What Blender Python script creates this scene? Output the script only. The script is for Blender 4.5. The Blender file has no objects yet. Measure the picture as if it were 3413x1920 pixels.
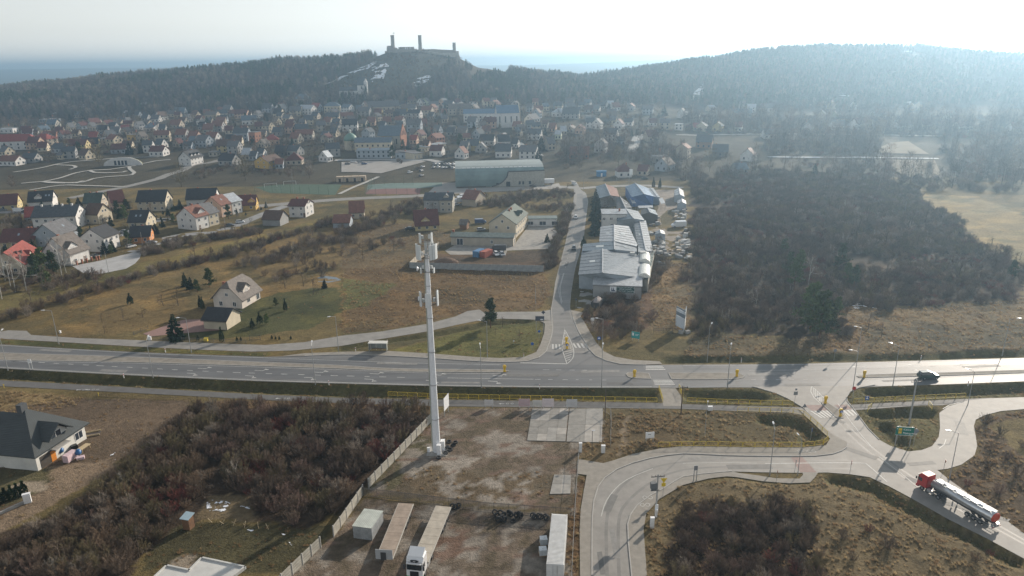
import bpy,math,random
import numpy as np
from mathutils import Vector,Matrix
from mathutils.geometry import tessellate_polygon
random.seed(11)
rng = np.random.default_rng(11)
R = math.radians
sc = bpy.context.scene
col = sc.collection

# ------------------------------------------------------------------ camera, sky, sun, exposure
CAMH,FPX,PITCH,ROLL = 70.0,2349.0,R(17.75),R(0.8)
c_f = np.array([0,math.cos(PITCH),-math.sin(PITCH)])
c_r0 = np.array([1.0,0,0]); c_u0 = np.array([0,math.sin(PITCH),math.cos(PITCH)])
c_r = c_r0 * math.cos(ROLL) - c_u0 * math.sin(ROLL)
c_u = c_u0 * math.cos(ROLL) + c_r0 * math.sin(ROLL)
cd = bpy.data.cameras.new('camera'); cam = bpy.data.objects.new('camera',cd); col.objects.link(cam)
cd.sensor_width = 36; cd.lens = 36 * FPX / 3413; cd.clip_start = 0.5; cd.clip_end = 30000
mw = Matrix.Identity(4)
for i in range(3):
    mw[i][0] = c_r[i]; mw[i][1] = c_u[i]; mw[i][2] = -c_f[i]
mw[2][3] = CAMH
cam.matrix_world = mw
sc.camera = cam

SUN_AZ,SUN_EL = R(40),R(20)          # azimuth from +Y towards +X
world = bpy.data.worlds.new('World'); sc.world = world; world.use_nodes = True
nt = world.node_tree; nt.nodes.clear()
wo = nt.nodes.new('ShaderNodeOutputWorld'); bg = nt.nodes.new('ShaderNodeBackground')
sky = nt.nodes.new('ShaderNodeTexSky'); sky.sky_type = 'NISHITA'; sky.sun_disc = False
sky.sun_elevation = SUN_EL; sky.sun_rotation = SUN_AZ
sky.air_density = 1.2; sky.dust_density = 0.25; sky.ozone_density = 1.5; sky.altitude = 250
hs = nt.nodes.new('ShaderNodeHueSaturation'); hs.inputs['Saturation'].default_value = 0.2
nt.links.new(sky.outputs[0],hs.inputs['Color'])
nt.links.new(hs.outputs[0],bg.inputs['Color']); bg.inputs['Strength'].default_value = 0.12
nt.links.new(bg.outputs[0],wo.inputs['Surface'])
sd = bpy.data.lights.new('sun','SUN'); sun = bpy.data.objects.new('sun',sd); col.objects.link(sun)
sd.energy = 5.0; sd.angle = R(0.6); sd.color = (1.0,0.88,0.74)
sdir = Vector((math.sin(SUN_AZ) * math.cos(SUN_EL),math.cos(SUN_AZ) * math.cos(SUN_EL),math.sin(SUN_EL)))
sun.rotation_euler = sdir.to_track_quat('Z','Y').to_euler()
sun.location = (200,250,200)
sc.view_settings.view_transform = 'Standard'; sc.view_settings.look = 'None'
sc.view_settings.gamma = 1.0; sc.view_settings.exposure = 0.36; sc.view_settings.use_curve_mapping = False
sc.render.engine = 'CYCLES'
cy = sc.cycles
cy.use_denoising = True
cy.max_bounces = 5; cy.diffuse_bounces = 2; cy.glossy_bounces = 2; cy.transmission_bounces = 3; cy.transparent_max_bounces = 6
cy.volume_bounces = 0
cy.caustics_reflective = False; cy.caustics_refractive = False
cy.sample_clamp_indirect = 6.0

# ------------------------------------------------------------------ survey points: photo crops used as map sheets
S1,S2 = 2576 / 1138,2576 / 569
SHEET = dict(A=(0,0,S1),B=(1138,0,S1),C=(2276,0,S1),D=(0,600,S1),E=(1138,500,S1),J=(2276,600,S1),
             G=(0,1280,S1),H=(1138,1280,S1),I=(2276,1280,S1),L=(0,1000,S1),M=(1138,1000,S1),N=(2276,1000,S1),
             a=(1850,560,S2),b=(1850,780,S2),c=(0,600,S2),d=(500,600,S2),
             t1=(0,330,S2),t2=(569,330,S2),t3=(1138,330,S2),t4=(1707,330,S2),t5=(2276,330,S2),t6=(2845,330,S2),
             Z=(0,0,2576 / 3413))

def ray(s,x,y):
    ox,oy,k = SHEET[s]
    return c_f + c_r * ((ox + x / k - 1706.5) / FPX) - c_u * ((oy + y / k - 960) / FPX)

# ------------------------------------------------------------------ relief of the land
_lat = rng.random((256,256))
def vnoise(x,y,s):
    u = np.asarray(x,float) / s; v = np.asarray(y,float) / s
    i = np.floor(u).astype(int); j = np.floor(v).astype(int); fu = u - i; fv = v - j
    fu = fu * fu * (3 - 2 * fu); fv = fv * fv * (3 - 2 * fv)
    i &= 255; j &= 255; i1 = (i + 1) & 255; j1 = (j + 1) & 255
    return (_lat[i,j] * (1 - fu) + _lat[i1,j] * fu) * (1 - fv) + (_lat[i,j1] * (1 - fu) + _lat[i1,j1] * fu) * fv
def fnoise(x,y,s):
    return (vnoise(x,y,s) * .55 + vnoise(x + 37,y + 11,s * .47) * .3 + vnoise(x + 5,y + 71,s * .2) * .15)

RIDGE = []
for zx,zy,Y,tr in [(-420,245,1300,13),(0,209,1200,13),(250,181,1180,14),(500,160,1130,14),(700,140,1080,14),(850,132,1050,14),
                      (930,135,1030,6),(975,131,1020,0),(1060,127,1020,0),(1150,143,1020,0),(1200,150,1030,10),(1290,162,1060,13),
                      (1400,174,1090,13),(1460,182,1120,13),(1520,178,1150,13),(1700,150,1150,13),(1900,120,1150,13),
                      (2100,105,1150,13),(2300,108,1150,13),(2450,122,1150,13),(2576,130,1150,13),(3000,190,1150,13)]:
    d = ray('Z',zx,zy); t = Y / d[1]
    RIDGE.append((d[0] * t,Y,CAMH + d[2] * t - tr))
RIDGE = np.array(RIDGE)
def sstep(t):
    t = np.clip(t,0,1); return t * t * (3 - 2 * t)
def foot(X):
    fy = 800 + 60 * sstep((-X - 150) / 400) - 10 * sstep((X - 200) / 300)
    fz = 12 + 12 * np.exp(-((X + 40) / 300.) ** 2)
    return fy,fz
def relief(X,Y):
    X = np.asarray(X,float); Y = np.asarray(Y,float)
    fy,fz = foot(X)
    ry = np.interp(X,RIDGE[:,0],RIDGE[:,1]); rz = np.interp(X,RIDGE[:,0],RIDGE[:,2])
    out = np.abs(X) - 1150
    rz = rz * (1 - sstep(out / 900))
    t = np.clip((Y - 430) / (fy - 430),0,1)
    z = fz * t ** 1.4
    s = np.clip((Y - fy) / (ry - fy),0,1)
    z = z + (rz - fz) * (.45 * s + .55 * sstep(s)) * (s > 0)
    b = sstep((Y - ry) / 500)
    z = z * (1 - b) + 8 * b
    z = z + 62 * np.exp(-((Y - 6200) / 1500.) ** 2) * (.6 + .8 * vnoise(X,Y,1900)) * sstep((Y - 2500) / 1500)
    z = z + np.where(Y > 480,(fnoise(X,Y,60) - .5) * 3.0 * sstep((Y - 480) / 100),0)
    return z

def at(s,x,y):
    d = ray(s,x,y)
    t = -CAMH / d[2] if d[2] < 0 else 4000.
    if t * d[1] < 425: return Vector((d[0] * t,d[1] * t,0))
    lo = 300.; t = 400. / d[1]
    while t < 2500:
        if CAMH + d[2] * t < float(relief(d[0] * t,d[1] * t)): break
        lo = t; t += 4
    hi = t
    for _ in range(14):
        m = (lo + hi) / 2
        if CAMH + d[2] * m < float(relief(d[0] * m,d[1] * m)): hi = m
        else: lo = m
    return Vector((d[0] * hi,d[1] * hi,float(relief(d[0] * hi,d[1] * hi))))
def pts(s,*xy):
    return [at(s,x,y) for x,y in xy]
def path(*groups):
    out = []
    for g in groups: out += pts(g[0],*g[1:])
    return out

# ------------------------------------------------------------------ materials
MATS = {}
def lin(c): return tuple(c) + (1,)
def mat(name,c,rough=.8,metal=0.,var=.25,scale=1.5,bump=0.,bscale=None,c2=None,wave=None,wdist=.02,spec=.5,coat=0.,stretch=(1,1,1),emit=None):
    if name in MATS: return MATS[name]
    m = bpy.data.materials.new(name); m.use_nodes = True; n = m.node_tree.nodes; l = m.node_tree.links
    b = n['Principled BSDF']; b.inputs['Roughness'].default_value = rough; b.inputs['Metallic'].default_value = metal
    b.inputs['Specular IOR Level'].default_value = spec; b.inputs['Coat Weight'].default_value = coat
    tc = n.new('ShaderNodeTexCoord'); mp = n.new('ShaderNodeMapping'); mp.inputs['Scale'].default_value = stretch
    l.new(tc.outputs['Object'],mp.inputs['Vector'])
    nz = n.new('ShaderNodeTexNoise'); nz.inputs['Scale'].default_value = scale; nz.inputs['Detail'].default_value = 6; nz.inputs['Roughness'].default_value = .62
    l.new(mp.outputs[0],nz.inputs['Vector'])
    rp = n.new('ShaderNodeValToRGB'); e = rp.color_ramp.elements
    c2 = c2 or tuple(min(1,v * (1 + var)) for v in c)
    e[0].position = .32; e[1].position = .68
    e[0].color = lin([v * (1 - var) for v in c]); e[1].color = lin(c2)
    l.new(nz.outputs['Fac'],rp.inputs['Fac']); l.new(rp.outputs[0],b.inputs['Base Color'])
    last = None
    if bump:
        n2 = n.new('ShaderNodeTexNoise'); n2.inputs['Scale'].default_value = bscale or scale * 6; n2.inputs['Detail'].default_value = 4
        l.new(mp.outputs[0],n2.inputs['Vector'])
        bp = n.new('ShaderNodeBump'); bp.inputs['Strength'].default_value = .8; bp.inputs['Distance'].default_value = bump
        l.new(n2.outputs['Fac'],bp.inputs['Height']); last = bp
    if wave:                        # (axis, waves per metre): ribbed sheet, tile courses
        wv = n.new('ShaderNodeTexWave'); wv.wave_type = 'BANDS'; wv.bands_direction = wave[0]; wv.inputs['Scale'].default_value = wave[1] * math.pi / 10 * 2 / 2
        wv.inputs['Distortion'].default_value = wave[2] if len(wave) > 2 else 0.0; wv.inputs['Detail'].default_value = 1
        l.new(tc.outputs['Object'],wv.inputs['Vector'])
        bp = n.new('ShaderNodeBump'); bp.inputs['Strength'].default_value = 1; bp.inputs['Distance'].default_value = wdist
        l.new(wv.outputs['Fac'],bp.inputs['Height'])
        if last: l.new(last.outputs[0],bp.inputs['Normal'])
        last = bp
    if last: l.new(last.outputs[0],b.inputs['Normal'])
    if emit:
        b.inputs['Emission Color'].default_value = lin(emit[:3]); b.inputs['Emission Strength'].default_value = emit[3]
    MATS[name] = m
    return m
def plain(name,c,**k): return mat(name,c,var=k.pop('var',.08),**k)

GLASS = plain('window_glass',(.03,.04,.055),rough=.08,spec=.8)
WHITE = plain('white_paint',(.78,.79,.8),rough=.5)
FRAME = plain('window_frame_white',(.75,.75,.74),rough=.5)
STEEL = plain('galvanised_steel',(.46,.48,.5),rough=.45,metal=.6)
DARK = plain('dark_metal',(.05,.05,.055),rough=.5)
RUBBER = plain('rubber',(.018,.018,.02),rough=.85)
YELLOW = plain('yellow_paint',(.62,.46,.03),rough=.55)
CONC = mat('concrete',(.34,.33,.31),rough=.9,var=.2,scale=1.2,bump=.01)
BRICKC = mat('brick_chimney',(.3,.12,.07),rough=.9,wave=('Z',6),wdist=.01)

# ------------------------------------------------------------------ mesh helpers
class MB:
    def __init__(s): s.v = []; s.f = []; s.m = []
    def add(s,vs,fs,mi=0):
        o = len(s.v); s.v += [tuple(v) for v in vs]; s.f += [tuple(i + o for i in f) for f in fs]; s.m += [mi] * len(fs); return s
    def box(s,x0,x1,y0,y1,z0,z1,mi=0):
        return s.add([(x0,y0,z0),(x1,y0,z0),(x1,y1,z0),(x0,y1,z0),(x0,y0,z1),(x1,y0,z1),(x1,y1,z1),(x0,y1,z1)],
                     [(0,3,2,1),(4,5,6,7),(0,1,5,4),(1,2,6,5),(2,3,7,6),(3,0,4,7)],mi)
    def cbox(s,c,d,mi=0,rz=0,ry=0):
        M = Matrix.Translation(c) @ Matrix.Rotation(rz,4,'Z') @ Matrix.Rotation(ry,4,'Y')
        hx,hy,hz_ = d[0] / 2,d[1] / 2,d[2] / 2
        vs = [M @ Vector(v) for v in ((-hx,-hy,-hz_),(hx,-hy,-hz_),(hx,hy,-hz_),(-hx,hy,-hz_),(-hx,-hy,hz_),(hx,-hy,hz_),(hx,hy,hz_),(-hx,hy,hz_))]
        return s.add(vs,[(0,3,2,1),(4,5,6,7),(0,1,5,4),(1,2,6,5),(2,3,7,6),(3,0,4,7)],mi)
    def loft(s,rings,cap=True,mi=0,closed=True):
        n = len(rings[0]); vs = [p for r in rings for p in r]; fs = []
        for k in range(len(rings) - 1):
            for i in range(n if closed else n - 1):
                j = (i + 1) % n; fs.append((k * n + i,k * n + j,(k + 1) * n + j,(k + 1) * n + i))
        if cap:
            fs.append(tuple(range(n - 1,-1,-1))); fs.append(tuple((len(rings) - 1) * n + i for i in range(n)))
        return s.add(vs,fs,mi)
    def prism(s,prof,x0,x1,axis='X',mi=0):     # profile (a,b) swept along an axis
        g = {'X': lambda t,a,b: (t,a,b),'Y': lambda t,a,b: (a,t,b),'Z': lambda t,a,b: (a,b,t)}[axis]
        return s.loft([[g(x0,a,b) for a,b in prof],[g(x1,a,b) for a,b in prof]],mi=mi)
    def tube(s,p,q,r0,r1=None,n=6,mi=0,cap=True):
        p = Vector(p); q = Vector(q); r1 = r0 if r1 is None else r1
        d = (q - p).normalized(); a = d.orthogonal().normalized(); b = d.cross(a)
        rg = lambda c,r: [c + (a * math.cos(2 * math.pi * i / n) + b * math.sin(2 * math.pi * i / n)) * r for i in range(n)]
        return s.loft([rg(p,r0),rg(q,r1)],cap=cap,mi=mi)
    def wheel(s,c,r,w,axis='Y',n=14,mi=0,hub=None):
        c = Vector(c); d = Vector((0,1,0)) if axis == 'Y' else Vector((1,0,0))
        a = Vector((0,0,1)); b = d.cross(a)
        prof = [(-.5,.55),(-.5,.9),(-.36,1),(.36,1),(.5,.9),(.5,.55)]
        rings = [[c + d * (t * w) + (a * math.cos(2 * math.pi * i / n) + b * math.sin(2 * math.pi * i / n)) * (r * k) for i in range(n)] for t,k in prof]
        s.loft(rings,cap=hub is None,mi=mi)
        if hub is not None:
            s.loft([[c + d * (t * w) + (a * math.cos(2 * math.pi * i / n) + b * math.sin(2 * math.pi * i / n)) * (r * .56) for i in range(n)] for t in (-.42,.42)],mi=hub)
        return s
    def data(s,name,mats):
        me = bpy.data.meshes.new(name); me.from_pydata(s.v,[],s.f)
        for m in (mats if isinstance(mats,(list,tuple)) else [mats]): me.materials.append(m)
        if any(s.m): me.polygons.foreach_set('material_index',s.m)
        me.update(); return me
    def build(s,name,mats,parent=None,smooth=False):
        me = s.data(name,mats)
        if smooth: me.shade_smooth()
        return put(name,me,parent)
def put(name,me,parent=None,loc=None,rz=0.,scale=None):
    o = bpy.data.objects.new(name,me); col.objects.link(o)
    if parent: o.parent = parent
    if loc is not None: o.location = loc
    if rz: o.rotation_euler = (0,0,rz)
    if scale is not None: o.scale = (scale,) * 3 if not hasattr(scale,'__len__') else scale
    return o
def tag(o,label,cat,group=None):
    o['label'] = label; o['category'] = cat
    if group: o['group'] = group
    return o
def thing(name,label,cat,loc,rz=0.,group=None):
    o = bpy.data.objects.new(name,None); col.objects.link(o); o.location = loc; o.rotation_euler = (0,0,rz); o.empty_display_size = .5
    return tag(o,label,cat,group)
def struct(o,kind='structure'):
    o['kind'] = kind; return o
def copy_tree(o,parent=None):
    c = o.copy(); col.objects.link(c)
    if parent: c.parent = parent
    for ch in o.children: copy_tree(ch,c)
    return c
def sheet(name,poly,z,m,parent=None,kind='structure',follow=False):
    P = [Vector((p[0],p[1],0)) for p in poly]
    tri = tessellate_polygon([P])
    area = sum((P[i].x * P[(i + 1) % len(P)].y - P[(i + 1) % len(P)].x * P[i].y) for i in range(len(P)))
    fs = []
    for t in tri:
        a,b,c = t
        if (P[b] - P[a]).cross(P[c] - P[a]).z < 0: t = (a,c,b)
        fs.append(tuple(t))
    zz = (lambda p: float(relief(p.x,p.y)) + z) if follow else (lambda p: z)
    mb = MB(); mb.add([(p.x,p.y,zz(p)) for p in P],fs)
    o = mb.build(name,m,parent)
    if kind: struct(o,kind)
    return o
def resample(poly,step,smooth=True):
    P = [Vector((p[0],p[1],0)) for p in poly]; out = []
    for i in range(len(P) - 1):
        p0 = P[max(i - 1,0)]; p1 = P[i]; p2 = P[i + 1]; p3 = P[min(i + 2,len(P) - 1)]
        n = max(1,int((p2 - p1).length / step))
        for k in range(n):
            t = k / n
            if smooth: out.append(.5 * ((2 * p1) + (p2 - p0) * t + (2 * p0 - 5 * p1 + 4 * p2 - p3) * t * t + (3 * p1 - p0 - 3 * p2 + p3) * t ** 3))
            else: out.append(p1.lerp(p2,t))
    out.append(P[-1]); return out
def offset_line(P,d):
    out = []
    for i in range(len(P)):
        t = (P[min(i + 1,len(P) - 1)] - P[max(i - 1,0)]).normalized()
        out.append(P[i] + Vector((-t.y,t.x,0)) * d)
    return out
def strip(name,line,w,z,m,parent=None,step=4,kind='structure',follow=False,mb=None):
    L = resample(line,step); a = offset_line(L,w / 2); b = offset_line(L,-w / 2); n = len(L)
    f = (lambda p: float(relief(p.x,p.y)) + z) if follow else (lambda p: z)
    own = mb is None; mb = mb or MB()
    mb.add([(p.x,p.y,f(p)) for p in a] + [(p.x,p.y,f(p)) for p in b],[(n + i,n + i + 1,i + 1,i) for i in range(n - 1)])
    if own:
        o = mb.build(name,m,parent)
        if kind: struct(o,kind)
        return o
def kerb_line(name,line,m,h=.12,w=.18,z0=0.,step=2.5,parent=None):
    L = resample(line,step); a = offset_line(L,w / 2); b = offset_line(L,-w / 2)
    mb = MB(); mb.loft([[(p.x,p.y,z0 - .05),(q.x,q.y,z0 - .05),(q.x,q.y,z0 + h),(p.x,p.y,z0 + h)] for p,q in zip(a,b)])
    return struct(mb.build(name,m,parent))
def inpoly(X,Y,poly):
    ins = np.zeros(X.shape,bool); n = len(poly)
    for i in range(n):
        x1,y1 = poly[i][0],poly[i][1]; x2,y2 = poly[(i + 1) % n][0],poly[(i + 1) % n][1]
        if y1 == y2: continue
        c = ((y1 > Y) != (y2 > Y)) & (X < (x2 - x1) * (Y - y1) / (y2 - y1) + x1)
        ins ^= c
    return ins
def dline(X,Y,line):
    d = np.full(X.shape,1e9)
    for i in range(len(line) - 1):
        ax,ay = line[i][0],line[i][1]; bx,by = line[i + 1][0] - ax,line[i + 1][1] - ay
        t = np.clip(((X - ax) * bx + (Y - ay) * by) / max(bx * bx + by * by,1e-6),0,1)
        d = np.minimum(d,np.hypot(X - ax - t * bx,Y - ay - t * by))
    return d
# ------------------------------------------------------------------ surveyed lines on the ground
def ext(P,a=0.,b=0.):
    P = list(P)
    if a: P.insert(0,P[0] + (P[0] - P[1]).normalized() * a)
    if b: P.append(P[-1] + (P[-1] - P[-2]).normalized() * b)
    return P
main_n = ext(path(('L',(0,335),(500,366),(1000,392),(1500,412),(2000,429),(2300,424),(2576,414)),
                  ('M',(300,421),(660,440),(900,456),(1140,469),(1300,469),(1400,464),(1490,435),(1545,390),(1575,340),(1600,330),(1860,345),(1880,385),(1930,430),(2000,460),(2100,483),(2300,490)),
                  ('N',(0,488),(600,486),(1000,479),(1300,471),(1800,458),(2200,448),(2576,437))),60,60)
main_s = ext(path(('L',(0,514),(500,542),(1000,568),(1500,592),(2000,613),(2576,630)),('M',(600,646),(1200,656),(1800,661),(2380,662)),
                  ('N',(0,663),(300,660),(500,661),(900,672),(1260,690),(1330,662),(1500,651),(1900,640),(2150,631),(2576,614))),60,60)
MAIN = main_n + main_s[::-1]
side_w = path(('M',(1545,390),(1575,330),(1590,250),(1587,150),(1582,60)),('E',(1595,1120),(1612,1000),(1650,850),(1690,700),(1718,560),(1745,440),(1755,340),(1750,260),(1700,190),(1610,120),(1545,85),(1525,62)))
side_e = path(('M',(1885,400),(1840,320),(1790,240),(1745,130)),('E',(1725,1190),(1733,1080),(1760,914),(1782,833),(1810,734),(1832,634),(1850,486),(1863,386),(1845,326),(1807,300),(1776,246),(1677,151),(1590,80),(1560,60)))
SIDE = side_w + side_e[::-1]
fr_n = ext(path(('L',(0,240),(60,229),(200,233),(235,264),(600,288),(960,300),(1400,318),(1700,330),(2000,340),(2300,318),(2576,270)),('M',(300,238),(650,180),(860,125),(950,84),(1040,72),(1075,95),(1200,90),(1500,88),(1600,70))),60)
fr_s = ext(path(('L',(0,292),(500,320),(1000,350),(1500,375),(1900,390),(2200,382),(2576,347)),('M',(250,303),(650,237),(880,186),(1050,152),(1200,141),(1540,151),(1600,155))),60)
FRONT = fr_n + fr_s[::-1]
bike_n = ext(path(('L',(0,605),(1000,660),(2000,715),(2576,738)),('M',(700,752),(1400,762),(2400,777)),('N',(0,786),(500,800),(900,810))),60)
bike_s = ext(path(('L',(0,650),(1000,701),(2000,755),(2576,778)),('M',(700,801),(1400,809),(2000,816),(2576,822)),('N',(400,838),(800,850),(900,868))),60)
BIKE = bike_n + bike_s[::-1]
LINKP = path(('M',(2392,658),(2515,658),(2560,720),(2576,800),(2430,800)))
PATHE = ext(path(('N',(1285,790),(1700,768),(2100,748),(2350,738))),2) + path(('N',(2200,760),(1950,795),(1800,795),(1400,825),(1300,832)))
diag_l = ext(path(('N',(520,655)),('I',(560,28),(700,70),(790,110),(850,145),(905,178),(980,250),(1060,330),(1130,390),(1215,435),(1300,560),(1400,700),(1550,770),(1700,850),(2000,1020),(2300,1170),(2576,1320))),0,50)
diag_r = ext(path(('N',(1480,648)),('I',(1450,8),(1330,28),(1260,60),(1235,100),(1240,130),(1290,190),(1340,260),(1400,340),(1480,420),(1560,465),(1760,570),(1920,650),(2000,715),(2200,860),(2400,1000),(2576,1130))),0,50)
DIAG = diag_l + diag_r[::-1]
loop_i = ext(path(('I',(1500,440),(1560,465),(1700,510),(1800,500),(1880,470),(1930,400),(1940,330),(1935,220),(2000,170),(2150,125),(2300,110),(2576,100))),0,60)
loop_o = ext(path(('I',(1760,575),(1920,650),(2000,640),(2100,610),(2200,540),(2220,470),(2210,400),(2195,320),(2210,270),(2280,235),(2400,205),(2576,190))),0,60)
LOOP = loop_i + loop_o[::-1]
serv_o = ext(path(('I',(1240,455),(1235,480),(1200,505),(1130,530),(1000,545),(700,547),(300,540),(0,527)),('H',(2330,562),(2200,597),(2080,645),(1985,712),(1935,780),(1905,880),(1893,1000),(1890,1200),(1890,1449))),0,40)
serv_i = ext(path(('I',(1420,705),(1260,682),(1090,669),(900,672),(600,668),(370,661),(150,680),(0,702)),('H',(2440,785),(2330,845),(2230,920),(2180,990),(2160,1060),(2165,1200),(2180,1350),(2190,1449))),0,40)
SERV = serv_o + serv_i[::-1] + path(('I',(1300,560)))
SWALK_O = path(('I',(1240,440),(1215,430),(1130,385),(1060,325),(980,245),(900,185),(870,190),(920,240),(1000,315),(1060,372),(1110,415),(1080,465),(900,482),(480,480),(0,472)),
               ('H',(2400,490),(2200,530),(2050,580),(1975,600),(1790,570),(1780,680),(1850,690),(1830,800),(1805,950),(1797,1100),(1800,1449))) 
SWALK_O = ext(SWALK_O,0,40) + serv_o[::-1][:-1]
SWALK_I = serv_i[6:] + ext(path(('H',(2305,1449),(2290,1250),(2280,1100),(2300,980),(2400,870)),('I',(0,765),(200,715),(330,700),(400,705),(600,737),(800,752),(960,746),(1000,702),(1020,672),(905,674),(905,690),(880,717),(700,714),(560,692),(420,674),(380,664))),40)
SWALK_W = path(('L',(2576,394)),('M',(340,386),(700,408),(1000,432),(1200,441),(1380,432),(1470,395),(1500,340),(1530,250),(1535,180),(1500,160),(1600,155),(1590,250),(1575,330),(1545,390),(1490,435),(1400,464),(1300,469),(1140,469),(900,456),(660,440),(300,421)),('L',(2576,414),(2300,424),(2120,427),(2300,404)))
SWALK_E = path(('M',(1745,130),(1790,240),(1840,320),(1870,375),(1920,425),(2000,460),(2100,484),(2300,490),(2420,486),(2400,466),(2200,455),(2060,430),(1980,390),(1920,320),(1850,200),(1805,120)),('E',(1830,1230),(1760,1215),(1730,1210)))
MEDIAN_W = ext(path(('L',(0,400),(1000,432),(2000,472),(2576,496)),('M',(300,515),(600,523),(1220,529),(1262,538))),60) + ext(path(('L',(0,455),(1000,471),(2000,501),(2576,519)),('M',(300,534),(600,543),(1235,547))),60)[::-1]
MEDIAN_M = path(('M',(2148,562),(2165,549),(2250,548),(2318,555),(2336,597),(2200,592),(2165,582)))
MEDIAN_R = path(('M',(2468,552),(2576,552)),('N',(300,552),(430,558),(466,578),(440,594),(300,600),(0,600)),('M',(2490,598)))
MEDIAN_E = ext(path(('N',(1312,578),(1400,566),(2000,550),(2576,531))),0,60) + ext(path(('N',(1330,587),(2000,570),(2576,550))),0,60)[::-1]
REFUGE = path(('I',(1045,138),(1062,128),(1085,136),(1190,208),(1218,240),(1210,258),(1180,262),(1150,248),(1060,162)))
REFUGE_M = path(('M',(1670,355),(1685,335),(1722,335),(1732,355),(1728,375),(1680,378)))
YARD = path(('E',(860,715),(1090,660),(1300,720),(1420,560),(1590,570),(1640,640),(1560,745),(1250,760),(1240,790),(820,790),(780,760)))
LOT_UP = path(('H',(760,210),(840,190),(1440,175),(1975,185),(1970,440),(1800,440),(1780,700),(1760,975),(200,830),(440,560),(680,290)))
LOT_LOW = ext(path(('H',(160,870),(1750,990),(1740,1449))),0,30) + ext(path(('H',(0,1080),(-400,1449))),0,30)[::-1]
PADS = path(('H',(1440,186),(1975,186),(1965,442),(1690,435),(1400,428)))
PAD2 = path(('H',(1605,684),(1733,690),(1728,828),(1572,832)))
DRIVE_H = path(('L',(1080,255),(1270,185),(1380,150),(1530,145),(1545,200),(1700,225),(1400,250),(1140,275)))
CUL = path(('c',(1090,1300),(1500,1220),(1900,1120),(2150,1060),(2110,1180),(2040,1260),(1900,1340),(1500,1420),(1250,1400)))
ESTR = path(('c',(1990,1090),(2300,1000),(2576,930)),('d',(280,870),(600,820),(900,790),(1200,730),(1500,600),(1750,500),(1900,440),(2060,390)))
XROAD = path(('E',(-700,430),(0,372),(600,345),(850,320),(1200,300),(1500,275),(1780,285)))
XROAD2 = path(('E',(1800,290),(2000,275),(2300,268),(2576,285)))
NROAD = path(('D',(520,140),(760,90),(1000,40),(1220,-15)),('t1',(2400,1200),(2576,1130)),('t2',(150,1090),(330,1000),(600,960),(800,910),(960,900)))
HALLYARD = path(('E',(300,215),(560,115),(860,100),(880,290),(1520,270),(1640,250),(1660,290),(850,330),(650,325),(760,220)))
PARK2 = path(('B',(0,1225),(360,1215),(560,1210),(640,1220),(300,1310),(120,1300),(0,1300)))
PITCH = path(('t2',(1270,1330),(1700,1290),(2576,1290)),('t3',(0,1300)),('t2',(2480,1449),(1500,1420)))
PITCH_R = path(('E',(190,300),(330,292),(600,290),(590,335),(180,332)))
PITCH_B = path(('E',(200,262),(760,225),(760,272),(600,290),(190,300)))
YARD_F = path(('b',(390,820),(560,820),(570,960),(740,960),(800,1060),(560,1080),(480,1140),(330,1120)))
YARD_A = path(('a',(1560,330),(1800,330),(1850,620),(1690,640),(1560,760),(1640,900),(1700,960),(1950,960),(2000,1250),(1750,1300),(1460,1120),(1430,900),(1560,600),(1480,330)))
FIELD = path(('J',(1760,112),(1900,110),(2200,125),(2400,190),(2576,270)),('N',(2700,-300)),('J',(2600,660),(2480,590),(2240,450),(2090,350),(2020,260),(1890,200),(1800,150)))
THICKET = path(('J',(66,20),(66,600),(70,1150),(400,1165),(880,1190),(1120,1160),(1250,1010),(1700,960),(2100,930),(2576,900),(2576,680),(2240,490),(2000,270),(1780,140),(1740,60),(1300,-20),(600,-60)))

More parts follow.
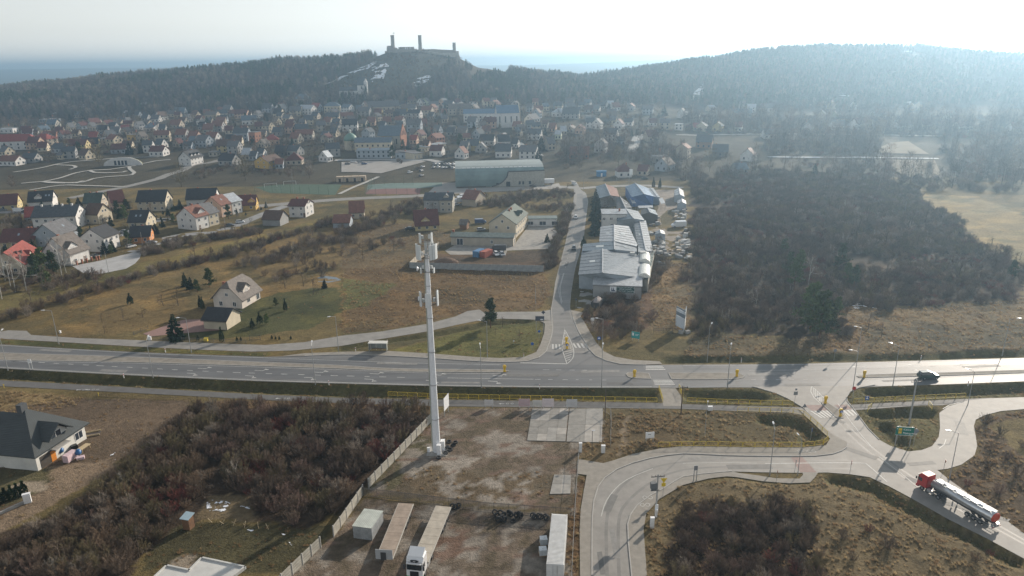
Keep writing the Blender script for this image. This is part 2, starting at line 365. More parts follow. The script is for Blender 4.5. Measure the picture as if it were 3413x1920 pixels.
# paint order: later wins.  (polygon, colour, roughness of the surface in metres, edge raggedness)
OLIVE,DRY,STRAW,LAWN,DIRT,SCRUB,TAN,VERGE = (.17,.13,.055),(.20,.135,.068),(.27,.20,.105),(.09,.09,.035),(.20,.155,.115),(.085,.06,.04),(.31,.24,.12),(.115,.11,.038)
ZONES = [
    (path(('D',(-400,1200),(0,900),(1000,640),(2576,250),(2576,1000),(0,1240))),(.205,.145,.062),.1,3),
    (path(('D',(0,880),(1000,640),(1700,480),(2300,330),(2576,230),(2576,290),(1700,540),(700,800),(0,1000))),(.185,.15,.055),.08,2),
    (path(('D',(1830,960),(2100,850),(2560,800),(2560,1000),(2350,1120),(1850,1190),(1300,1200),(1300,1150))),LAWN,.05,1.5),
    (path(('E',(0,900),(650,860),(1540,920),(1580,1130),(1500,1205),(1050,1210),(880,1240),(500,1330),(0,1390))),DRY,.22,2),
    (path(('E',(0,560),(560,560),(830,640),(720,870),(500,870),(0,900))),(.21,.155,.085),.15,2),
    (path(('E',(700,790),(1560,750),(1540,900),(520,870))),(.17,.115,.075),.2,1),
    (path(('E',(0,960),(300,1000),(420,1020),(200,1180),(0,1200))),(.13,.13,.05),.08,2),
    (path(('M',(340,388),(700,300),(1060,185),(1400,140),(1535,180),(1500,340),(1470,395),(1380,432),(1100,442),(700,410))),(.15,.14,.045),.06,.5),
    (path(('M',(0,345),(700,238),(1060,160),(1400,145),(1060,190),(700,290),(340,388),(0,392))),(.11,.095,.045),.1,.5),
    (path(('b',(560,1080),(1300,850),(2050,400),(2060,1449),(450,1449),(380,1240))),(.16,.10,.06),.25,1.5),
    (path(('b',(1520,450),(1980,440),(2060,700),(2060,1449),(1400,1449))),(.26,.185,.10),.2,1),
    (path(('M',(1810,120),(1860,200),(1990,390),(2070,430),(2420,470),(2576,485),(2576,420),(2000,340))),(.14,.115,.05),.12,.5),
    (THICKET,SCRUB,.2,3),
    (path(('J',(70,1160),(880,1195),(1120,1165),(1250,1010),(1700,960),(2100,930),(2700,890),(2700,1290),(1300,1330),(0,1340))),(.19,.145,.078),.35,1),
    (path(('J',(1180,950),(1500,970),(1500,1100),(1250,1280),(1050,1290))),(.25,.17,.09),.3,2),
    (FIELD,TAN,.05,.6),
    (path(('L',(-200,300),(0,297),(1000,355),(1900,395),(2050,400),(2000,426),(1000,388),(0,332),(-200,310))),VERGE,.08,.3),
    (path(('L',(-200,515),(0,516),(1000,570),(2000,615),(2576,632)),('M',(1200,658),(2390,664),(2420,775),(700,750)),('L',(2576,738),(1000,660),(0,605),(-200,590))),(.12,.105,.042),.12,.3),
    (path(('N',(0,665),(520,664),(640,690),(800,750),(900,805),(500,798),(0,785))),(.125,.112,.042),.1,.3),
    (path(('N',(1235,760),(1240,710),(1300,672),(1500,655),(2150,635),(2700,610),(2700,720),(2150,745),(1280,790))),(.125,.112,.042),.1,.3),
    (path(('I',(1310,200),(1400,190),(1850,165),(1930,215),(1938,330),(1925,400),(1870,470),(1800,495),(1700,505),(1570,462),(1480,415),(1400,335))),(.145,.125,.05),.12,.3),
    (path(('I',(0,205),(800,215),(900,245),(1000,320),(1105,415),(1080,460),(900,475),(0,470)),('H',(2380,480),(2100,540),(2050,300),(2040,180))),(.18,.14,.07),.18,.5),
    (path(('H',(1790,450),(2050,240),(2576,230),(2576,460),(2200,525),(1980,590),(1800,565))),(.185,.135,.07),.2,.5),
    (path(('H',(2160,240),(2200,230),(2150,330),(2170,450),(2110,540),(2095,530),(2120,420),(2110,330))),(.30,.235,.16),.03,.3),
    (ext(path(('I',(0,760),(400,720),(700,755),(960,755),(1040,690),(1400,715),(1560,790),(2000,1035),(2576,1340))),0,60) + ext(path(('H',(2400,880),(2310,980),(2300,1449))),0,40)[::-1],(.215,.165,.09),.35,.6),
    (ext(path(('I',(0,920),(200,870),(700,920),(1000,980),(1020,1150),(1100,1449))),0,30) + ext(path(('H',(2500,1100),(2450,1449))),0,30)[::-1],SCRUB,.3,1.5),
    (ext(path(('I',(1380,695),(1480,760),(1700,870),(2000,1040),(2576,1345))),0,50) + ext(path(('I',(1280,700),(1450,800),(1650,930),(1900,1060),(2400,1300))),0,50)[::-1],(.10,.085,.045),.1,.4),
    (ext(path(('I',(2230,260),(2580,200))),0,60) + ext(path(('I',(1990,690),(2100,620),(2210,545),(2230,470),(2210,330)),),0,0)[::-1] + [at('I',2000,720)] + ext(path(('I',(2000,720),(2576,1125))),0,60),(.155,.11,.065),.35,.5),
    (path(('G',(-500,20),(0,50),(640,100),(560,180),(250,300),(0,400),(-500,700))),(.30,.215,.105),.3,.5),
    (path(('G',(-500,700),(0,200),(560,110),(1450,125),(1280,330),(1000,520),(700,720),(300,950),(-400,1300))),(.165,.12,.08),.1,.8),
    (path(('G',(300,640),(850,560),(900,610),(600,800),(250,1000),(-200,1250),(-300,1160),(0,1000),(350,790))),(.27,.20,.135),.06,.8),
    (path(('G',(-300,700),(0,640),(380,640),(330,780),(0,950),(-300,1050))),(.12,.105,.055),.08,.8),
    (path(('G',(40,790),(180,730),(330,740),(340,800),(100,830))),(.34,.28,.21),.05,.6),
    (path(('G',(1500,150),(2576,140),(2576,980),(2300,1100),(1600,1000),(1400,1100),(1050,1320),(900,1500),(-300,1500),(0,1150),(500,960),(1000,570),(1280,350)),('H',(0,960))),SCRUB,.25,1.5),
    (path(('H',(0,100),(680,160),(680,290),(180,800),(-20,1000))),SCRUB,.25,.4),
    (path(('G',(1560,130),(2576,130)),('H',(690,160),(680,230),(0,180)),('G',(1700,230))),(.22,.15,.085),.25,.8),
    (path(('G',(1560,830),(1740,800),(1900,920),(1950,1030),(1480,1040))),(.24,.185,.11),.15,1),
    (path(('G',(1350,1070),(1500,1050),(2480,1080),(2300,1449),(1850,1449),(1500,1340),(1050,1420),(1100,1300))),(.085,.075,.038),.12,.8),
    (path(('G',(1270,1340),(1400,1290),(1500,1300),(1430,1430),(1250,1400))),(.35,.29,.22),.08,.6),
    (LOT_UP,DIRT,.05,.4),(LOT_LOW,(.2,.158,.118),.05,.4),
    (path(('H',(180,800),(680,290),(740,400),(560,700),(420,830))),(.13,.115,.065),.08,.8),
    (path(('H',(760,600),(1000,660),(1600,660),(1760,760),(1760,970),(1200,900),(800,860),(400,800),(500,660))),(.16,.12,.075),.08,1.5),
    (path(('H',(800,950),(1560,1010),(1560,1090),(1100,1160),(1000,1060),(840,1010))),(.12,.10,.085),.06,.8),
    (path(('H',(560,1160),(760,1060),(1000,1160),(960,1300),(700,1330))),(.2,.13,.095),.05,1),
    (path(('H',(1705,990),(1800,700),(1850,700),(1800,1000),(1790,1500),(1690,1500))),(.19,.12,.065),.2,.3),
]
ROADPOLYS = [MAIN,SIDE,FRONT,BIKE,LINKP,PATHE,DIAG,LOOP,SERV,SWALK_O,SWALK_I,SWALK_W,SWALK_E,PADS,PAD2,DRIVE_H,YARD,CUL]
DITCHES = [  # line, half width, depth
    (ext(path(('L',(0,553),(1000,608),(2000,660),(2576,682)),('M',(700,698),(1400,706),(2330,712))),60),3.1,1.5),
    (path(('N',(70,716),(300,716),(560,728))),3.0,1.4),
    (ext(path(('N',(1440,690),(1800,682),(2150,678),(2576,662))),0,60),3.0,1.4),
    (ext(path(('M',(2480,462)),('N',(0,448),(1000,436),(2000,420),(2576,400))),0,60),2.6,1.1),
    (path(('I',(1470,215),(1600,208),(1850,215))),3.0,1.4),(path(('I',(1530,320),(1590,400),(1640,430))),2.6,1.2),
    (path(('I',(640,270),(780,278),(900,310),(960,370),(950,420))),2.8,1.3),
    (path(('M',(0,368),(400,300),(700,262),(1000,205),(1060,180),(1400,158))),1.8,.8),
    (path(('I',(1150,720),(1450,780),(1560,870),(1750,950),(2050,1090),(2500,1320))),2.2,1.0),
    (path(('M',(2576,600),(2560,600))),.1,.0),
]

# ------------------------------------------------------------------ the ground sheet
def geo(a,b,n): return list(np.geomspace(a,b,n))
xs = sorted(set(np.round(np.concatenate([np.arange(-175,175,.85),np.arange(-420,-175,3.2),np.arange(175,420,3.2),np.arange(-1200,-420,12),np.arange(420,1200,12),[-v for v in geo(1200,9000,16)],geo(1200,9000,16)]),3)))
ys = sorted(set(np.round(np.concatenate([np.arange(-80,70,7),np.arange(70,240,.85),np.arange(240,440,1.7),np.arange(440,1280,7),geo(1280,9500,34)]),3)))
GX,GY = np.meshgrid(np.array(xs),np.array(ys))
GZ = relief(GX,GY)
COLR = np.zeros(GX.shape + (3,)); COLR[:] = OLIVE
ROUGH = np.full(GX.shape,.12)
far = GY > 430
f1 = fnoise(GX,GY,45)[...,None]
COLR = np.where(far[...,None],np.array((.085,.072,.045)) * (.6 + .8 * f1),COLR)
fy_,_ = foot(GX)
COLR[(GY > fy_ - 10)] = (.075,.06,.042)
COLR[GY > 1500] = (.09,.085,.055)
COLR[inpoly(GX,GY,path(('B',(-40,700),(0,590),(120,500),(330,410),(500,380),(880,380),(900,470),(760,560),(700,640),(430,700),(260,720),(180,750))))] = (.085,.08,.058)
wx = (fnoise(GX + 900,GY,5) - .5); wy = (fnoise(GX,GY + 700,5) - .5)
for poly,c,r,rag in ZONES:
    k = inpoly(GX + wx * rag * 3,GY + wy * rag * 3,poly)
    COLR[k] = c; ROUGH[k] = r
n1 = fnoise(GX + 50,GY,9)[...,None]; n2 = fnoise(GX,GY + 90,2.2)[...,None]
COLR *= np.where(ROUGH > .13,.66,.8)[...,None] * (.55 + .55 * n1 + .36 * n2)
near = (GY < 320) & (GY > 60)
lot = inpoly(GX,GY,LOT_UP) | inpoly(GX,GY,LOT_LOW)
q1 = fnoise(GX + 11,GY + 5,6); q2 = fnoise(GX + 300,GY,2.6); q3 = fnoise(GX * .35 + 60,GY,1.6)
COLR = np.where((lot & (q1 * .5 + q2 * .5 > .545))[...,None],np.array((.24,.212,.178)) * (.75 + .5 * n2),COLR)
COLR = np.where((lot & (q1 * .45 + q2 * .55 < .425))[...,None],np.array((.115,.092,.062)) * (.75 + .5 * n2),COLR)
COLR = np.where((lot & (q3 > .70))[...,None],np.array((.18,.125,.095)) * (.8 + .4 * n2),COLR)
meadow = (GY > 165) & (GY < 430) & ~lot  # sunlit variation painted into the meadow colour as lighter and darker patches
COLR = np.where((meadow & (fnoise(GX + 77,GY,11) > .57))[...,None],COLR * np.array((1.25,1.18,1.05)),COLR)
COLR = np.where((meadow & (fnoise(GX,GY + 177,14) < .41))[...,None],COLR * np.array((.72,.78,.8)),COLR)
rg = np.where(near,((fnoise(GX * .8,GY,3.4) - .45) * 2.2 + (fnoise(GX * .7 + 40,GY * 1.2,1.9) - .5) * 1.5) * ROUGH,0)
flat = np.zeros(GX.shape,bool)
for P in ROADPOLYS:
    for dx,dy in ((0,0),(.8,0),(-.8,0),(0,.8),(0,-.8)):
        flat |= inpoly(GX + dx,GY + dy,P)
GZ += np.where(flat,-.03,rg)
nn = near & ~flat
for line,hw,dep in DITCHES:
    if dep <= 0: continue
    d = dline(GX,GY,line)
    prof = np.clip((hw - d) / (hw * .75),0,1)
    GZ -= dep * prof * np.where(flat,0,1)
    COLR = np.where(((prof > .12) & ~flat)[...,None],np.array((.095,.085,.036)) * (.7 + .6 * n2),COLR)
ny,nx = GX.shape
me = bpy.data.meshes.new('ground')
me.vertices.add(nx * ny); me.vertices.foreach_set('co',np.stack([GX,GY,GZ],-1).astype(np.float32).ravel())
idx = np.arange(nx * ny).reshape(ny,nx)
q = np.stack([idx[:-1,:-1],idx[:-1,1:],idx[1:,1:],idx[1:,:-1]],-1).reshape(-1,4)
me.loops.add(q.size); me.loops.foreach_set('vertex_index',q.astype(np.int32).ravel())
me.polygons.add(len(q)); me.polygons.foreach_set('loop_start',np.arange(0,q.size,4,dtype=np.int32)); me.polygons.foreach_set('loop_total',np.full(len(q),4,np.int32))
ca = me.color_attributes.new('soil','FLOAT_COLOR','POINT')
ca.data.foreach_set('color',np.concatenate([COLR,np.ones(GX.shape + (1,))],-1).astype(np.float32).ravel())
me.update(calc_edges=True); me.validate(); me.shade_smooth()
gm = bpy.data.materials.new('ground_soil'); gm.use_nodes = True
n = gm.node_tree.nodes; l = gm.node_tree.links; b = n['Principled BSDF']
b.inputs['Roughness'].default_value = .95; b.inputs['Specular IOR Level'].default_value = .15
at_ = n.new('ShaderNodeAttribute'); at_.attribute_name = 'soil'
tc = n.new('ShaderNodeTexCoord')
def nz_(scale,det=5,rough=.65):
    k = n.new('ShaderNodeTexNoise'); k.inputs['Scale'].default_value = scale; k.inputs['Detail'].default_value = det; k.inputs['Roughness'].default_value = rough
    l.new(tc.outputs['Object'],k.inputs['Vector']); return k
a1 = nz_(.9,8,.75); a2 = nz_(.06,3)
mr = n.new('ShaderNodeMapRange'); mr.inputs['From Min'].default_value = .3; mr.inputs['From Max'].default_value = .7; mr.inputs['To Min'].default_value = .55; mr.inputs['To Max'].default_value = 1.5
l.new(a1.outputs['Fac'],mr.inputs['Value'])
mr2 = n.new('ShaderNodeMapRange'); mr2.inputs['From Min'].default_value = .35; mr2.inputs['From Max'].default_value = .65; mr2.inputs['To Min'].default_value = .88; mr2.inputs['To Max'].default_value = 1.12
l.new(a2.outputs['Fac'],mr2.inputs['Value'])
mu = n.new('ShaderNodeMath'); mu.operation = 'MULTIPLY'; l.new(mr.outputs[0],mu.inputs[0]); l.new(mr2.outputs[0],mu.inputs[1])
vm = n.new('ShaderNodeVectorMath'); vm.operation = 'SCALE'; l.new(at_.outputs['Color'],vm.inputs[0]); l.new(mu.outputs[0],vm.inputs['Scale'])
l.new(vm.outputs[0],b.inputs['Base Color'])
bp = n.new('ShaderNodeBump'); bp.inputs['Strength'].default_value = .9; bp.inputs['Distance'].default_value = .4
a3 = nz_(2.6,5,.7); l.new(a3.outputs['Fac'],bp.inputs['Height']); l.new(bp.outputs[0],b.inputs['Normal'])
me.materials.append(gm)
ground = struct(put('ground',me))

# ------------------------------------------------------------------ paved surfaces
ASPH = mat('asphalt',(.135,.134,.133),rough=.62,var=.2,scale=.35,bump=.006,bscale=30,spec=.45,stretch=(.25,1,1))
ASPH2 = mat('asphalt_pale',(.24,.228,.21),rough=.68,var=.16,scale=.4,bump=.006,bscale=30,spec=.4)
ASPH3 = mat('asphalt_path',(.12,.116,.112),rough=.72,var=.14,scale=.6,bump=.005,bscale=30,spec=.35)
PAVE = mat('paving',(.26,.24,.21),rough=.8,var=.14,scale=.9,bump=.006,bscale=12,spec=.3)
SAND = mat('median_paving',(.23,.21,.18),rough=.85,var=.2,scale=.6,bump=.006,bscale=12,spec=.3)
KERB = mat('kerb_stone',(.36,.35,.33),rough=.85,var=.12)
LINE = mat('marking_white',(.48,.48,.46),rough=.65,var=.2,scale=2.5)
REDP = mat('red_paving',(.27,.19,.17),rough=.8,var=.16,scale=.8)
road = sheet('road',MAIN,.030,ASPH)
sheet('side_road',SIDE,.034,ASPH2); sheet('frontage_road',FRONT,.026,ASPH2)
sheet('cycle_path',BIKE,.02,ASPH3); sheet('path',LINKP,.026,PAVE); sheet('path',PATHE,.022,ASPH3)
sheet('junction_road',DIAG,.038,ASPH2); sheet('slip_road',LOOP,.042,ASPH2); sheet('service_road',SERV,.046,ASPH2)
sheet('pavement',SWALK_O,.10,PAVE); sheet('pavement',SWALK_I,.10,PAVE); sheet('pavement',SWALK_W,.12,PAVE); sheet('pavement',SWALK_E,.12,PAVE)
for P in (MEDIAN_W,MEDIAN_M,MEDIAN_R,MEDIAN_E): sheet('median_pavement',P,.11,SAND)
for P in (MEDIAN_M,MEDIAN_R,REFUGE,REFUGE_M): kerb_line('kerb',P + [P[0]],KERB,h=.135)
sheet('refuge_pavement',REFUGE,.13,SAND); sheet('refuge_pavement',REFUGE_M,.13,SAND)
h1 = len(MEDIAN_W) // 2
kerb_line('kerb',MEDIAN_W[:h1 + 1],KERB,h=.13); kerb_line('kerb',MEDIAN_W[h1 + 1:],KERB,h=.13)
kerb_line('kerb',MEDIAN_E[:5],KERB,h=.13); kerb_line('kerb',MEDIAN_E[5:],KERB,h=.13)
kerb_line('kerb',serv_o[:-1],KERB,h=.12,z0=.04); kerb_line('kerb',serv_i[5:],KERB,h=.12,z0=.04)
kerb_line('kerb',main_n[6:16],KERB,h=.13,z0=.02); kerb_line('kerb',path(('M',(1745,130),(1790,240),(1840,320),(1870,375),(1920,425),(2000,460),(2100,484),(2300,490))),KERB,h=.13,z0=.02)
kerb_line('kerb',main_s[:12],KERB,h=.1,z0=.02)
kerb_line('kerb',diag_l[:7],KERB,h=.1,z0=.02); kerb_line('kerb',diag_r[1:10],KERB,h=.1,z0=.02)
kerb_line('kerb',path(('M',(1545,390),(1590,250),(1587,150),(1582,60))),KERB,h=.13,z0=.02)
GRAVEL = mat('yard_gravel',(.30,.285,.26),rough=.95,var=.22,scale=.5,bump=.02,bscale=5)
sheet('yard',YARD,.03,GRAVEL); sheet('yard',YARD_F,.03,mat('yard_concrete',(.27,.265,.25),rough=.9,var=.2,scale=.4)); sheet('yard',YARD_A,.03,mat('yard_earth',(.21,.175,.14),rough=.95,var=.3,scale=.3))
sheet('drive',DRIVE_H,.03,mat('drive_pavers',(.25,.15,.13),rough=.85,var=.15,scale=2,wave=('X',3),wdist=.004))
sheet('turning_circle_road',CUL,.03,mat('road_snowy',(.38,.38,.38),rough=.8,var=.18,scale=.25))
strip('estate_road',ESTR,6,.03,mat('estate_asphalt',(.24,.24,.24),rough=.8,var=.2,scale=.3))
strip('cross_road',XROAD,8,.03,ASPH2); strip('cross_road',XROAD2,6,.03,ASPH2)
strip('north_road',NROAD,6.5,.12,ASPH2,follow=True)
sheet('car_park',HALLYARD,.035,mat('car_park_paving',(.30,.285,.265),rough=.85,var=.12,scale=.2))
sheet('car_park',PARK2,.25,MATS['car_park_paving'],follow=True)
sheet('sports_pitch',PITCH,.05,mat('pitch_turf',(.035,.075,.04),rough=.9,var=.15,scale=.2),follow=True)
sheet('sports_court',PITCH_B,.04,mat('court_blue_green',(.11,.17,.15),rough=.85,var=.12,scale=.2)); sheet('sports_court',PITCH_R,.045,mat('court_red',(.17,.07,.06),rough=.85,var=.15,scale=.2))
strip('estate_lane',path(('c',(2576,600),(2300,600),(2000,760),(1850,860))),5,.025,MATS['estate_asphalt'])
strip('estate_lane',path(('d',(0,620),(290,600))),6,.025,MATS['estate_asphalt'])
strip('estate_lane',path(('c',(-100,490),(300,480),(450,500))),7,.025,MATS['estate_asphalt'])
# concrete slabs of the two pads: each slab its own piece on its pad
PADM = [mat('slab_%s' % s,c,rough=.9,var=.16,scale=.8,bump=.008) for s,c in (('grey',(.29,.28,.26)),('pale',(.35,.33,.30)),('worn',(.24,.23,.21)))]
def slab_pad(name,quad,nu,nv,z,label):
    t = thing(name,label,'concrete pad',(0,0,0))
    A,B,C,Dd = quad
    for i in range(nu):
        for j in range(nv):
            P = lambda u,v: (A.lerp(B,u)).lerp(Dd.lerp(C,u),v)
            e = .012
            cs = [P((i + e * nu * .2) / nu,(j + e * nv * .2) / nv),P((i + 1 - e * nu * .2) / nu,(j + e * nv * .2) / nv),P((i + 1 - e * nu * .2) / nu,(j + 1 - e * nv * .2) / nv),P((i + e * nu * .2) / nu,(j + 1 - e * nv * .2) / nv)]
            h = z + random.uniform(0,.035)
            MB().loft([[(p.x,p.y,-.02) for p in cs],[(p.x,p.y,h) for p in cs]]).build('slab',random.choice(PADM),t)
    return t
slab_pad('concrete_pad',[PADS[0],at('H',1715,186),at('H',1690,435),PADS[4]],4,5,.06,'pad of cracked pale concrete slabs laid on the fenced dirt lot')
slab_pad('concrete_pad',[at('H',1722,186),PADS[1],PADS[2],at('H',1697,436)],2,2,.05,'smooth grey concrete pad of four large slabs beside the cracked slab pad')
slab_pad('concrete_pad',PAD2,2,2,.06,'small concrete pad beside the roadside fence of the dirt lot')

# ------------------------------------------------------------------ road markings (flat paint)
mk = MB(); ZM = .052
def flat(mb,P,z=ZM):
    mb.add([(p.x,p.y,z) for p in P],[tuple(range(len(P)))])
def dashes(line,on,off,w,z=ZM):
    L = resample(line,.5,True); s = 0; cur = []; acc = 0.
    for i in range(len(L) - 1):
        seg = (L[i + 1] - L[i]).length
        if acc % (on + off) < on: cur.append(L[i])
        elif cur:
            if len(cur) > 1: strip('',cur,w,z,None,mb=mk,step=2)
            cur = []
        acc += seg
lane = ext(path(('L',(290,472),(1000,510),(1700,545),(2576,573)),('M',(600,588))),20)
dashes(lane,2.2,1.8,.2)
strip('',path(('M',(800,589),(1100,594),(1450,599))),.16,ZM,None,mb=mk); dashes(path(('M',(1460,600),(2100,606))),1.6,1.4,.16)
dashes(path(('M',(1520,527),(1900,532))),1.6,1.4,.14)
strip('',ext(path(('L',(40,461),(1000,478),(2000,508),(2576,526)),('M',(600,550),(1200,556))),40),.15,ZM,None,mb=mk)
strip('',ext(path(('L',(0,507),(1000,561),(2000,606),(2576,624)),('M',(600,640),(1200,650),(1800,655),(2340,656))),40),.14,ZM,None,mb=mk)
strip('',ext(path(('L',(0,342),(1000,399),(2000,437),(2576,458)),('M',(600,478),(1200,490))),40),.14,ZM,None,mb=mk)
strip('',path(('M',(1350,475),(1700,483))),.35,ZM,None,mb=mk)
strip('',ext(path(('N',(500,532),(1000,526),(1800,500),(2576,476))),0,40),.14,ZM,None,mb=mk)
strip('',ext(path(('N',(0,495),(1000,487),(1800,466),(2576,445))),0,40),.14,ZM,None,mb=mk)
dashes(path(('N',(400,604),(1000,600),(1300,592))),1.6,1.4,.14)
strip('',ext(path(('N',(1340,600),(2000,582),(2576,562))),0,40),.14,ZM,None,mb=mk)
dashes(ext(path(('N',(1480,512),(2000,497),(2576,478))),0,30),2,4,.14)
def zebra(s,quad,n,z=ZM):
    A,B,C,Dd = pts(s,*quad)
    for i in range(n):
        u0,u1 = (i + .12) / n,(i + .62) / n
        flat(mk,[A.lerp(B,u0),A.lerp(B,u1),Dd.lerp(C,u1),Dd.lerp(C,u0)],z)
zebra('M',((1585,333),(1660,335),(1665,371),(1585,370)),3); zebra('M',((1738,328),(1860,330),(1880,362),(1760,362)),4)
zebra('M',((2296,497),(2296,534),(2450,532),(2420,497)),3); zebra('M',((2350,603),(2365,645),(2520,645),(2490,603)),4)
zebra('I',((955,205),(1100,200),(1160,250),(1040,258)),5,.058); zebra('I',((1200,200),(1290,195),(1335,235),(1250,245)),3,.058)
def outline(s,P,w,z=ZM): strip('',pts(s,*P),w,z,None,mb=mk,step=1.5)
outline('M',((1685,225),(1672,300),(1664,360),(1690,450),(1702,483)),.18); outline('M',((1685,225),(1725,300),(1752,380),(1745,440),(1702,483)),.18)
for k in range(5):
    A = at('M',1676 + k * 3,395 + k * 17); B = at('M',1750 - k * 6,375 + k * 18); strip('',[A,B],.2,ZM,None,mb=mk)
for k in range(3):
    A = at('M',1672 - k * 0,320 - k * 26); B = at('M',1712 - k * 9,300 - k * 26); strip('',[A,B],.2,ZM,None,mb=mk)
outline('I',((972,18),(965,60),(990,105),(1040,150)),.18,.058); outline('I',((972,18),(1020,60),(1065,110)),.18,.058)
for k in range(5):
    strip('',[at('I',985 + k * 14,30 + k * 14),at('I',990 + k * 13,85 + k * 15)],.16,.058,None,mb=mk)
outline('I',((1170,150),(1300,330),(1430,485)),.14,.058)
outline('I',((1480,550),(1700,720),(1780,790)),.14,.058); outline('I',((620,602),(1380,600),(1450,660),(1540,740)),.2,.058)
outline('H',((1960,1000),(2000,880),(2100,760),(2220,690),(2350,640)),.12,.058); outline('I',((0,600),(300,595),(560,600)),.12,.058)
outline('I',((1960,190),(2010,160),(2100,140)),.14,.058); outline('I',((1985,420),(1970,460),(1930,490)),.14,.058)
outline('E',((1665,1150),(1650,1060),(1660,1000),(1680,930)),.14,.058); outline('E',((1660,1160),(1640,1060),(1655,1000),(1675,930)),.12,.058)
dashes(path(('E',(1690,890),(1720,760),(1745,640),(1775,520),(1800,420))),2,4,.12,.058)
def arrow(P,ang,L=3.4,turn=0):
    c,s_ = math.cos(ang),math.sin(ang)
    T = lambda u,v: Vector((P.x + u * c - v * s_,P.y + u * s_ + v * c,0))
    flat(mk,[T(-L / 2,-.1),T(L / 2 - 1.2,-.1),T(L / 2 - 1.2,.1),T(-L / 2,.1)])
    if turn: flat(mk,[T(L / 2 - 1.4,.1),T(L / 2 - 1.2,.1),T(L / 2 - .6,turn * .7),T(L / 2 - .9,turn * .8)] if turn > 0 else [T(L / 2 - 1.2,-.1),T(L / 2 - 1.4,-.1),T(L / 2 - .9,turn * .8),T(L / 2 - .6,turn * .7)])
    k = turn * .75
    flat(mk,[T(L / 2 - 1.2,k - .45),T(L / 2,k),T(L / 2 - 1.2,k + .45)])
rd = (lane[3] - lane[1]); ra = math.atan2(rd.y,rd.x)
for x,y,s,t in ((1540,519,'L',1),(1970,534,'L',1),(2420,548,'L',1),(1460,556,'L',-1),(1900,575,'L',-1),(2345,588,'L',-1),(265,559,'M',1),(225,600,'M',-1),(735,568,'M',1),(690,610,'M',-1),(1195,574,'M',1),(1160,616,'M',-1)):
    arrow(at(s,x,y),ra - .02,turn=t)
for x,y in ((1320,505),(1740,490),(2130,488),(1790,530),(2190,518),(2530,465)): arrow(at('N',x,y),math.pi + .06,L=3.6)
mko = struct(mk.build('road_marking',LINE,road))
LANE = mat('lane_asphalt',(.108,.11,.113),rough=.58,var=.22,scale=.5,bump=.005,bscale=30,spec=.45,stretch=(.12,1,1)); TRK = mat('wheel_track',(.165,.158,.148),rough=.6,var=.25,scale=.7,stretch=(.2,.5,1))
for L,w_,zz,m_ in ((ext(path(('L',(0,372),(1000,414),(2000,452),(2576,474)),('M',(600,497),(1200,507),(1800,512),(2280,512))),50),3.5,.034,LANE),(ext(path(('L',(0,482),(1000,515),(2000,552),(2576,575)),('M',(600,592),(1200,605),(1800,612),(2340,612))),50),5.4,.034,LANE),
                     (ext(path(('N',(0,510),(600,508),(1200,498),(1900,482),(2576,462))),0,50),3.4,.034,LANE),(ext(path(('N',(0,632),(600,630),(1200,630),(1900,612),(2576,588))),0,50),3.4,.034,LANE),
                     (path(('M',(1625,400),(1628,300),(1640,200),(1628,60)),('E',(1650,1050),(1690,850),(1730,680),(1762,540),(1790,420),(1800,330))),2.9,.038,TRK),(path(('M',(1800,390),(1760,290),(1715,190),(1680,60)),('E',(1702,1050),(1735,850),(1772,680),(1806,540),(1830,420),(1830,340))),2.9,.0385,TRK)):
    strip('traffic_lane',L,w_,zz,m_,step=2)
for L,w_,zz in ((path(('I',(1000,80),(1180,300),(1350,470),(1600,660),(1900,850),(2300,1060),(2576,1210))),.5,.042),(path(('I',(1040,75),(1210,280),(1390,450),(1640,640),(1940,830),(2330,1040),(2576,1180))),.5,.042),(path(('I',(1250,575),(900,580),(400,575),(0,590)),('H',(2330,640),(2150,740),(2040,880),(2000,1050),(2000,1300),(2005,1449))),.5,.05),(path(('I',(1300,640),(900,640),(400,625),(0,650)),('H',(2380,720),(2230,820),(2120,940),(2090,1060),(2090,1300),(2095,1449))),.5,.05)):
    strip('wheel_track',L,w_,zz,TRK,step=2)
rp_ = MB()
flat(rp_,pts('I',(920,160),(1060,160),(1120,200),(975,203)),.05); flat(rp_,pts('I',(1140,158),(1240,158),(1280,192),(1190,195)),.05); flat(rp_,pts('I',(815,556),(900,552),(1010,668),(885,668)),.054)
struct(rp_.build('red_crossing_marking',REDP,road))
# bicycle and arrow stencils on the cycle path
bk = MB()
for s,x,y in (('L',650,678),('L',2160,742),('M',1270,783),('G',720,42)):
    P = at(s,x,y)
    for dx in (-.5,.5): 
        for k in range(8):
            a = k * math.pi / 4; b_ = (k + 1) * math.pi / 4
            bk.add([(P.x + dx + math.cos(a) * .32,P.y + math.sin(a) * .32,.026),(P.x + dx + math.cos(b_) * .32,P.y + math.sin(b_) * .32,.026),(P.x + dx + math.cos(b_) * .24,P.y + math.sin(b_) * .24,.026),(P.x + dx + math.cos(a) * .24,P.y + math.sin(a) * .24,.026)],[(0,1,2,3)])
    flat(bk,[P + Vector((-1.9,-.09,0)),P + Vector((-1.2,-.09,0)),P + Vector((-1.2,.09,0)),P + Vector((-1.9,.09,0))],.026)
    flat(bk,[P + Vector((-1.9,-.3,0)),P + Vector((-1.9,.3,0)),P + Vector((-2.4,0,0))][::-1],.026)
for s,x,y in (('H',2310,860),('H',2290,915),('I',900,510),('I',970,510)):
    P = at(s,x,y)
    for dx in (-.45,.45):
        for k in range(8):
            a = k * math.pi / 4; b_ = (k + 1) * math.pi / 4
            bk.add([(P.x + dx + math.cos(a) * .4,P.y + math.sin(a) * .5,.11),(P.x + dx + math.cos(b_) * .4,P.y + math.sin(b_) * .5,.11),(P.x + dx + math.cos(b_) * .32,P.y + math.sin(b_) * .4,.11),(P.x + dx + math.cos(a) * .32,P.y + math.sin(a) * .4,.11)],[(0,1,2,3)])
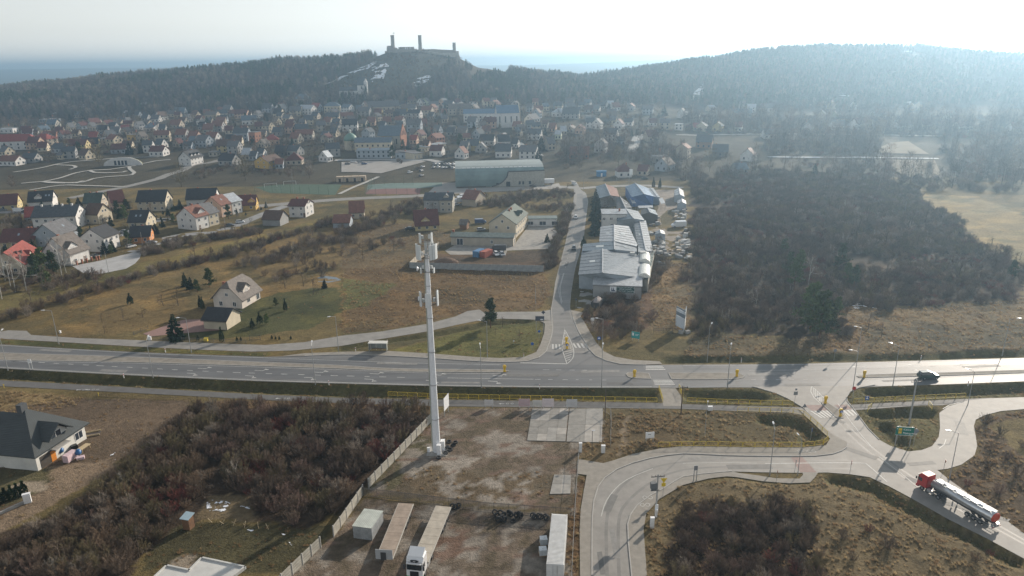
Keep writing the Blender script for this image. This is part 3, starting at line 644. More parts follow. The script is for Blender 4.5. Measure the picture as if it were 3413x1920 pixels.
struct(bk.build('cycle_marking',LINE,road))

# repairs in the asphalt
random.seed(31)
PT = [mat('patch_%s' % k,c,rough=.7,var=.2,scale=1) for k,c in (('dark',(.085,.085,.085)),('pale',(.2,.195,.185)),('mid',(.13,.128,.122)))]
def patch(s,x,y,ang,L,w_,m,z=.0555):
    P = at(s,x,y); c,q = math.cos(ang),math.sin(ang); cs = [Vector((P.x + u * c - v * q,P.y + u * q + v * c,0)) for u,v in ((-L / 2,-w_ / 2),(L / 2,-w_ / 2 + random.uniform(-.2,.2)),(L / 2 + random.uniform(-.3,.3),w_ / 2),(-L / 2,w_ / 2))]
    o = struct(MB().add([(p.x,p.y,z) for p in cs],[(0,1,2,3)]).build('asphalt_patch',m,road)); return o
for s,x,y,a,L,w_,k in (('L',420,382,-.15,9,1.2,1),('L',1250,424,-.12,14,1.0,0),('L',860,535,-.12,7,1.4,1),('L',2200,470,-.1,12,.7,0),('M',420,480,-.07,10,1.1,1),('M',900,625,-.05,9,.9,1),('M',1450,570,-.03,12,1.5,2),('M',1950,540,0,9,1.3,1),('M',2100,630,0,6,1.2,0),('N',650,560,0,10,1.6,1),('N',900,640,.02,8,1.2,2),('N',1700,605,.05,12,.8,0),('N',2250,500,.08,9,1.0,2),('I',1130,260,-.9,5,1.0,2),('I',1330,520,-.75,6,1.5,2),('I',1850,760,-.65,7,1.3,0),('I',2200,960,-.6,9,1.1,2),('I',500,625,0,8,1.4,2),('I',180,560,.02,7,1.0,1),('H',2030,900,1.2,5,1.2,2),('H',2060,1200,1.55,7,.9,1),('H',1960,1350,1.55,5,.8,2),('I',2100,330,1.2,6,1.5,1),('I',1800,600,.1,5,1.0,2),('E',1700,860,1.35,6,1.2,0),('E',1760,640,1.3,8,1.0,1)):
    patch(s,x,y,a,L,w_,PT[k])
# ------------------------------------------------------------------ vegetation prototypes
def leafmat(name,c,var=.35,rough=.9,trans=0.):
    m = bpy.data.materials.new(name); m.use_nodes = True; n = m.node_tree.nodes; l = m.node_tree.links
    b = n['Principled BSDF']; b.inputs['Roughness'].default_value = rough; b.inputs['Specular IOR Level'].default_value = .15
    oi = n.new('ShaderNodeObjectInfo'); mr = n.new('ShaderNodeMapRange'); mr.inputs['To Min'].default_value = 1 - var; mr.inputs['To Max'].default_value = 1 + var
    l.new(oi.outputs['Random'],mr.inputs['Value'])
    tc = n.new('ShaderNodeTexCoord'); nz = n.new('ShaderNodeTexNoise'); nz.inputs['Scale'].default_value = .9; nz.inputs['Detail'].default_value = 2
    l.new(tc.outputs['Object'],nz.inputs['Vector'])
    m2 = n.new('ShaderNodeMapRange'); m2.inputs['From Min'].default_value = .3; m2.inputs['From Max'].default_value = .7; m2.inputs['To Min'].default_value = .75; m2.inputs['To Max'].default_value = 1.25
    l.new(nz.outputs['Fac'],m2.inputs['Value'])
    mu = n.new('ShaderNodeMath'); mu.operation = 'MULTIPLY'; l.new(mr.outputs[0],mu.inputs[0]); l.new(m2.outputs[0],mu.inputs[1])
    vm = n.new('ShaderNodeVectorMath'); vm.operation = 'SCALE'; vm.inputs[0].default_value = c; l.new(mu.outputs[0],vm.inputs['Scale'])
    l.new(vm.outputs[0],b.inputs['Base Color'])
    if trans:
        tb = n.new('ShaderNodeBsdfTranslucent'); l.new(vm.outputs[0],tb.inputs['Color']); mx = n.new('ShaderNodeMixShader'); mx.inputs[0].default_value = trans
        l.new(b.outputs[0],mx.inputs[1]); l.new(tb.outputs[0],mx.inputs[2]); l.new(mx.outputs[0],n['Material Output'].inputs['Surface'])
    MATS[name] = m; return m
TW = dict(brown=leafmat('twig_brown',(.2,.145,.1)),grey=leafmat('twig_grey',(.25,.21,.17)),red=leafmat('twig_red',(.2,.075,.06)),
          dark=leafmat('twig_dark',(.145,.108,.08)),olive=leafmat('twig_olive',(.17,.14,.08)),wood=leafmat('twig_wood',(.105,.092,.085),var=.3),pale=leafmat('twig_pale',(.30,.27,.23)),violet=leafmat('twig_violet',(.18,.125,.1)))
BARK = leafmat('bark',(.11,.085,.065)); BIRCH = leafmat('birch_bark',(.5,.48,.44),var=.1); PINEB = leafmat('pine_bark',(.2,.11,.065))
NEED = leafmat('needles_pine',(.05,.075,.033)); NEEDS = leafmat('needles_spruce',(.022,.04,.022)); NEEDT = leafmat('needles_thuja',(.03,.05,.02)); NEEDG = leafmat('needles_green',(.085,.115,.04))
STRAWM = leafmat('straw_blades',(.37,.285,.165),var=.3,trans=.5); STRAW2 = leafmat('straw_brown',(.27,.185,.105),var=.3,trans=.5); BLADE = leafmat('grass_blades',(.15,.13,.05),var=.3,trans=.5)

def rdir(up=0.):
    while True:
        v = Vector((random.uniform(-1,1),random.uniform(-1,1),random.uniform(-1,1)))
        if .05 < v.length < 1: break
    v.normalize(); v.z += up; return v.normalized()
def twig(mb,p,d,L,w,mi=0):
    s = d.cross(rdir()).normalized() * (w / 2)
    mb.add([p - s,p + s,p + d * L],[(0,1,2)],mi)
def shrub_mesh(name,m,h,r,stems,tw,w=.03,seed=0,droop=0.):
    random.seed(seed); mb = MB()
    for k in range(stems):
        a = random.uniform(0,6.283); e = random.uniform(.15,1) ** .6
        tip = Vector((math.cos(a) * r * e,math.sin(a) * r * e,h * math.sqrt(max(.08,1 - .72 * e * e)) * random.uniform(.75,1.05)))
        base = Vector((math.cos(a) * .3 * r * e,math.sin(a) * .3 * r * e,0))
        prev = base
        for s in range(1,4):
            t = s / 3; q = base.lerp(tip,t); q.z = base.z + (tip.z - base.z) * t ** .8; q += rdir() * .1 * r
            d = (q - prev); sd = d.cross(rdir()).normalized() * (w * (1.15 - .3 * s))
            mb.add([prev - sd,prev + sd,q],[(0,1,2)])
            for _ in range(int(tw * (.5 + .5 * s) / 2)):
                p = prev.lerp(q,random.random()); twig(mb,p,(d.normalized() * .8 + rdir(.25)).normalized(),random.uniform(.25,.55) * h * .33,w * random.uniform(.6,1.1))
            prev = q
    return mb.data(name,m)
def branch(mb,p,d,L,r,lev,tw,mi=0,spread=.75,up=.18):
    q = p + d * L
    mb.tube(p,q,r,r * .6,n=5 if r > .06 else 3,mi=mi,cap=False)
    if lev == 0:
        for _ in range(tw):
            s = p.lerp(q,random.uniform(.25,1)); twig(mb,s,(d * .6 + rdir(.15)).normalized(),L * random.uniform(.4,.9),max(.02,r * .9),1)
        return
    for k in range(random.choice((3,4))):
        s = p.lerp(q,random.uniform(.45,1.)) if k else q
        nd = (d * (1.1 - spread * .4) + rdir(up) * spread).normalized()
        branch(mb,s,nd,L * random.uniform(.58,.78),r * .55,lev - 1,tw,mi,spread,up)
def baretree(name,tm,bm_,h,seed,trunk=.28,lev=3,tw=9,spread=.8,up=.2,stem=.34):
    """trunk mesh and crown mesh of a leafless tree"""
    random.seed(seed); tr = MB(); p = Vector((0,0,-.1)); q = Vector((random.uniform(-.2,.2),random.uniform(-.2,.2),h * stem))
    tr.tube(p,q,trunk,trunk * .7,n=7)
    cr = MB()
    branch(cr,q,Vector((0,0,1)),h * .27,trunk * .62,lev,tw,0,spread,up)
    for k in range(3):
        s = p.lerp(q,random.uniform(.55,.95)); branch(cr,s,(rdir(.35) + Vector((0,0,.35))).normalized(),h * .24,trunk * .4,lev - 1,tw,0,spread,up)
    return tr.data(name + '_trunk',tm),cr.data(name + '_crown',[tm,bm_])
def conifer(name,h,r,seed,tiers=16,per=11,kind='spruce',m=None):
    random.seed(seed); tr = MB(); cr = MB()
    if kind == 'pine':
        tr.tube((0,0,-.1),(.1,0,h * .82),h * .021,h * .008,n=7)
        for k in range(46):
            z = h * random.uniform(.2,.98); e = 1.05 - (max(0,z / h - .3) / .72) ** 1.3
            a = random.uniform(0,6.283); L = r * max(.25,e) * random.uniform(.5,1)
            d = Vector((math.cos(a),math.sin(a),random.uniform(.05,.4))).normalized(); p = Vector((.05,0,z - L * .2)); q = p + d * L
            cr.tube(p,q,.05,.02,n=3,mi=1,cap=False)
            for _ in range(56):
                c = p.lerp(q,random.uniform(.3,1.05)) + rdir() * .4
                dd = rdir(.3); s = dd.cross(rdir()).normalized() * random.uniform(.1,.2)
                cr.add([c - s,c + s,c + dd * random.uniform(.3,.6)],[(0,1,2)])
        return tr.data(name + '_trunk',PINEB),cr.data(name + '_crown',[m or NEED,PINEB])
    tr.tube((0,0,-.1),(0,0,h * .95),h * .018,.02,n=6)
    for k in range(tiers):
        t = k / tiers; z = h * (.06 + .92 * t); L0 = r * (1 - t) ** .85 + .12
        n_ = max(4,int(per * (1 - t * .6)))
        for j in range(n_):
            a = random.uniform(0,6.283); L = L0 * random.uniform(.7,1.08)
            d = Vector((math.cos(a),math.sin(a),-.22 if kind == 'spruce' else .8)).normalized()
            p = Vector((0,0,z)); q = p + d * L
            for _ in range(9):
                c = p.lerp(q,random.uniform(.2,1)); dd = (d + rdir(-.1) * .8).normalized(); s = dd.cross(rdir()).normalized() * random.uniform(.08,.16) * max(.7,r)
                cr.add([c - s,c + s,c + dd * L0 * random.uniform(.25,.45)],[(0,1,2)])
    return tr.data(name + '_trunk',BARK),cr.data(name + '_crown',m or (NEEDS if kind == 'spruce' else NEEDT))
def thuja(name,h,r,seed,m=None):
    random.seed(seed); tr = MB().tube((0,0,-.1),(0,0,h * .8),.06,.02,n=5); cr = MB()
    for _ in range(420):
        t = random.random() ** .8; z = h * (.04 + .93 * t); e = r * (math.sin(min(1,(t + .12) * 1.15) * math.pi) ** .5 if t > .3 else .8 + t * .6) * (1.05 - .5 * t)
        a = random.uniform(0,6.283); c = Vector((math.cos(a) * e * random.uniform(.75,1),math.sin(a) * e * random.uniform(.75,1),z))
        dd = (Vector((math.cos(a) * .35,math.sin(a) * .35,1)) + rdir() * .35).normalized(); s = dd.cross(rdir()).normalized() * random.uniform(.07,.15)
        cr.add([c - s,c + s,c + dd * random.uniform(.3,.55)],[(0,1,2)])
    return tr.data(name + '_trunk',BARK),cr.data(name + '_crown',m or NEEDT)
def tuft_mesh(name,m,h,r,n_,seed,lean=.5):
    random.seed(seed); mb = MB()
    for _ in range(n_):
        a = random.uniform(0,6.283); e = random.random() * r; p = Vector((math.cos(a) * e,math.sin(a) * e,-.05))
        twig(mb,p,(Vector((0,0,1)) + Vector((-.35,-.2,0)) + rdir() * lean).normalized(),h * random.uniform(.6,1.1),random.uniform(.05,.11))
    return mb.data(name,m)

PROTO = bpy.data.collections.new('prototypes')          # never linked to the scene
def proto(me):
    o = bpy.data.objects.new(me.name,me); return o
_gn = {}
def scatter(name,label,P,protos,which,scl,tilt=.08,kind='stuff',z=None):
    """one uncountable mass: prototypes instanced on surveyed points"""
    N = len(P); me = bpy.data.meshes.new(name); me.from_pydata([tuple(p) for p in P],[],[])
    ra = me.attributes.new('rot','FLOAT_VECTOR','POINT'); sa = me.attributes.new('scl','FLOAT','POINT'); ia = me.attributes.new('which','INT','POINT')
    rot = np.stack([rng.normal(0,tilt,N),rng.normal(0,tilt,N),rng.uniform(0,6.283,N)],-1)
    ra.data.foreach_set('vector',rot.astype(np.float32).ravel()); sa.data.foreach_set('value',np.asarray(scl,np.float32)); ia.data.foreach_set('value',np.asarray(which,np.int32))
    cl = bpy.data.collections.new(name + '_kinds')
    for i,pm in enumerate(protos):
        ob = bpy.data.objects.new('%s_kind_%02d' % (name,i),pm); cl.objects.link(ob)
    g = bpy.data.node_groups.new(name,'GeometryNodeTree'); g.interface.new_socket('Geometry',in_out='INPUT',socket_type='NodeSocketGeometry'); g.interface.new_socket('Geometry',in_out='OUTPUT',socket_type='NodeSocketGeometry')
    N_ = g.nodes; L = g.links; gi = N_.new('NodeGroupInput'); go = N_.new('NodeGroupOutput')
    ci = N_.new('GeometryNodeCollectionInfo'); ci.inputs['Collection'].default_value = cl; ci.inputs['Separate Children'].default_value = True; ci.inputs['Reset Children'].default_value = True
    ip = N_.new('GeometryNodeInstanceOnPoints'); ip.inputs['Pick Instance'].default_value = True
    def attr(nm,t):
        a = N_.new('GeometryNodeInputNamedAttribute'); a.data_type = t; a.inputs['Name'].default_value = nm; return [o for o in a.outputs if o.enabled and o.name == 'Attribute'][0]
    L.new(gi.outputs[0],ip.inputs['Points']); L.new(ci.outputs[0],ip.inputs['Instance']); L.new(attr('which','INT'),ip.inputs['Instance Index'])
    L.new(attr('rot','FLOAT_VECTOR'),ip.inputs['Rotation']); L.new(attr('scl','FLOAT'),ip.inputs['Scale']); L.new(ip.outputs[0],go.inputs[0])
    o = put(name,me); md = o.modifiers.new('scatter','NODES'); md.node_group = g
    o['kind'] = kind; o['label'] = label
    return o
def groundz(x,y):
    """height of the built ground sheet at x, y (bilinear)"""
    X = np.array(xs); Y = np.array(ys); x = np.asarray(x,float); y = np.asarray(y,float)
    i = np.clip(np.searchsorted(X,x) - 1,0,len(X) - 2); j = np.clip(np.searchsorted(Y,y) - 1,0,len(Y) - 2)
    u = (x - X[i]) / (X[i + 1] - X[i]); v = (y - Y[j]) / (Y[j + 1] - Y[j])
    return (GZ[j,i] * (1 - u) + GZ[j,i + 1] * u) * (1 - v) + (GZ[j + 1,i] * (1 - u) + GZ[j + 1,i + 1] * u) * v
NOPLANT = list(ROADPOLYS)
def fill(poly,density,clump=None,thr=.4,avoid=True,edge=0.):
    X0 = min(p[0] for p in poly); X1 = max(p[0] for p in poly); Y0 = min(p[1] for p in poly); Y1 = max(p[1] for p in poly)
    N = int((X1 - X0) * (Y1 - Y0) * density); x = rng.uniform(X0,X1,N); y = rng.uniform(Y0,Y1,N)
    k = inpoly(x + (fnoise(x,y,8) - .5) * edge,y + (fnoise(x + 99,y,8) - .5) * edge,poly)
    if clump: k &= fnoise(x + 33,y + 57,clump) > thr
    x,y = x[k],y[k]
    if avoid:
        bad = np.zeros(len(x),bool)
        for P in NOPLANT: bad |= inpoly(x,y,P)
        x,y = x[~bad],y[~bad]
    return x,y
def band(line,w,density):
    L = resample(line,1.5); tot = sum((L[i + 1] - L[i]).length for i in range(len(L) - 1)); N = int(tot * w * density)
    k = rng.integers(0,len(L) - 1,N); o = rng.normal(0,w / 3.4,N); t = rng.random(N)
    A = np.array([(p.x,p.y) for p in L]); d = A[k + 1] - A[k]; d /= np.linalg.norm(d,axis=1)[:,None] + 1e-6
    p = A[k] + (A[k + 1] - A[k]) * t[:,None] + np.stack([-d[:,1],d[:,0]],-1) * o[:,None]
    return p[:,0],p[:,1]

# prototypes: shrubs (3 m), small bare trees, tufts
SH = [shrub_mesh('shrub_a',TW['brown'],3.0,1.7,26,40,seed=1),shrub_mesh('shrub_b',TW['grey'],3.4,1.8,24,40,seed=2),shrub_mesh('shrub_c',TW['red'],2.2,1.6,30,35,seed=3),
      shrub_mesh('shrub_d',TW['dark'],3.2,1.9,28,43,seed=4),shrub_mesh('shrub_e',TW['olive'],3.6,1.7,22,40,seed=5),shrub_mesh('shrub_f',TW['violet'],2.8,1.8,26,40,seed=6),shrub_mesh('shrub_g',TW['pale'],3.8,1.5,12,35,seed=7)]
BT = [baretree('bare_a',BARK,TW['brown'],8,21,trunk=.17),baretree('bare_b',BARK,TW['grey'],9,22,trunk=.18,spread=.7),baretree('bare_c',BARK,TW['dark'],7.5,23,trunk=.16,spread=.95),baretree('bare_d',BARK,TW['olive'],10,24,trunk=.2)]
BIRCHT = [baretree('birch_a',BIRCH,TW['violet'],11,31,trunk=.13,spread=.5,stem=.5,tw=12),baretree('birch_b',BIRCH,TW['brown'],10,32,trunk=.12,spread=.55,stem=.45,tw=12)]
PINE = [conifer('pine_a',9,3.2,41,kind='pine'),conifer('pine_b',8,3.4,42,kind='pine',m=NEEDG)]
SPRUCE = [conifer('spruce_a',8,2.6,51),conifer('spruce_b',7,1.9,52,tiers=18)]
THUJA = [thuja('thuja_a',3.6,.6,61),thuja('thuja_b',2.8,.75,62)]
TUFT = [tuft_mesh('tuft_a',STRAWM,.62,.38,26,71),tuft_mesh('tuft_b',STRAW2,.55,.42,26,72),tuft_mesh('tuft_c',BLADE,.34,.4,24,73),tuft_mesh('tuft_d',STRAWM,.9,.3,20,74,.35)]

# far trees: one joined mesh each (trunk and crown are a few pixels)
def fartree(name,tm,cm,h,seed,kind='bare',nt=190,wide=.27,split=False,wt=(.07,.16)):
    random.seed(seed); tr = MB(); mb = MB()
    tr.tube((0,0,-1),(random.uniform(-.4,.4),0,h * .8),h * .013,.04,n=3,cap=False)
    if kind == 'bare':
        for _ in range(nt):
            z = h * random.uniform(.22,.93); e = h * wide * math.sin(min(1,(z / h - .1) / .92) * math.pi) ** .6 * random.uniform(.1,1); a = random.uniform(0,6.283)
            p = Vector((math.cos(a) * e * .75,math.sin(a) * e * .75,z - .6)); d = (Vector((math.cos(a) * .5,math.sin(a) * .5,.8)) + rdir() * .6).normalized()
            twig(mb,p,d,h * random.uniform(.09,.2),random.uniform(*wt),1)
    else:
        for _ in range(nt):
            t = random.random(); z = h * (.22 + .76 * t); e = h * .17 * (1 - t) ** .7 * random.uniform(.3,1) + .1; a = random.uniform(0,6.283)
            p = Vector((math.cos(a) * e,math.sin(a) * e,z)); twig(mb,p,rdir(-.2),h * random.uniform(.06,.12),random.uniform(.4,.8),1)
    if split:
        mb.m = [0] * len(mb.f); return tr.data(name + '_trunk',tm),mb.data(name + '_crown',cm)
    o = len(tr.v); tr.add(mb.v,mb.f,1); return tr.data(name,[tm,cm])
FT = [fartree('forest_a',BARK,TW['wood'],11.5,81),fartree('forest_b',BARK,TW['grey'],12.5,82),fartree('forest_c',BARK,TW['wood'],11,83),fartree('forest_d',BARK,TW['violet'],12,84),fartree('forest_e',BARK,NEED,12.5,85,'con')]
FTT = [fartree('town_tree_a',BARK,TW['brown'],8,86,split=True,nt=300,wide=.36),fartree('town_tree_b',BARK,TW['grey'],9,87,split=True,nt=300,wide=.33),fartree('town_tree_c',BARK,TW['dark'],7.5,88,split=True,nt=320,wide=.42),fartree('town_tree_d',BARK,TW['olive'],9,89,split=True,nt=340,wide=.36)]

# ------------------------------------------------------------------ forest over the two hills
CASTLE_SLOPE = path(('B',(-40,700),(0,590),(120,500),(330,410),(500,395),(880,425),(870,470),(760,560),(700,640),(430,700),(260,720),(180,750)))
SNOWZ = [path(('B',(0,575),(120,520),(250,460),(270,470),(200,520),(100,550),(0,590))),path(('B',(215,520),(330,470),(360,500),(320,570),(270,610),(165,645),(230,590),(260,560))),
         path(('B',(540,640),(560,600),(640,570),(690,575),(640,620),(570,660))),path(('B',(300,540),(345,480),(330,570),(310,600))),
         path(('t1',(980,150),(1120,95),(1240,80),(1330,100),(1200,140),(1040,165))),path(('t1',(780,225),(900,175),(880,205),(800,235))),path(('t1',(2080,80),(2180,40),(2260,60),(2200,85))),path(('t1',(2330,150),(2480,140),(2500,200),(2400,190))),path(('t1',(1860,200),(1920,165),(1930,190),(1880,215))),
         path(('A',(2040,670),(2080,650),(2110,665),(2070,680))),path(('A',(2200,740),(2300,700),(2290,725),(2230,755))),path(('A',(2080,740),(2180,730),(2150,760),(2090,758))),path(('A',(1840,775),(2010,735),(1980,760),(1880,780))),path(('A',(2400,655),(2576,575),(2576,600),(2480,630))),
         path(('C',(45,775),(90,690),(170,620),(180,640),(140,690),(200,690),(150,750),(80,780))),path(('C',(250,755),(290,685),(330,690),(280,745))),path(('C',(930,795),(1030,775),(1020,800))),path(('C',(1055,740),(1120,735),(1100,755),(1060,755))),path(('C',(1180,720),(1280,718),(1270,735))),path(('C',(1660,775),(1725,765),(1720,810),(1690,800))),
         path(('B',(190,790),(260,770),(280,780),(220,800)))]
N = 105000
fx = rng.uniform(-1050,1050,N); fyy = rng.uniform(760,1320,N)
fo,_ = foot(fx); ry = np.interp(fx,RIDGE[:,0],RIDGE[:,1])
edge = fo + 25 + (fnoise(fx,fyy,50) - .5) * 90
k = (fyy > edge) & (fyy < ry + 45) & (rng.random(N) < .8) & (np.abs(fx / fyy) < .95)
k &= ~inpoly(fx + (fnoise(fx,fyy,14) - .5) * 14,fyy + (fnoise(fx + 9,fyy,14) - .5) * 14,CASTLE_SLOPE)
for P in SNOWZ: k &= ~inpoly(fx,fyy,P)
k &= ~((np.abs(fx + 95) < 95) & (fyy > 985))
fx,fyy = fx[k],fyy[k]
right = fx > 60
w = np.where(right,rng.choice([0,1,2,3,4],len(fx),p=[.25,.15,.1,.15,.35]),rng.choice([0,1,2,3,4],len(fx),p=[.48,.14,.22,.1,.06]))
cl = fnoise(fx + 500,fyy,70); w = np.where((cl > .6) & (rng.random(len(fx)) < .7),4,w); gap = fnoise(fx,fyy + 900,55) > .3; fx,fyy,w = fx[gap],fyy[gap],w[gap]
scatter('forest','leafless forest mixed with pines covering the hills behind the town',np.stack([fx,fyy,groundz(fx,fyy) - .3],-1),FT,w,rng.uniform(.6,1.15,len(fx)) * (.75 + .5 * fnoise(fx,fyy,40)),.05)

# ------------------------------------------------------------------ scrub, thickets, hedgerows
def mix(n_,ws): return rng.choice(len(ws),n_,p=np.array(ws) / sum(ws))
def patchy(x,y,sc_=16):
    n = fnoise(x,y,sc_); m_ = fnoise(x + 400,y,sc_ * .8); r = rng.random(len(x)); w = np.where(n < .44,np.where(r < .6,3,5),np.where(n < .53,np.where(r < .5,0,1),np.where(r < .45,4,np.where(r < .8,0,3))))
    w = np.where((m_ > .63) & (r < .45),2,w); w = np.where(r > .985,6,w); return w
def pz(x,y,dz=-.1): return np.stack([x,y,groundz(x,y) + dz],-1)
x,y = fill(THICKET,.24,edge=14)
keep = fnoise(x + 70,y,22) > .34; x,y = x[keep],y[keep]
sz = rng.uniform(.5,1.0,len(x)) * np.where(y > 250,1.2,1.) * (.45 + 1.0 * fnoise(x,y + 300,26))
scatter('thicket','dense bare thicket beyond the main road beside the factory strip',pz(x,y),SH + [b[1] for b in BT[:3]],np.where(rng.random(len(x)) < .05,rng.integers(7,10,len(x)),patchy(x,y)),sz)
g1 = path(('C',(-20,1340),(500,1250),(1000,1330),(1700,1340),(2576,1360),(2576,1449)),('J',(2400,100),(1740,90),(1300,0),(600,-40),(60,60)))
x,y = fill(g1,.035,12,.35); 
g2 = path(('C',(600,1060),(1500,1060),(1480,1170),(640,1165))); x2,y2 = fill(g2,.06)
g3 = path(('C',(1930,1130),(2576,1080),(2576,1380),(2100,1370),(1960,1200))); x3,y3 = fill(g3,.035)
g4 = path(('C',(880,1210),(1580,1230),(1600,1320),(1200,1330),(900,1260))); x4,y4 = fill(g4,.03,10,.4)
g5 = path(('C',(0,880),(2576,880),(2576,1050),(0,1000))); x5,y5 = fill(g5,.05,18,.36)
g6 = path(('B',(1560,1180),(2000,1060),(2576,1120),(2576,1380),(2300,1220),(1900,1190),(1700,1280))); x6,y6 = fill(g6,.05,12,.36)
x = np.concatenate([x,x2,x3,x4,x5,x6]); y = np.concatenate([y,y2,y3,y4,y5,y6])
scatter('far_thicket','hazy bare bushes between the fields and the houses under the wooded hill',pz(x,y,-.3),SH[:6] + FT[:4],mix(len(x),[4,3,1,4,1,3,1.2,1,1,1]),rng.uniform(1.,1.9,len(x)) * .9)
HEDGES = [(path(('D',(-100,1080),(250,980),(600,870),(1000,750),(1400,640),(1700,580),(2150,430),(2576,310))),7,.2),
          (path(('D',(1040,560),(1200,540),(1400,470),(1700,440),(1900,390))),13,.16),(path(('D',(1850,670),(2100,600),(2300,530),(2576,450))),17,.13),
          (path(('D',(2050,760),(2300,700),(2576,640))),12,.06),(path(('E',(0,640),(200,580),(400,480),(620,390))),13,.16),(path(('E',(1100,430),(1300,370),(1500,350),(1720,330))),24,.13),
          (path(('E',(1500,460),(1720,420))),14,.14),(path(('E',(1570,900),(1620,720),(1690,560),(1730,430))),4,.35),(path(('E',(0,800),(200,740),(450,700))),16,.045),
          (path(('b',(800,1040),(1200,900),(1400,760),(1480,500),(1530,400))),7,.2),(path(('b',(560,1160),(720,1300),(1100,1250),(1300,1330))),15,.10),(path(('b',(560,1420),(900,1449),(1300,1449))),11,.1),
          (path(('D',(-100,650),(200,760),(480,800),(700,720))),16,.1),(path(('D',(0,320),(150,330),(250,380))),16,.14),
          (path(('t2',(1000,1060),(1600,1110),(2100,1080))),28,.03),(path(('t2',(300,1230),(700,1090),(1000,1020))),14,.05),(path(('t3',(800,950),(1160,1070))),8,.03)]
hx,hy = [],[]
for line,wd,dn in HEDGES:
    x,y = band(line,wd,dn); hx.append(x); hy.append(y)
x = np.concatenate(hx); y = np.concatenate(hy); bad = np.zeros(len(x),bool)
for P in NOPLANT: bad |= inpoly(x,y,P)
x,y = x[~bad],y[~bad]
scatter('hedgerow_scrub','bare brown hedgerow scrub running across the meadows',pz(x,y),SH + [b[1] for b in BT[:2]],mix(len(x),[5,4,.8,4,1.5,2,.6,.25,.25]),rng.uniform(.55,1.15,len(x)))

# foreground thickets: the nearest shrubs one by one, the rest as a mass
FG = [path(('G',(1480,170),(2576,160),(2576,980),(2300,1080),(2000,1020),(1880,850),(1700,760),(1520,800),(1450,920),(1330,1050),(1050,1320),(900,1500),(-300,1520),(0,1230),(500,980),(1000,590),(1280,360))),
      path(('H',(0,120),(640,170),(650,280),(150,780),(-20,960))),
      ext(path(('I',(0,930),(200,880),(700,930),(1000,990),(1010,1150),(1080,1449))),0,12) + ext(path(('H',(2540,1100),(2480,1449))),0,12)[::-1]]
NAMES = [('bare_shrub','brown','brown bare shrub'),('bare_shrub','grey','grey twiggy bare shrub'),('dogwood_shrub','red','dark red-stemmed bare shrub'),('bare_shrub','dark','dark tangled bare shrub'),('bare_shrub','olive','olive-tinted bare shrub'),('bare_shrub','violet','violet-brown bare shrub'),('bare_shrub','pale','pale straggly bare sapling')]
PLACE = ['in the thicket between the new house and the fenced dirt lot','in the thicket against the concrete panel fence','in the scrub inside the bend of the service road']
for gi_,(P,dn) in enumerate(zip(FG,(.34,.36,.36))):
    x,y = fill(P,dn,edge=2)
    w = patchy(x,y,7)
    s = rng.uniform(.55,1.1,len(x)) * (1 if gi_ < 2 else .8)
    z = groundz(x,y)
    d = np.hypot(x,y); pick = np.argsort(d)[: (90,40,60)[gi_]]
    big = np.zeros(len(x),bool); big[pick] = True
    for i in pick:
        nm,_,lb = NAMES[w[i]]
        o = put(nm,SH[w[i]],None,(x[i],y[i],z[i] - .1),rng.uniform(0,6.28),s[i] * 1.1)
        tag(o,lb + ' ' + PLACE[gi_],'shrub','bare shrubs ' + PLACE[gi_])
    m_ = ~big
    scatter('undergrowth',['tangled bare undergrowth between the new house and the fenced lot','tangled bare undergrowth along the concrete panel fence','tangled bare undergrowth inside the bend of the service road'][gi_],pz(x[m_],y[m_]),SH,w[m_],s[m_])
# scattered bushes: roadside scrub right of the junction and by the factory
SPB = [('I',(2280,300)),('I',(2400,380)),('I',(2330,500)),('I',(2450,560)),('I',(2520,700)),('I',(2300,640)),('I',(2150,760)),('I',(2560,480)),('I',(2380,820)),('I',(1210,1180)),('I',(1280,1330)),('I',(2200,1330)),('I',(2320,1280)),('I',(1400,1110)),('I',(1540,1230))]
for s_,p in SPB:
    P = at(s_,*p); k = random.choice((0,2,3,5))
    tag(put(NAMES[k][0],SH[k],None,(P.x,P.y,float(groundz(P.x,P.y)) - .1),random.uniform(0,6),random.uniform(.45,.8)),NAMES[k][2] + ' in the rough grass around the junction','shrub','bare shrubs in the rough grass around the junction')

# ------------------------------------------------------------------ dry grass tufts
tx,ty,tw_ = [],[],[]
def tufts(poly,dn,ws,clump=3.5,thr=.42):
    x,y = fill(poly,dn * 1.9,clump,thr - .06); tx.append(x); ty.append(y); tw_.append(mix(len(x),ws))
ZN = [z[0] for z in ZONES]
for zi,dn,ws in ((3,.5,[2,4,.5,1]),(4,.25,[3,3,1,.5]),(9,.35,[1,4,0,1]),(10,.5,[4,2,0,1]),(13,.55,[3,3,.6,.5]),(14,.5,[3,3,0,1]),(21,.9,[4,2,1,1]),(22,.8,[3,3,1,1]),(24,1.1,[5,2,.6,1]),(27,1.0,[2,4,.6,1]),(28,1.2,[5,2,0,2]),(35,.9,[3,4,0,2]),(17,.7,[1,1,5,0]),(18,.8,[1,.6,5,0]),(19,.8,[1,.6,5,0]),(20,.9,[1.5,1,5,0]),(16,.5,[1,1,5,0]),(7,.35,[.6,.3,5,0]),(45,1.2,[1,4,.5,1]),(37,.6,[.5,2,5,0]),(29,.12,[1,2,2,0]),(41,.3,[1,1,3,0]),(42,.22,[1,2,2,0]),(0,.05,[1,2,3,0])):
    tufts(ZN[zi],dn,ws)
x = np.concatenate(tx); y = np.concatenate(ty); w = np.concatenate(tw_)
scatter('dry_grass','tufts of dry winter grass on the verges and rough meadows',pz(x,y,0),TUFT,w,rng.uniform(.35,.9,len(x)) * np.where(w == 2,.75,1.),.2)
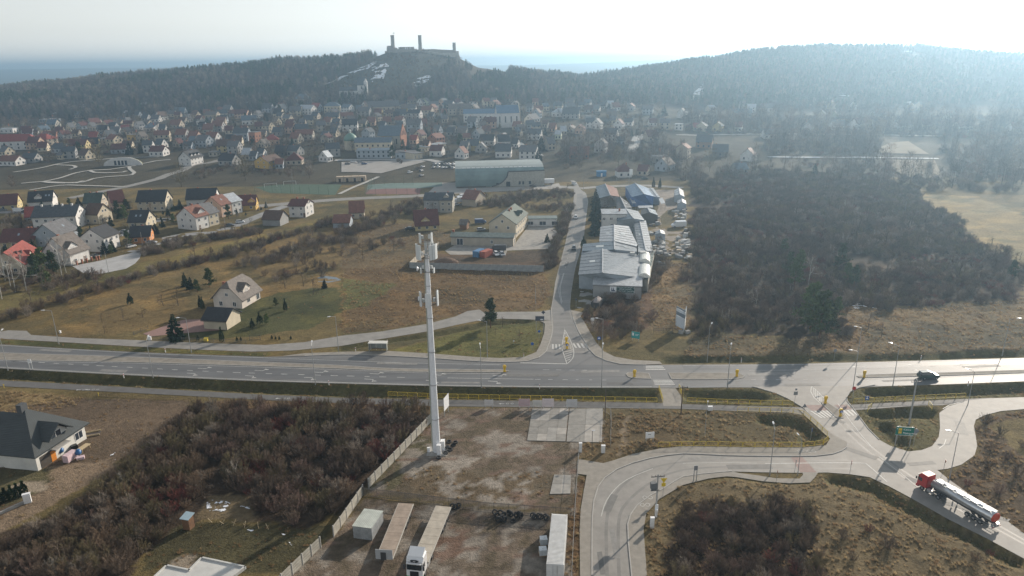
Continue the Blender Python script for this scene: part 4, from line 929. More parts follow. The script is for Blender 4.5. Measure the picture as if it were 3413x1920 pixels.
# snow left on the shaded slopes
SNOWM = mat('snow',(.74,.78,.84),rough=.7,var=.08,scale=.3)
def drape(name,polys,step,dz,m,thr,label,sc_=6.,zf=None):
    mb = MB()
    for P in polys:
        X = np.arange(min(p[0] for p in P),max(p[0] for p in P),step); Y = np.arange(min(p[1] for p in P),max(p[1] for p in P),step)
        if len(X) < 1 or len(Y) < 1: continue
        U,V = np.meshgrid(X,Y); k = inpoly(U + step / 2,V + step / 2,P) & (fnoise(U * .6 + 7,V,sc_) > thr)
        u,v = U[k],V[k]
        for a,b_ in zip(u,v):
            cs = [(a,b_),(a + step,b_),(a + step,b_ + step),(a,b_ + step)]
            zz = groundz(np.array([c[0] for c in cs]),np.array([c[1] for c in cs])) + dz
            mb.add([(c[0],c[1],zz[i]) for i,c in enumerate(cs)],[(0,1,2,3)])
    o = mb.build(name,m); o['kind'] = 'stuff'; o['label'] = label; return o
x,y = fill(CASTLE_SLOPE,.05,9,.4)
scatter('slope_scrub','low bare scrub dotted over the slope below the castle',pz(x,y,-.2),SH[:6],mix(len(x),[3,3,0,4,2,2]),rng.uniform(.4,1.0,len(x)))
drape('snow',SNOWZ,1.6,.25,SNOWM,.46,'old snow lying in streaks on the slope below the castle')
NS = [path(('G',(1560,880),(1640,860),(1740,900),(1700,960),(1560,980))),path(('G',(1820,920),(1890,930),(1880,960),(1760,960))),path(('G',(1540,1060),(1590,1070),(1570,1090))),path(('G',(1860,1100),(1920,1105),(1900,1118))),path(('G',(2120,1110),(2180,1115),(2170,1150),(2130,1140))),path(('G',(2180,1195),(2225,1190),(2220,1225),(2185,1215))),path(('G',(1700,980),(1770,1000),(1790,1030),(1740,1010))),path(('G',(870,1355),(920,1350),(900,1375))),path(('G',(820,545),(900,500),(970,495),(930,530),(870,575))),path(('G',(1790,1190),(1830,1195),(1815,1215))),
      path(('J',(1260,950),(1330,930),(1400,955),(1300,975))),path(('J',(1420,960),(1510,965),(1440,975)))]
drape('snow',NS,.12,.05,SNOWM,.585,'thin scraps of old snow among the bare shrubs',.55)
# ------------------------------------------------------------------ building kit
def wallm(k):
    c = dict(white=(.6,.59,.57),cream=(.52,.46,.35),yellow=(.5,.41,.21),grey=(.3,.3,.295),beige=(.4,.35,.28),orange=(.55,.24,.09),salmon=(.52,.36,.27),stone=(.36,.34,.29),brick=(.32,.15,.09),
             blue=(.10,.19,.42),dark=(.10,.09,.08),plank=(.20,.11,.06),greyblue=(.32,.36,.40),mint=(.42,.46,.36),block=(.60,.59,.55),amber=(.55,.36,.09),pale=(.62,.56,.5))[k]
    return mat('wall_' + k,c,rough=.9,var=.12,scale=.5,bump=.006,bscale=9)
ROOFC = dict(red=(.25,.055,.042),darkred=(.115,.042,.036),rust=(.19,.085,.06),brown=(.11,.068,.05),black=(.035,.036,.04),grey=(.13,.13,.135),slate=(.075,.085,.095),green=(.06,.085,.07),bluegrey=(.12,.16,.20),pale=(.42,.45,.48),metal=(.21,.235,.26),zinc=(.37,.39,.41),tan=(.15,.13,.115),greygreen=(.15,.18,.165),blue=(.12,.20,.30))
def roofm(k,rib='Y'):
    metal = k in ('metal','zinc','pale','bluegrey','greygreen','blue')
    return mat('roof_%s_%s' % (k,rib),ROOFC[k],rough=.5 if metal else .75,metal=.25 if metal else 0,var=.28,scale=1.1,wave=(rib,3.2),wdist=.03,spec=.4)
_wm = {}
def win_mesh(w,h,near):
    key = (round(w,2),round(h,2),near)
    if key in _wm: return _wm[key]
    if near:
        f = MB(); t = .09
        for a in ((-w / 2,-w / 2 + t,-h / 2,h / 2),(w / 2 - t,w / 2,-h / 2,h / 2),(-w / 2 + t,w / 2 - t,h / 2 - t,h / 2),(-w / 2 + t,w / 2 - t,-h / 2,-h / 2 + t)): f.box(a[0],a[1],-.07,.03,a[2],a[3])
        if w > .9: f.box(-.04,.04,-.065,.02,-h / 2 + t,h / 2 - t)
        g = MB().box(-w / 2 + t,w / 2 - t,-.03,.01,-h / 2 + t,h / 2 - t)
        _wm[key] = (f.data('window',FRAME),g.data('pane',GLASS))
    else:
        _wm[key] = (MB().box(-w / 2,w / 2,-.06,.02,-h / 2,h / 2).data('window',GLASS),None)
    return _wm[key]
FACE = {'F': (0,0),'R': (1,math.pi / 2),'B': (2,math.pi),'L': (3,-math.pi / 2)}
def window(t,face,u,z,w,h,W,D,near=True,name='window'):
    a,b_ = win_mesh(w,h,near); ry_ = FACE[face][1]
    loc = {'F': (u,-D / 2,z),'B': (-u,D / 2,z),'R': (W / 2,u,z),'L': (-W / 2,-u,z)}[face]
    o = put(name,a,t,loc,ry_)
    if b_: put('pane',b_,o)
    return o
def slab_prof(prof,th):       # roof shell from a profile line: add the underside
    return prof + [(a,b_ - th) for a,b_ in prof[::-1]]
def house(name,label,loc,rz,w,d,h,roof='gable',pitch=40,wall='white',rc='darkred',over=.5,wins='auto',chim=((0.1,.6),),near=True,cat='house',group=None,dormers=(),skyl=(),chm=None,door=None,gablewall=None,clip=.35,hr=None,plinth=True,storeys=None,lwins=True):
    t = thing(name,label,cat,loc,rz,group)
    tp = math.tan(R(pitch)); rise = tp * d / 2 if hr is None else hr
    wm = wallm(wall) if isinstance(wall,str) else wall; rm = roofm(rc) if isinstance(rc,str) else rc
    hw,hd = w / 2,d / 2; z0 = -.6
    W_ = MB()
    if roof in ('gable','half'):
        k = clip if roof == 'half' else 0
        prof = [(-hd,z0),(hd,z0),(hd,h),(hd * k,h + rise * (1 - k)),(-hd * k,h + rise * (1 - k)),(-hd,h)] if k else [(-hd,z0),(hd,z0),(hd,h),(0,h + rise),(-hd,h)]
        W_.prism(prof,-hw,hw)
        Rf = MB(); e = over; th = .22
        if not k:
            Rf.prism(slab_prof([(-hd - e,h - e * rise / hd + .06),(0,h + rise + .06),(hd + e,h - e * rise / hd + .06)][::-1],-th),-hw - e * .8,hw + e * .8)
        else:
            run = hd * k; A = hw + e * .8; zc = h + rise * (1 - k) + .1; zr = h + rise + .1; ze = h - e * rise / hd + .1; xi = A - run * .9
            vs = []
            for sx in (-1,1): vs += [(sx * A,-hd - e,ze),(sx * A,-run,zc),(sx * xi,0,zr),(sx * A,run,zc),(sx * A,hd + e,ze)]
            up = [(0,5,6,1),(1,6,7,2),(2,7,8,3),(3,8,9,4),(1,2,3),(6,8,7)]
            lo = [(v[0],v[1],v[2] - th) for v in vs]
            Rf.add(vs + lo,up + [tuple(i + 10 for i in f[::-1]) for f in up] + [(0,10,15,5),(4,9,19,14),(0,1,11,10),(1,3,13,11),(3,4,14,13),(5,15,16,6),(6,16,18,8),(8,18,19,9)])
    elif roof == 'hip':
        W_.box(-hw,hw,-hd,hd,z0,h); e = over; A,B_ = hw + e,hd + e; zr = h + rise * (B_ / hd); rx = max(.05,A - B_) if A > B_ else .05
        Rf = MB(); Rf.add([(-A,-B_,h - .05),(A,-B_,h - .05),(A,B_,h - .05),(-A,B_,h - .05),(-A,-B_,h + .15),(A,-B_,h + .15),(A,B_,h + .15),(-A,B_,h + .15),(-rx,0,zr),(rx,0,zr)],
                          [(0,3,2,1),(0,1,5,4),(1,2,6,5),(2,3,7,6),(3,0,4,7),(4,5,9,8),(5,6,9),(6,7,8,9),(7,4,8)])
    elif roof == 'flat':
        W_.box(-hw,hw,-hd,hd,z0,h); Rf = MB().box(-hw - .25,hw + .25,-hd - .25,hd + .25,h,h + .3)
    else:                       # mono-pitch, high at the back
        W_.prism([(-hd,z0),(hd,z0),(hd,h + rise),(-hd,h)],-hw,hw)
        e = over; s = rise / d
        Rf = MB().prism(slab_prof([(-hd - e,h - e * s + .05),(hd + e,h + rise + e * s + .05)][::-1],-.2),-hw - e,hw + e)
    W_.build('wall',wm,t); rf = Rf.build('roof',rm,t)
    if near and roof in ('gable','half','mono'):
        for sy in ((-1,) if roof == 'mono' else (-1,1)):
            gz = h - over * rise / (hd if roof != 'mono' else d) - .05; MB().tube((-hw - over * .6,sy * (hd + over + .06),gz),(hw + over * .6,sy * (hd + over + .06),gz),.075,n=5).build('gutter',plain('gutter_dark',(.12,.1,.09)),t)
        MB().tube((hw - .15,-hd - .08,0),(hw - .15,-hd - .08,h - .2),.05,n=5).build('downpipe',MATS['gutter_dark'],t)
    for cx,cy_ in chim:
        ax,ay = cx * hw,cy_ * hd * .5; zt = h + rise * (1 - abs(ay) / hd)
        c = MB().box(ax - .35,ax + .35,ay - .35,ay + .35,zt - 1.0,zt + 1.0); c.box(ax - .43,ax + .43,ay - .43,ay + .43,zt + 1.0,zt + 1.12)
        c.build('chimney',chm or BRICKC,rf)
    for u,wd,hd_ in dormers:      # gabled dormer on the front slope
        y0 = -hd * .82; zb = h + rise * (1 - .82) - .3; dm = thing_child('dormer',t)
        dw = MB().prism([(u - wd / 2,zb),(u + wd / 2,zb),(u + wd / 2,zb + hd_),(u,zb + hd_ + wd * .38),(u - wd / 2,zb + hd_)],y0,-.02 * hd,'Y'); dw.build('dormer_wall',wm,dm)
        pr = [(u - wd / 2 - .3,zb + hd_ - .18),(u,zb + hd_ + wd * .38 + .12),(u + wd / 2 + .3,zb + hd_ - .18)]
        MB().prism(slab_prof(pr,-.16)[::-1],y0 - .35,hd * .02,'Y').build('dormer_roof',rm,dm)
        a,b_ = win_mesh(min(1.3,wd * .55),1.15,near); put('window',a,dm,(u,y0,zb + hd_ * .62))
    for u,v in skyl:
        y = -hd * v; z = h + rise * (1 - v) + .12
        s = MB(); s.cbox((0,0,0),(.8,1.2,.1)); o = s.build('skylight',plain('skylight_glass',(.30,.36,.42),rough=.1),t); o.location = (u,y,z + .1); o.rotation_euler = (math.atan2(rise,hd),0,0)
    if wins == 'auto':
        wins = []; n = max(2,int(w / 3.2)); st = storeys or max(1,int((h + .3) / 2.7))
        for s in range(st):
            for i in range(n):
                wins.append(('F',-hw + (i + .5) * w / n,1.5 + s * 2.8,1.2,1.3))
            for f in (('R','L') if lwins else ('R',)):
                for u in (-d * .22,d * .22): wins.append((f,u,1.5 + s * 2.8,1.1,1.3))
        if roof == 'gable' and rise > 2.2: wins += [('R',-.9,h + .9,.9,1.2),('R',.9,h + .9,.9,1.2),('L',0,h + .9,.9,1.2)]
    for wi in wins: window(t,*wi,w,d,near)
    if door:
        f,u = door; loc = {'F': (u,-hd,1.05),'R': (hw,u,1.05),'L': (-hw,-u,1.05)}[f]
        put('door',MB().box(-.5,.5,-.06,.02,-1.05,1.05).data('door',plain('door_brown',(.12,.06,.03),rough=.6)),t,loc,FACE[f][1])
    return t
def thing_child(name,parent):
    o = bpy.data.objects.new(name,None); col.objects.link(o); o.parent = parent; return o
def foot_of(s,p1,p2,d):
    a = at(s,*p1); b_ = at(s,*p2); v = b_ - a; v.z = 0; rz = math.atan2(v.y,v.x); n = Vector((-v.y,v.x,0)).normalized()
    c = (a + b_) / 2 + n * (d / 2); c.z = min(a.z,b_.z) if c.y > 425 else 0
    return c,rz,v.length
def H(s,p1,p2,d,h,wall,rc,label,name='house',**k):
    c,rz,w = foot_of(s,p1,p2,d)
    return house(name,label,c,rz,w,d,h,wall=wall,rc=rc,**k)
EG = 'houses of the estate beyond the meadow'
# ------------------------------------------------------------------ estate beyond the meadow
H('c',(-160,475),(270,445),10,3.0,'yellow','darkred','yellow-gabled house with long dark red roof at the estate edge',pitch=42,group=EG,chim=((.3,.3),),skyl=((-2,.5),))
H('c',(450,470),(812,445),11,4.8,'white','black','white house with black roof and one white gabled dormer',pitch=38,group=EG,dormers=((-1,3.2,1.5),),skyl=((2.5,.5),(4,.5)),chim=((-.5,.2),))
H('c',(1270,440),(1530,430),9.5,3.2,'beige','green','beige house with dark green roof beside the estate street',pitch=42,group=EG,chim=((-.5,.2),(.3,.2)))
H('c',(1705,475),(1912,450),9.5,4.8,'salmon','darkred','salmon-gabled house with steep dark red roof',pitch=46,group=EG,chim=())
H('c',(2085,480),(2510,468),10,5.4,'cream','black','long cream two-storey house with black roof',pitch=42,group=EG,chim=((-.2,.2),))
t = H('c',(520,765),(1175,735),12,6.2,'white','slate','white terrace of four houses under one dark slate roof','terraced_house',pitch=33,group=EG,chim=((-.7,-.2),(-.2,-.2),(.25,-.2),(.7,-.2)),skyl=((-6,.5),(-1,.5),(3,.5),(7,.5)),chm=mat('chimney_white',(.6,.6,.58)))
H('c',(1290,660),(1497,668),9,4.8,'cream','brown','cream house with brown roof behind the white terrace',pitch=42,group=EG)
H('c',(395,650),(640,630),9,3.0,'greyblue','red','low house with red roof half hidden behind the white terrace',pitch=40,group=EG)
H('c',(1945,730),(2212,725),10,3.0,'cream','black','cream gabled house with black roof next to the orange house',pitch=40,group=EG,skyl=((-1,.5),(1,.5)),chim=())
H('c',(1990,965),(2268,945),9,3.3,'orange','black','bright orange house with black roof at the turning circle',pitch=34,group=EG,over=.9)
t = H('c',(1600,1085),(1825,995),10,5.8,'white','black','white house with solar panels on its black roof',pitch=34,group=EG,chim=())
hw_ = .0
sp = MB()
SOL = plain('solar_cell',(.02,.03,.06),rough=.15,spec=.8)
rise = math.tan(R(34)) * 5
for i in range(8):
    for j in range(2):
        o = put('solar_panel',MB().cbox((0,0,0),(1.04,1.4,.06)).cbox((0,0,.012),(.94,1.28,.06),1).data('solar_panel',[FRAME,SOL]),t,(-4.2 + i * 1.06,-2.3 - j * .0 + (1.15 - j * 1.45),0)); v = abs(o.location.y) / 5
        o.location.z = 5.8 + rise * (1 - v) + .2; o.rotation_euler = (math.atan2(rise,5),0,0)
H('c',(1080,1295),(1372,1195),12,4.6,'white','tan','large white house with grey-brown roof and dark lean-to porch',pitch=44,group=EG,dormers=((-1.5,4.5,1.2),),chim=((-.3,.2),),door=('F',2))
H('c',(905,1010),(1205,905),11,5.0,'greyblue','grey','pale grey house with grey roof behind the grey-brown roofed house',pitch=38,group=EG,skyl=((1.5,.5),))
H('c',(20,1040),(530,1020),10,2.9,'yellow','darkred','yellow bungalow with long dark red roof and balcony gable',pitch=40,group=EG,chim=((.35,.3),(.55,.3)),skyl=((0,.5),))
H('c',(395,1405),(650,1205),11,3.4,'cream','red','house with bright red roof and three dark chimneys among pines',pitch=40,group=EG,chim=((-.5,-.8),(-.2,-1),(.3,.2)),dormers=((1,3,.9),),chm=plain('chimney_dark',(.08,.05,.05)))
H('d',(712,760),(905,705),11,6.0,'white','rust','white semi-detached house with rust-red roof and wide dormer',pitch=36,group=EG,dormers=((1,4,1.2),),chim=((.2,.1),),door=('F',-2))
H('d',(907,704),(1060,662),11,6.0,'cream','grey','cream semi-detached house with grey roof',pitch=34,group=EG,chim=(),lwins=False)
H('d',(1092,565),(1250,522),11,6.0,'salmon','rust','salmon semi-detached house with rust-red roof and skylight',pitch=34,group=EG,skyl=((0,.5),),chim=((.1,.1),))
H('d',(1252,521),(1402,485),11,6.2,'white','pale','white semi-detached house with pale metal roof',pitch=30,group=EG,chim=(),lwins=False)
H('d',(560,410),(1000,392),10,4.2,'white','black','wide white house with black hipped-look roof behind the semi-detached pair',pitch=42,group=EG,chim=((-.3,.2),))
H('d',(1320,468),(1600,455),9,3.0,'amber','darkred','amber house with dark red roof at the end of the estate street',pitch=42,group=EG,chim=((-.2,.3),(.4,.3)),dormers=((2.5,3.4,1.2),))
H('d',(2108,560),(2352,565),9.5,5.6,'white','darkred','plain white cube house with dark red roof alone beside the meadow',pitch=26,group=EG,chim=((-.4,.1),(.4,.1)),door=('F',3.5))
H('d',(1705,690),(1967,698),8,3.2,'grey','brown','grey shed with dark brown roof beside the white cube house','shed',cat='shed',pitch=38,wins=(),chim=(),group=EG)
MG = 'houses on the plots before the cross road'
H('E',(65,520),(172,515),9,3.2,'cream','rust','small house with rust-red roof and timber gable beside the hedge',pitch=44,group=MG)
H('E',(-60,590),(62,588),8,2.6,'greyblue','rust','low outbuilding with rust-red roof below the small house','outbuilding',cat='outbuilding',pitch=34,wins=(),chim=(),group=MG)
H('E',(625,468),(742,470),9,6.2,'grey','slate','tall grey semi-detached house with slate roof near the parked trucks',pitch=30,group=MG)
H('E',(743,472),(838,472),9,6.4,'stone','slate','tall stone-grey semi-detached house with attic dormer',pitch=30,group=MG,dormers=((0,2.6,1.2),),lwins=False)
H('E',(912,420),(1012,428),11,3.8,'beige','rust','beige warehouse house with rust-red roof behind the parked trucks',pitch=32,group=MG,wins=(),chim=((.2,.1),))
H('E',(560,615),(735,605),10,2.8,'yellow','darkred','yellow-walled cottage with steep dark red roof standing alone on the dry field',pitch=48,group=MG,chim=((0,.1),),dormers=((-.5,3.8,1.0),))
H('E',(1316,665),(1402,575),11.5,6.0,'cream','green','cream two-storey office with dark green roof in the walled yard','office_building',cat='building',pitch=34,dormers=((1,3,1.1),(5,2,1.1)),chim=((-.2,-.3),(.1,-.3)))
H('E',(828,718),(1296,728),7,3.6,'beige','greygreen','long low beige workshop with grey-green roof in the walled yard','workshop',cat='building',roof='gable',pitch=14,chim=((-.97,0),),wins=[('F',-9,1.5,2.6,2.8),('F',4,1.7,1.0,1.4),('R',0,1.3,1.6,2.2)])
H('E',(1412,575),(1625,573),6,3.2,'white','greygreen','white garage row with dark doors at the back of the walled yard','garage_row',cat='garage',roof='flat',chim=(),wins=[('F',-5.5,1.4,2.6,1.6),('F',0,1.3,3,1.8),('F',5.5,1.3,3,1.8)])
H('E',(893,600),(945,602),4,2.6,'plank','tan','small dark plank shed behind the long low workshop','shed',cat='shed',pitch=36,wins=(),chim=())
# ------------------------------------------------------------------ the house on the lawn and its garage
t = H('D',(1830,972),(1968,892),9.6,3.3,'pale','tan','pale house with half-hipped grey-brown roof on the lawn by the frontage road',roof='half',pitch=45,clip=.36,chim=((-.72,.55),),over=.7,dormers=((-.6,3.6,1.5),),
      wins=[('F',-1.5,1.5,1.6,1.2),('F',3.6,1.3,1.6,2.2),('L',-2.3,1.3,1.2,1.5),('L',2.3,1.3,1.2,1.5),('L',0,4.2,1.0,1.1),('R',0,1.5,1.2,1.4)])
H('D',(1543,1122),(1715,1132),7,2.9,'cream','black','cream garage with black roof in front of the pale house','garage',cat='garage',pitch=32,over=.6,wins=(),chim=())

# ------------------------------------------------------------------ new house with dark hipped roof and building materials
A = at('G',290,658); B_ = at('G',655,412); v = (B_ - A); Lh = v.length; rz = math.atan2(v.y,v.x); u_ = v.normalized(); n_ = Vector((-u_.y,u_.x,0))
dH = 12.5; cH = A + u_ * (Lh / 2) + n_ * (dH / 2)
DKROOF = mat('roof_new_tiles',(.042,.05,.052),rough=.5,var=.12,scale=.5,wave=('X',4.2),wdist=.035,spec=.4)
t = house('house','unfinished white house with dark hipped tile roof beside the dirt track',cH,rz,Lh,dH,3.1,roof='hip',pitch=41,wall='block',rc=DKROOF,over=.75,chim=(),wins=[('F',Lh / 2 - 1.7,1.7,2.0,1.6)],lwins=False)
dm = thing_child('dormer',t); du = -.3; dwid = 4.6; zb = 3.2
DW = MB().prism([(du - dwid / 2,zb),(du + dwid / 2,zb),(du + dwid / 2,zb + 1.5),(du,zb + 3.3),(du - dwid / 2,zb + 1.5)],-dH / 2 + .25,0,'Y'); DW.build('dormer_wall',wallm('block'),dm)
MB().prism(slab_prof([(du - dwid / 2 - .6,zb + 1.2),(du,zb + 3.62),(du + dwid / 2 + .6,zb + 1.2)],-.2)[::-1],-dH / 2 - .9,.4,'Y').build('dormer_roof',DKROOF,dm)
a,b_ = win_mesh(2.6,1.9,True); o = put('window',a,dm,(du - .2,-dH / 2 + .24,zb + 1.1)); put('pane',b_,o)
put('door',MB().box(-.55,.55,-.08,.02,-1.05,1.05).data('door',plain('door_orange',(.55,.2,.03),rough=.5)),t,(du - 1.9,-dH / 2,1.05))
put('garage_door',MB().box(-1.5,1.5,-.05,.02,-1.15,1.15).data('garage_door',plain('garage_dark',(.06,.05,.04),rough=.6)),t,(-Lh / 2 + 2.3,-dH / 2,1.2))
MB().box(du - 2.4,du + 1.2,-dH / 2 - 1.4,-dH / 2 + .05,2.45,2.62).build('porch_slab',CONC,t)
MB().box(-.9,.5,-.2,.9,7.2,10.2).build('chimney',plain('chimney_slate',(.07,.075,.08)),t)
for su,sv in ((-4.0,1.2),(-3.0,-1.0)):
    o = MB().cbox((0,0,0),(.1,.9,1.3)).build('skylight',MATS['skylight_glass'],t); o.location = (-Lh / 2 + 1.9,sv,5.0); o.rotation_euler = (0,R(48),0)
# rear wing roof of the same house
wg = MB(); wg.prism([(-3.4,0),(3.4,0),(3.4,2.9),(0,5.4),(-3.4,2.9)],dH / 2 - 1,dH / 2 + 5.5,'Y'); o = wg.build('rear_wing',wallm('block'),t); o.location = (Lh / 2 - 2.2,0,0)
o = MB().prism(slab_prof([(-4.0,2.55),(0,5.65),(4.0,2.55)],-.2)[::-1],dH / 2 - 3,dH / 2 + 6.2,'Y').build('rear_wing_roof',DKROOF,t); o.location = (Lh / 2 - 2.2,0,0)
P = at('G',535,570)
fb = thing('insulation_stack','pallet stack of pale pink insulation packs outside the unfinished house','building material',P,rz)
for i in range(2):
    for j in range(4): MB().box(-1.2 + i * 1.25,i * 1.25,-.6,.6,j * .36,j * .36 + .34).build('insulation_pack',plain('foam_pink',(.62,.47,.5)),fb)
P = at('G',610,565); tag(MB().cbox((P.x,P.y,.25),(1.3,.9,.5),rz=.5).build('insulation_pack',MATS['foam_pink']),'single pink insulation pack lying beside the stack','building material')
def barrel_mixer(s,x,y,label):
    P = at(s,x,y); t = thing('cement_mixer',label,'cement mixer',P,.4)
    m = plain('mixer_blue',(.03,.12,.3),rough=.4); rings = []
    for zz,r in ((.55,.25),(.75,.52),(1.1,.58),(1.35,.42),(1.5,.3)): rings.append([(math.cos(k * .5236) * r,math.sin(k * .5236) * r + (zz - 1) * .35,zz) for k in range(12)])
    MB().loft(rings).build('drum',m,t,True); f = MB()
    for a in (-.4,.4):
        f.tube((a,-.5,0),(a,.1,.95),.035); f.tube((a,.5,0),(a,.1,.95),.035)
    f.tube((-.4,0,.8),(.4,0,.8),.03); f.build('frame',STEEL,t)
    for a in (-.45,.45): MB().wheel((a,.5,.2),.2,.08,'X').build('wheel',RUBBER,t)
barrel_mixer('G',465,535,'blue cement mixer by the orange door of the unfinished house'); barrel_mixer('G',597,550,'blue cement mixer standing behind the pink insulation stack')
P = at('G',638,500); t = thing('trestle_table','pale timber trestle table on the earth beside the unfinished house','table',P,rz); tm = plain('raw_timber',(.5,.4,.25))
for k in range(4): MB().box(-1.2,1.2,-.6 + k * .31,-.6 + k * .31 + .27,.78,.83).build('plank',tm,t)
for a in (-1,1):
    for b2 in (-.45,.45): MB().tube((a,b2,0),(a * .9,b2,.78),.05,n=4).build('leg',tm,t)
P = at('G',562,488); tag(MB().cbox((P.x,P.y,.4),(1.1,.9,.8),rz=.8).build('rubbish_sack',plain('black_plastic',(.015,.015,.017),rough=.35)),'black plastic sack beside the trestle table','sack')
P = at('G',690,380); t = thing('mortar_box','shallow dark timber box lying beyond the corner of the unfinished house','box',P,.35)
MB().box(-1.6,1.6,-.9,.9,0,.06).build('base',plain('dark_timber',(.07,.055,.045)),t)
for a in (-.9,.9): MB().box(-1.6,1.6,a - .05,a + .05,.06,.35).build('side',tm,t)
P = at('G',212,895); t = thing('meter_cabinet','white electricity cabinet at the end of the thuja hedge','cabinet',P,.5)
MB().box(-.55,.55,-.25,.25,0,1.7).box(-.6,.6,-.3,.3,1.7,1.78).build('cabinet_body',WHITE,t); MB().box(-.45,.45,-.29,-.25,.3,1.5).build('door',FRAME,t)
hl = path(('G',(-150,980),(0,905),(185,835)))
L_ = resample(hl,.75,False)
for i,P in enumerate(L_):
    o = thing('thuja','dark green thuja in the hedge beside the dirt track','thuja',(P.x,P.y,-.05),random.uniform(0,6),'thujas of the hedge beside the dirt track'); o.scale = (1.15,1.15,.75)
    put('trunk',THUJA[0][0],o); put('crown',THUJA[0][1],o)
P = path(('G',(-50,1010),(190,900))); t = thing('low_wall','low pale concrete wall under the thuja hedge','wall',P[0],math.atan2((P[1] - P[0]).y,(P[1] - P[0]).x)); MB().box(0,(P[1] - P[0]).length,-.12,.12,-.1,.45).build('wall_base',CONC,t); MB().box(0,(P[1] - P[0]).length,-.16,.16,.45,.52).build('coping',CONC,t)
# outhouse and stakes in the clearing
P = at('G',1428,1085); t = thing('outhouse','narrow brown plank outhouse with pale blue lid roof in the clearing','outhouse',P,-.25)
for k in range(6): MB().box(-.62 + k * .207,-.62 + k * .207 + .195,-.6,-.56,0,2.1).build('plank',wallm('plank'),t)
MB().box(-.62,.62,-.56,.6,0,2.1).build('wall',mat('plank_side',(.16,.085,.045),wave=('Y',6)),t); MB().prism(slab_prof([(-.85,2.08),(.8,2.35)][::-1],-.08),-.8,.8).build('roof',plain('tin_blue',(.34,.45,.5),rough=.5),t)
for i,(x,y) in enumerate(((1590,1050),(1680,1065),(1770,1065),(1850,1078),(1950,1085),(2020,1095))):
    P = at('G',x,y); t = thing('stake','crossed pale timber setting-out stakes in the clearing','stake',P,i * .5,'setting-out stakes')
    MB().tube((-.3,0,-.05),(.35,0,.9),.045,n=4).build('stick',tm,t); MB().tube((.3,.06,-.05),(-.35,.06,.85),.045,n=4).build('stick',tm,t)
# concrete foundation slab of a new building
q = pts('G',(1260,1384),(1430,1420),(1525,1325),(1850,1395)); q2 = ext(path(('G',(1850,1395),(1780,1449))),0,8); q3 = ext(path(('G',(1260,1384),(1190,1449))),0,8)
t = thing('foundation_slab','fresh concrete foundation slab with raised kerb edge in the clearing','foundation',(0,0,0))
base = [q3[-1],q[0],q[1],q[2],q[3],q2[-1]]
Pm = MB(); tri = tessellate_polygon([[Vector((p.x,p.y,0)) for p in base]]); Pm.add([(p.x,p.y,.3) for p in base],[tuple(f) if (base[f[1]] - base[f[0]]).to_2d().to_3d().cross((base[f[2]] - base[f[0]]).to_2d().to_3d()).z > 0 else tuple(f)[::-1] for f in tri]); Pm.build('slab',mat('fresh_concrete',(.5,.5,.48),var=.12,scale=.4),t)
for i in range(5):
    a,b2 = base[i],base[i + 1]; d = (b2 - a); s = MB(); s.cbox(((a.x + b2.x) / 2,(a.y + b2.y) / 2,.24),(d.length + .25,.25,.5),rz=math.atan2(d.y,d.x)); s.build('edge',MATS['fresh_concrete'],t)

# ------------------------------------------------------------------ factory strip: roofs surveyed at their heights
def atz(s,x,y,z):
    d = ray(s,x,y); k = (z - CAMH) / d[2]; return Vector((d[0] * k,d[1] * k,z))
def hall(name,label,L2,Rg,R2,zl,zr,wall,rl,rr=None,cat='building',wins=(),base=0.):
    """gabled hall from left eave, ridge and right eave (front point, back point)"""
    lf,lb = [atz(s,x,y,zl) for s,x,y in L2]; rf,rb = [atz(s,x,y,zl) for s,x,y in R2]
    gf,gb = [atz(s,x,y,zr) for s,x,y in Rg]
    t = thing(name,label,cat,(0,0,0))
    up = Vector((0,0,.14))
    def slab(a,b_,c,d,m,nm):
        mb = MB(); q = [a + up,b_ + up,c + up,d + up]; lo = [a,b_,c,d]
        mb.add(q + lo,[(0,1,2,3),(7,6,5,4),(0,4,5,1),(1,5,6,2),(2,6,7,3),(3,7,4,0)]); return mb.build(nm,m,t)
    r1 = slab(lf,gf,gb,lb,roofm(rl,'Y'),'roof'); r2 = slab(gf,rf,rb,gb,roofm(rr or rl,'Y'),'roof')
    cap = MB(); cap.tube(gf + Vector((0,-.1,.2)),gb + Vector((0,.1,.2)),.22,n=5); cap.build('ridge_cap',roofm('zinc','Y'),r1)
    for e0,e1,ow in ((lf,lb,r1),(rf,rb,r2)):
        n_ = max(2,int((e1 - e0).length / 4))
        for k in range(1,n_):
            a_ = e0.lerp(e1,k / n_) + up * 1.15; b_ = gf.lerp(gb,k / n_) + up * 1.15; MB().tube(a_,b_,.06,n=4).build('roof_seam',plain('seam_dark',(.12,.13,.14)),ow)
        a_ = e0.lerp(e1,.5) * .45 + gf.lerp(gb,.5) * .55 + up * 1.2; dd = (e1 - e0).normalized(); sl = (gf.lerp(gb,.5) - e0.lerp(e1,.5)) * .12
        MB().add([a_ - dd * 1.2 - sl,a_ + dd * 1.2 - sl,a_ + dd * 1.2 + sl,a_ - dd * 1.2 + sl],[(0,1,2,3)]).build('rooflight',plain('rooflight_pale',(.5,.53,.52),rough=.3),ow)
    c = (lf + lb + rf + rb) / 4; ins = lambda p: Vector((c.x + (p.x - c.x) * .975,c.y + (p.y - c.y) * .985,p.z - .02))
    F5 = [ins(lf),ins(gf),ins(rf)]; B5 = [ins(lb),ins(gb),ins(rb)]; dn = lambda p: Vector((p.x,p.y,base - .3))
    w = MB(); vs = [dn(F5[0]),dn(F5[2]),F5[2],F5[1],F5[0],dn(B5[0]),dn(B5[2]),B5[2],B5[1],B5[0]]
    w.add(vs,[(0,1,2,3,4),(9,8,7,6,5),(0,4,9,5),(1,6,7,2)]); w.build('wall',wallm(wall),t)
    return t
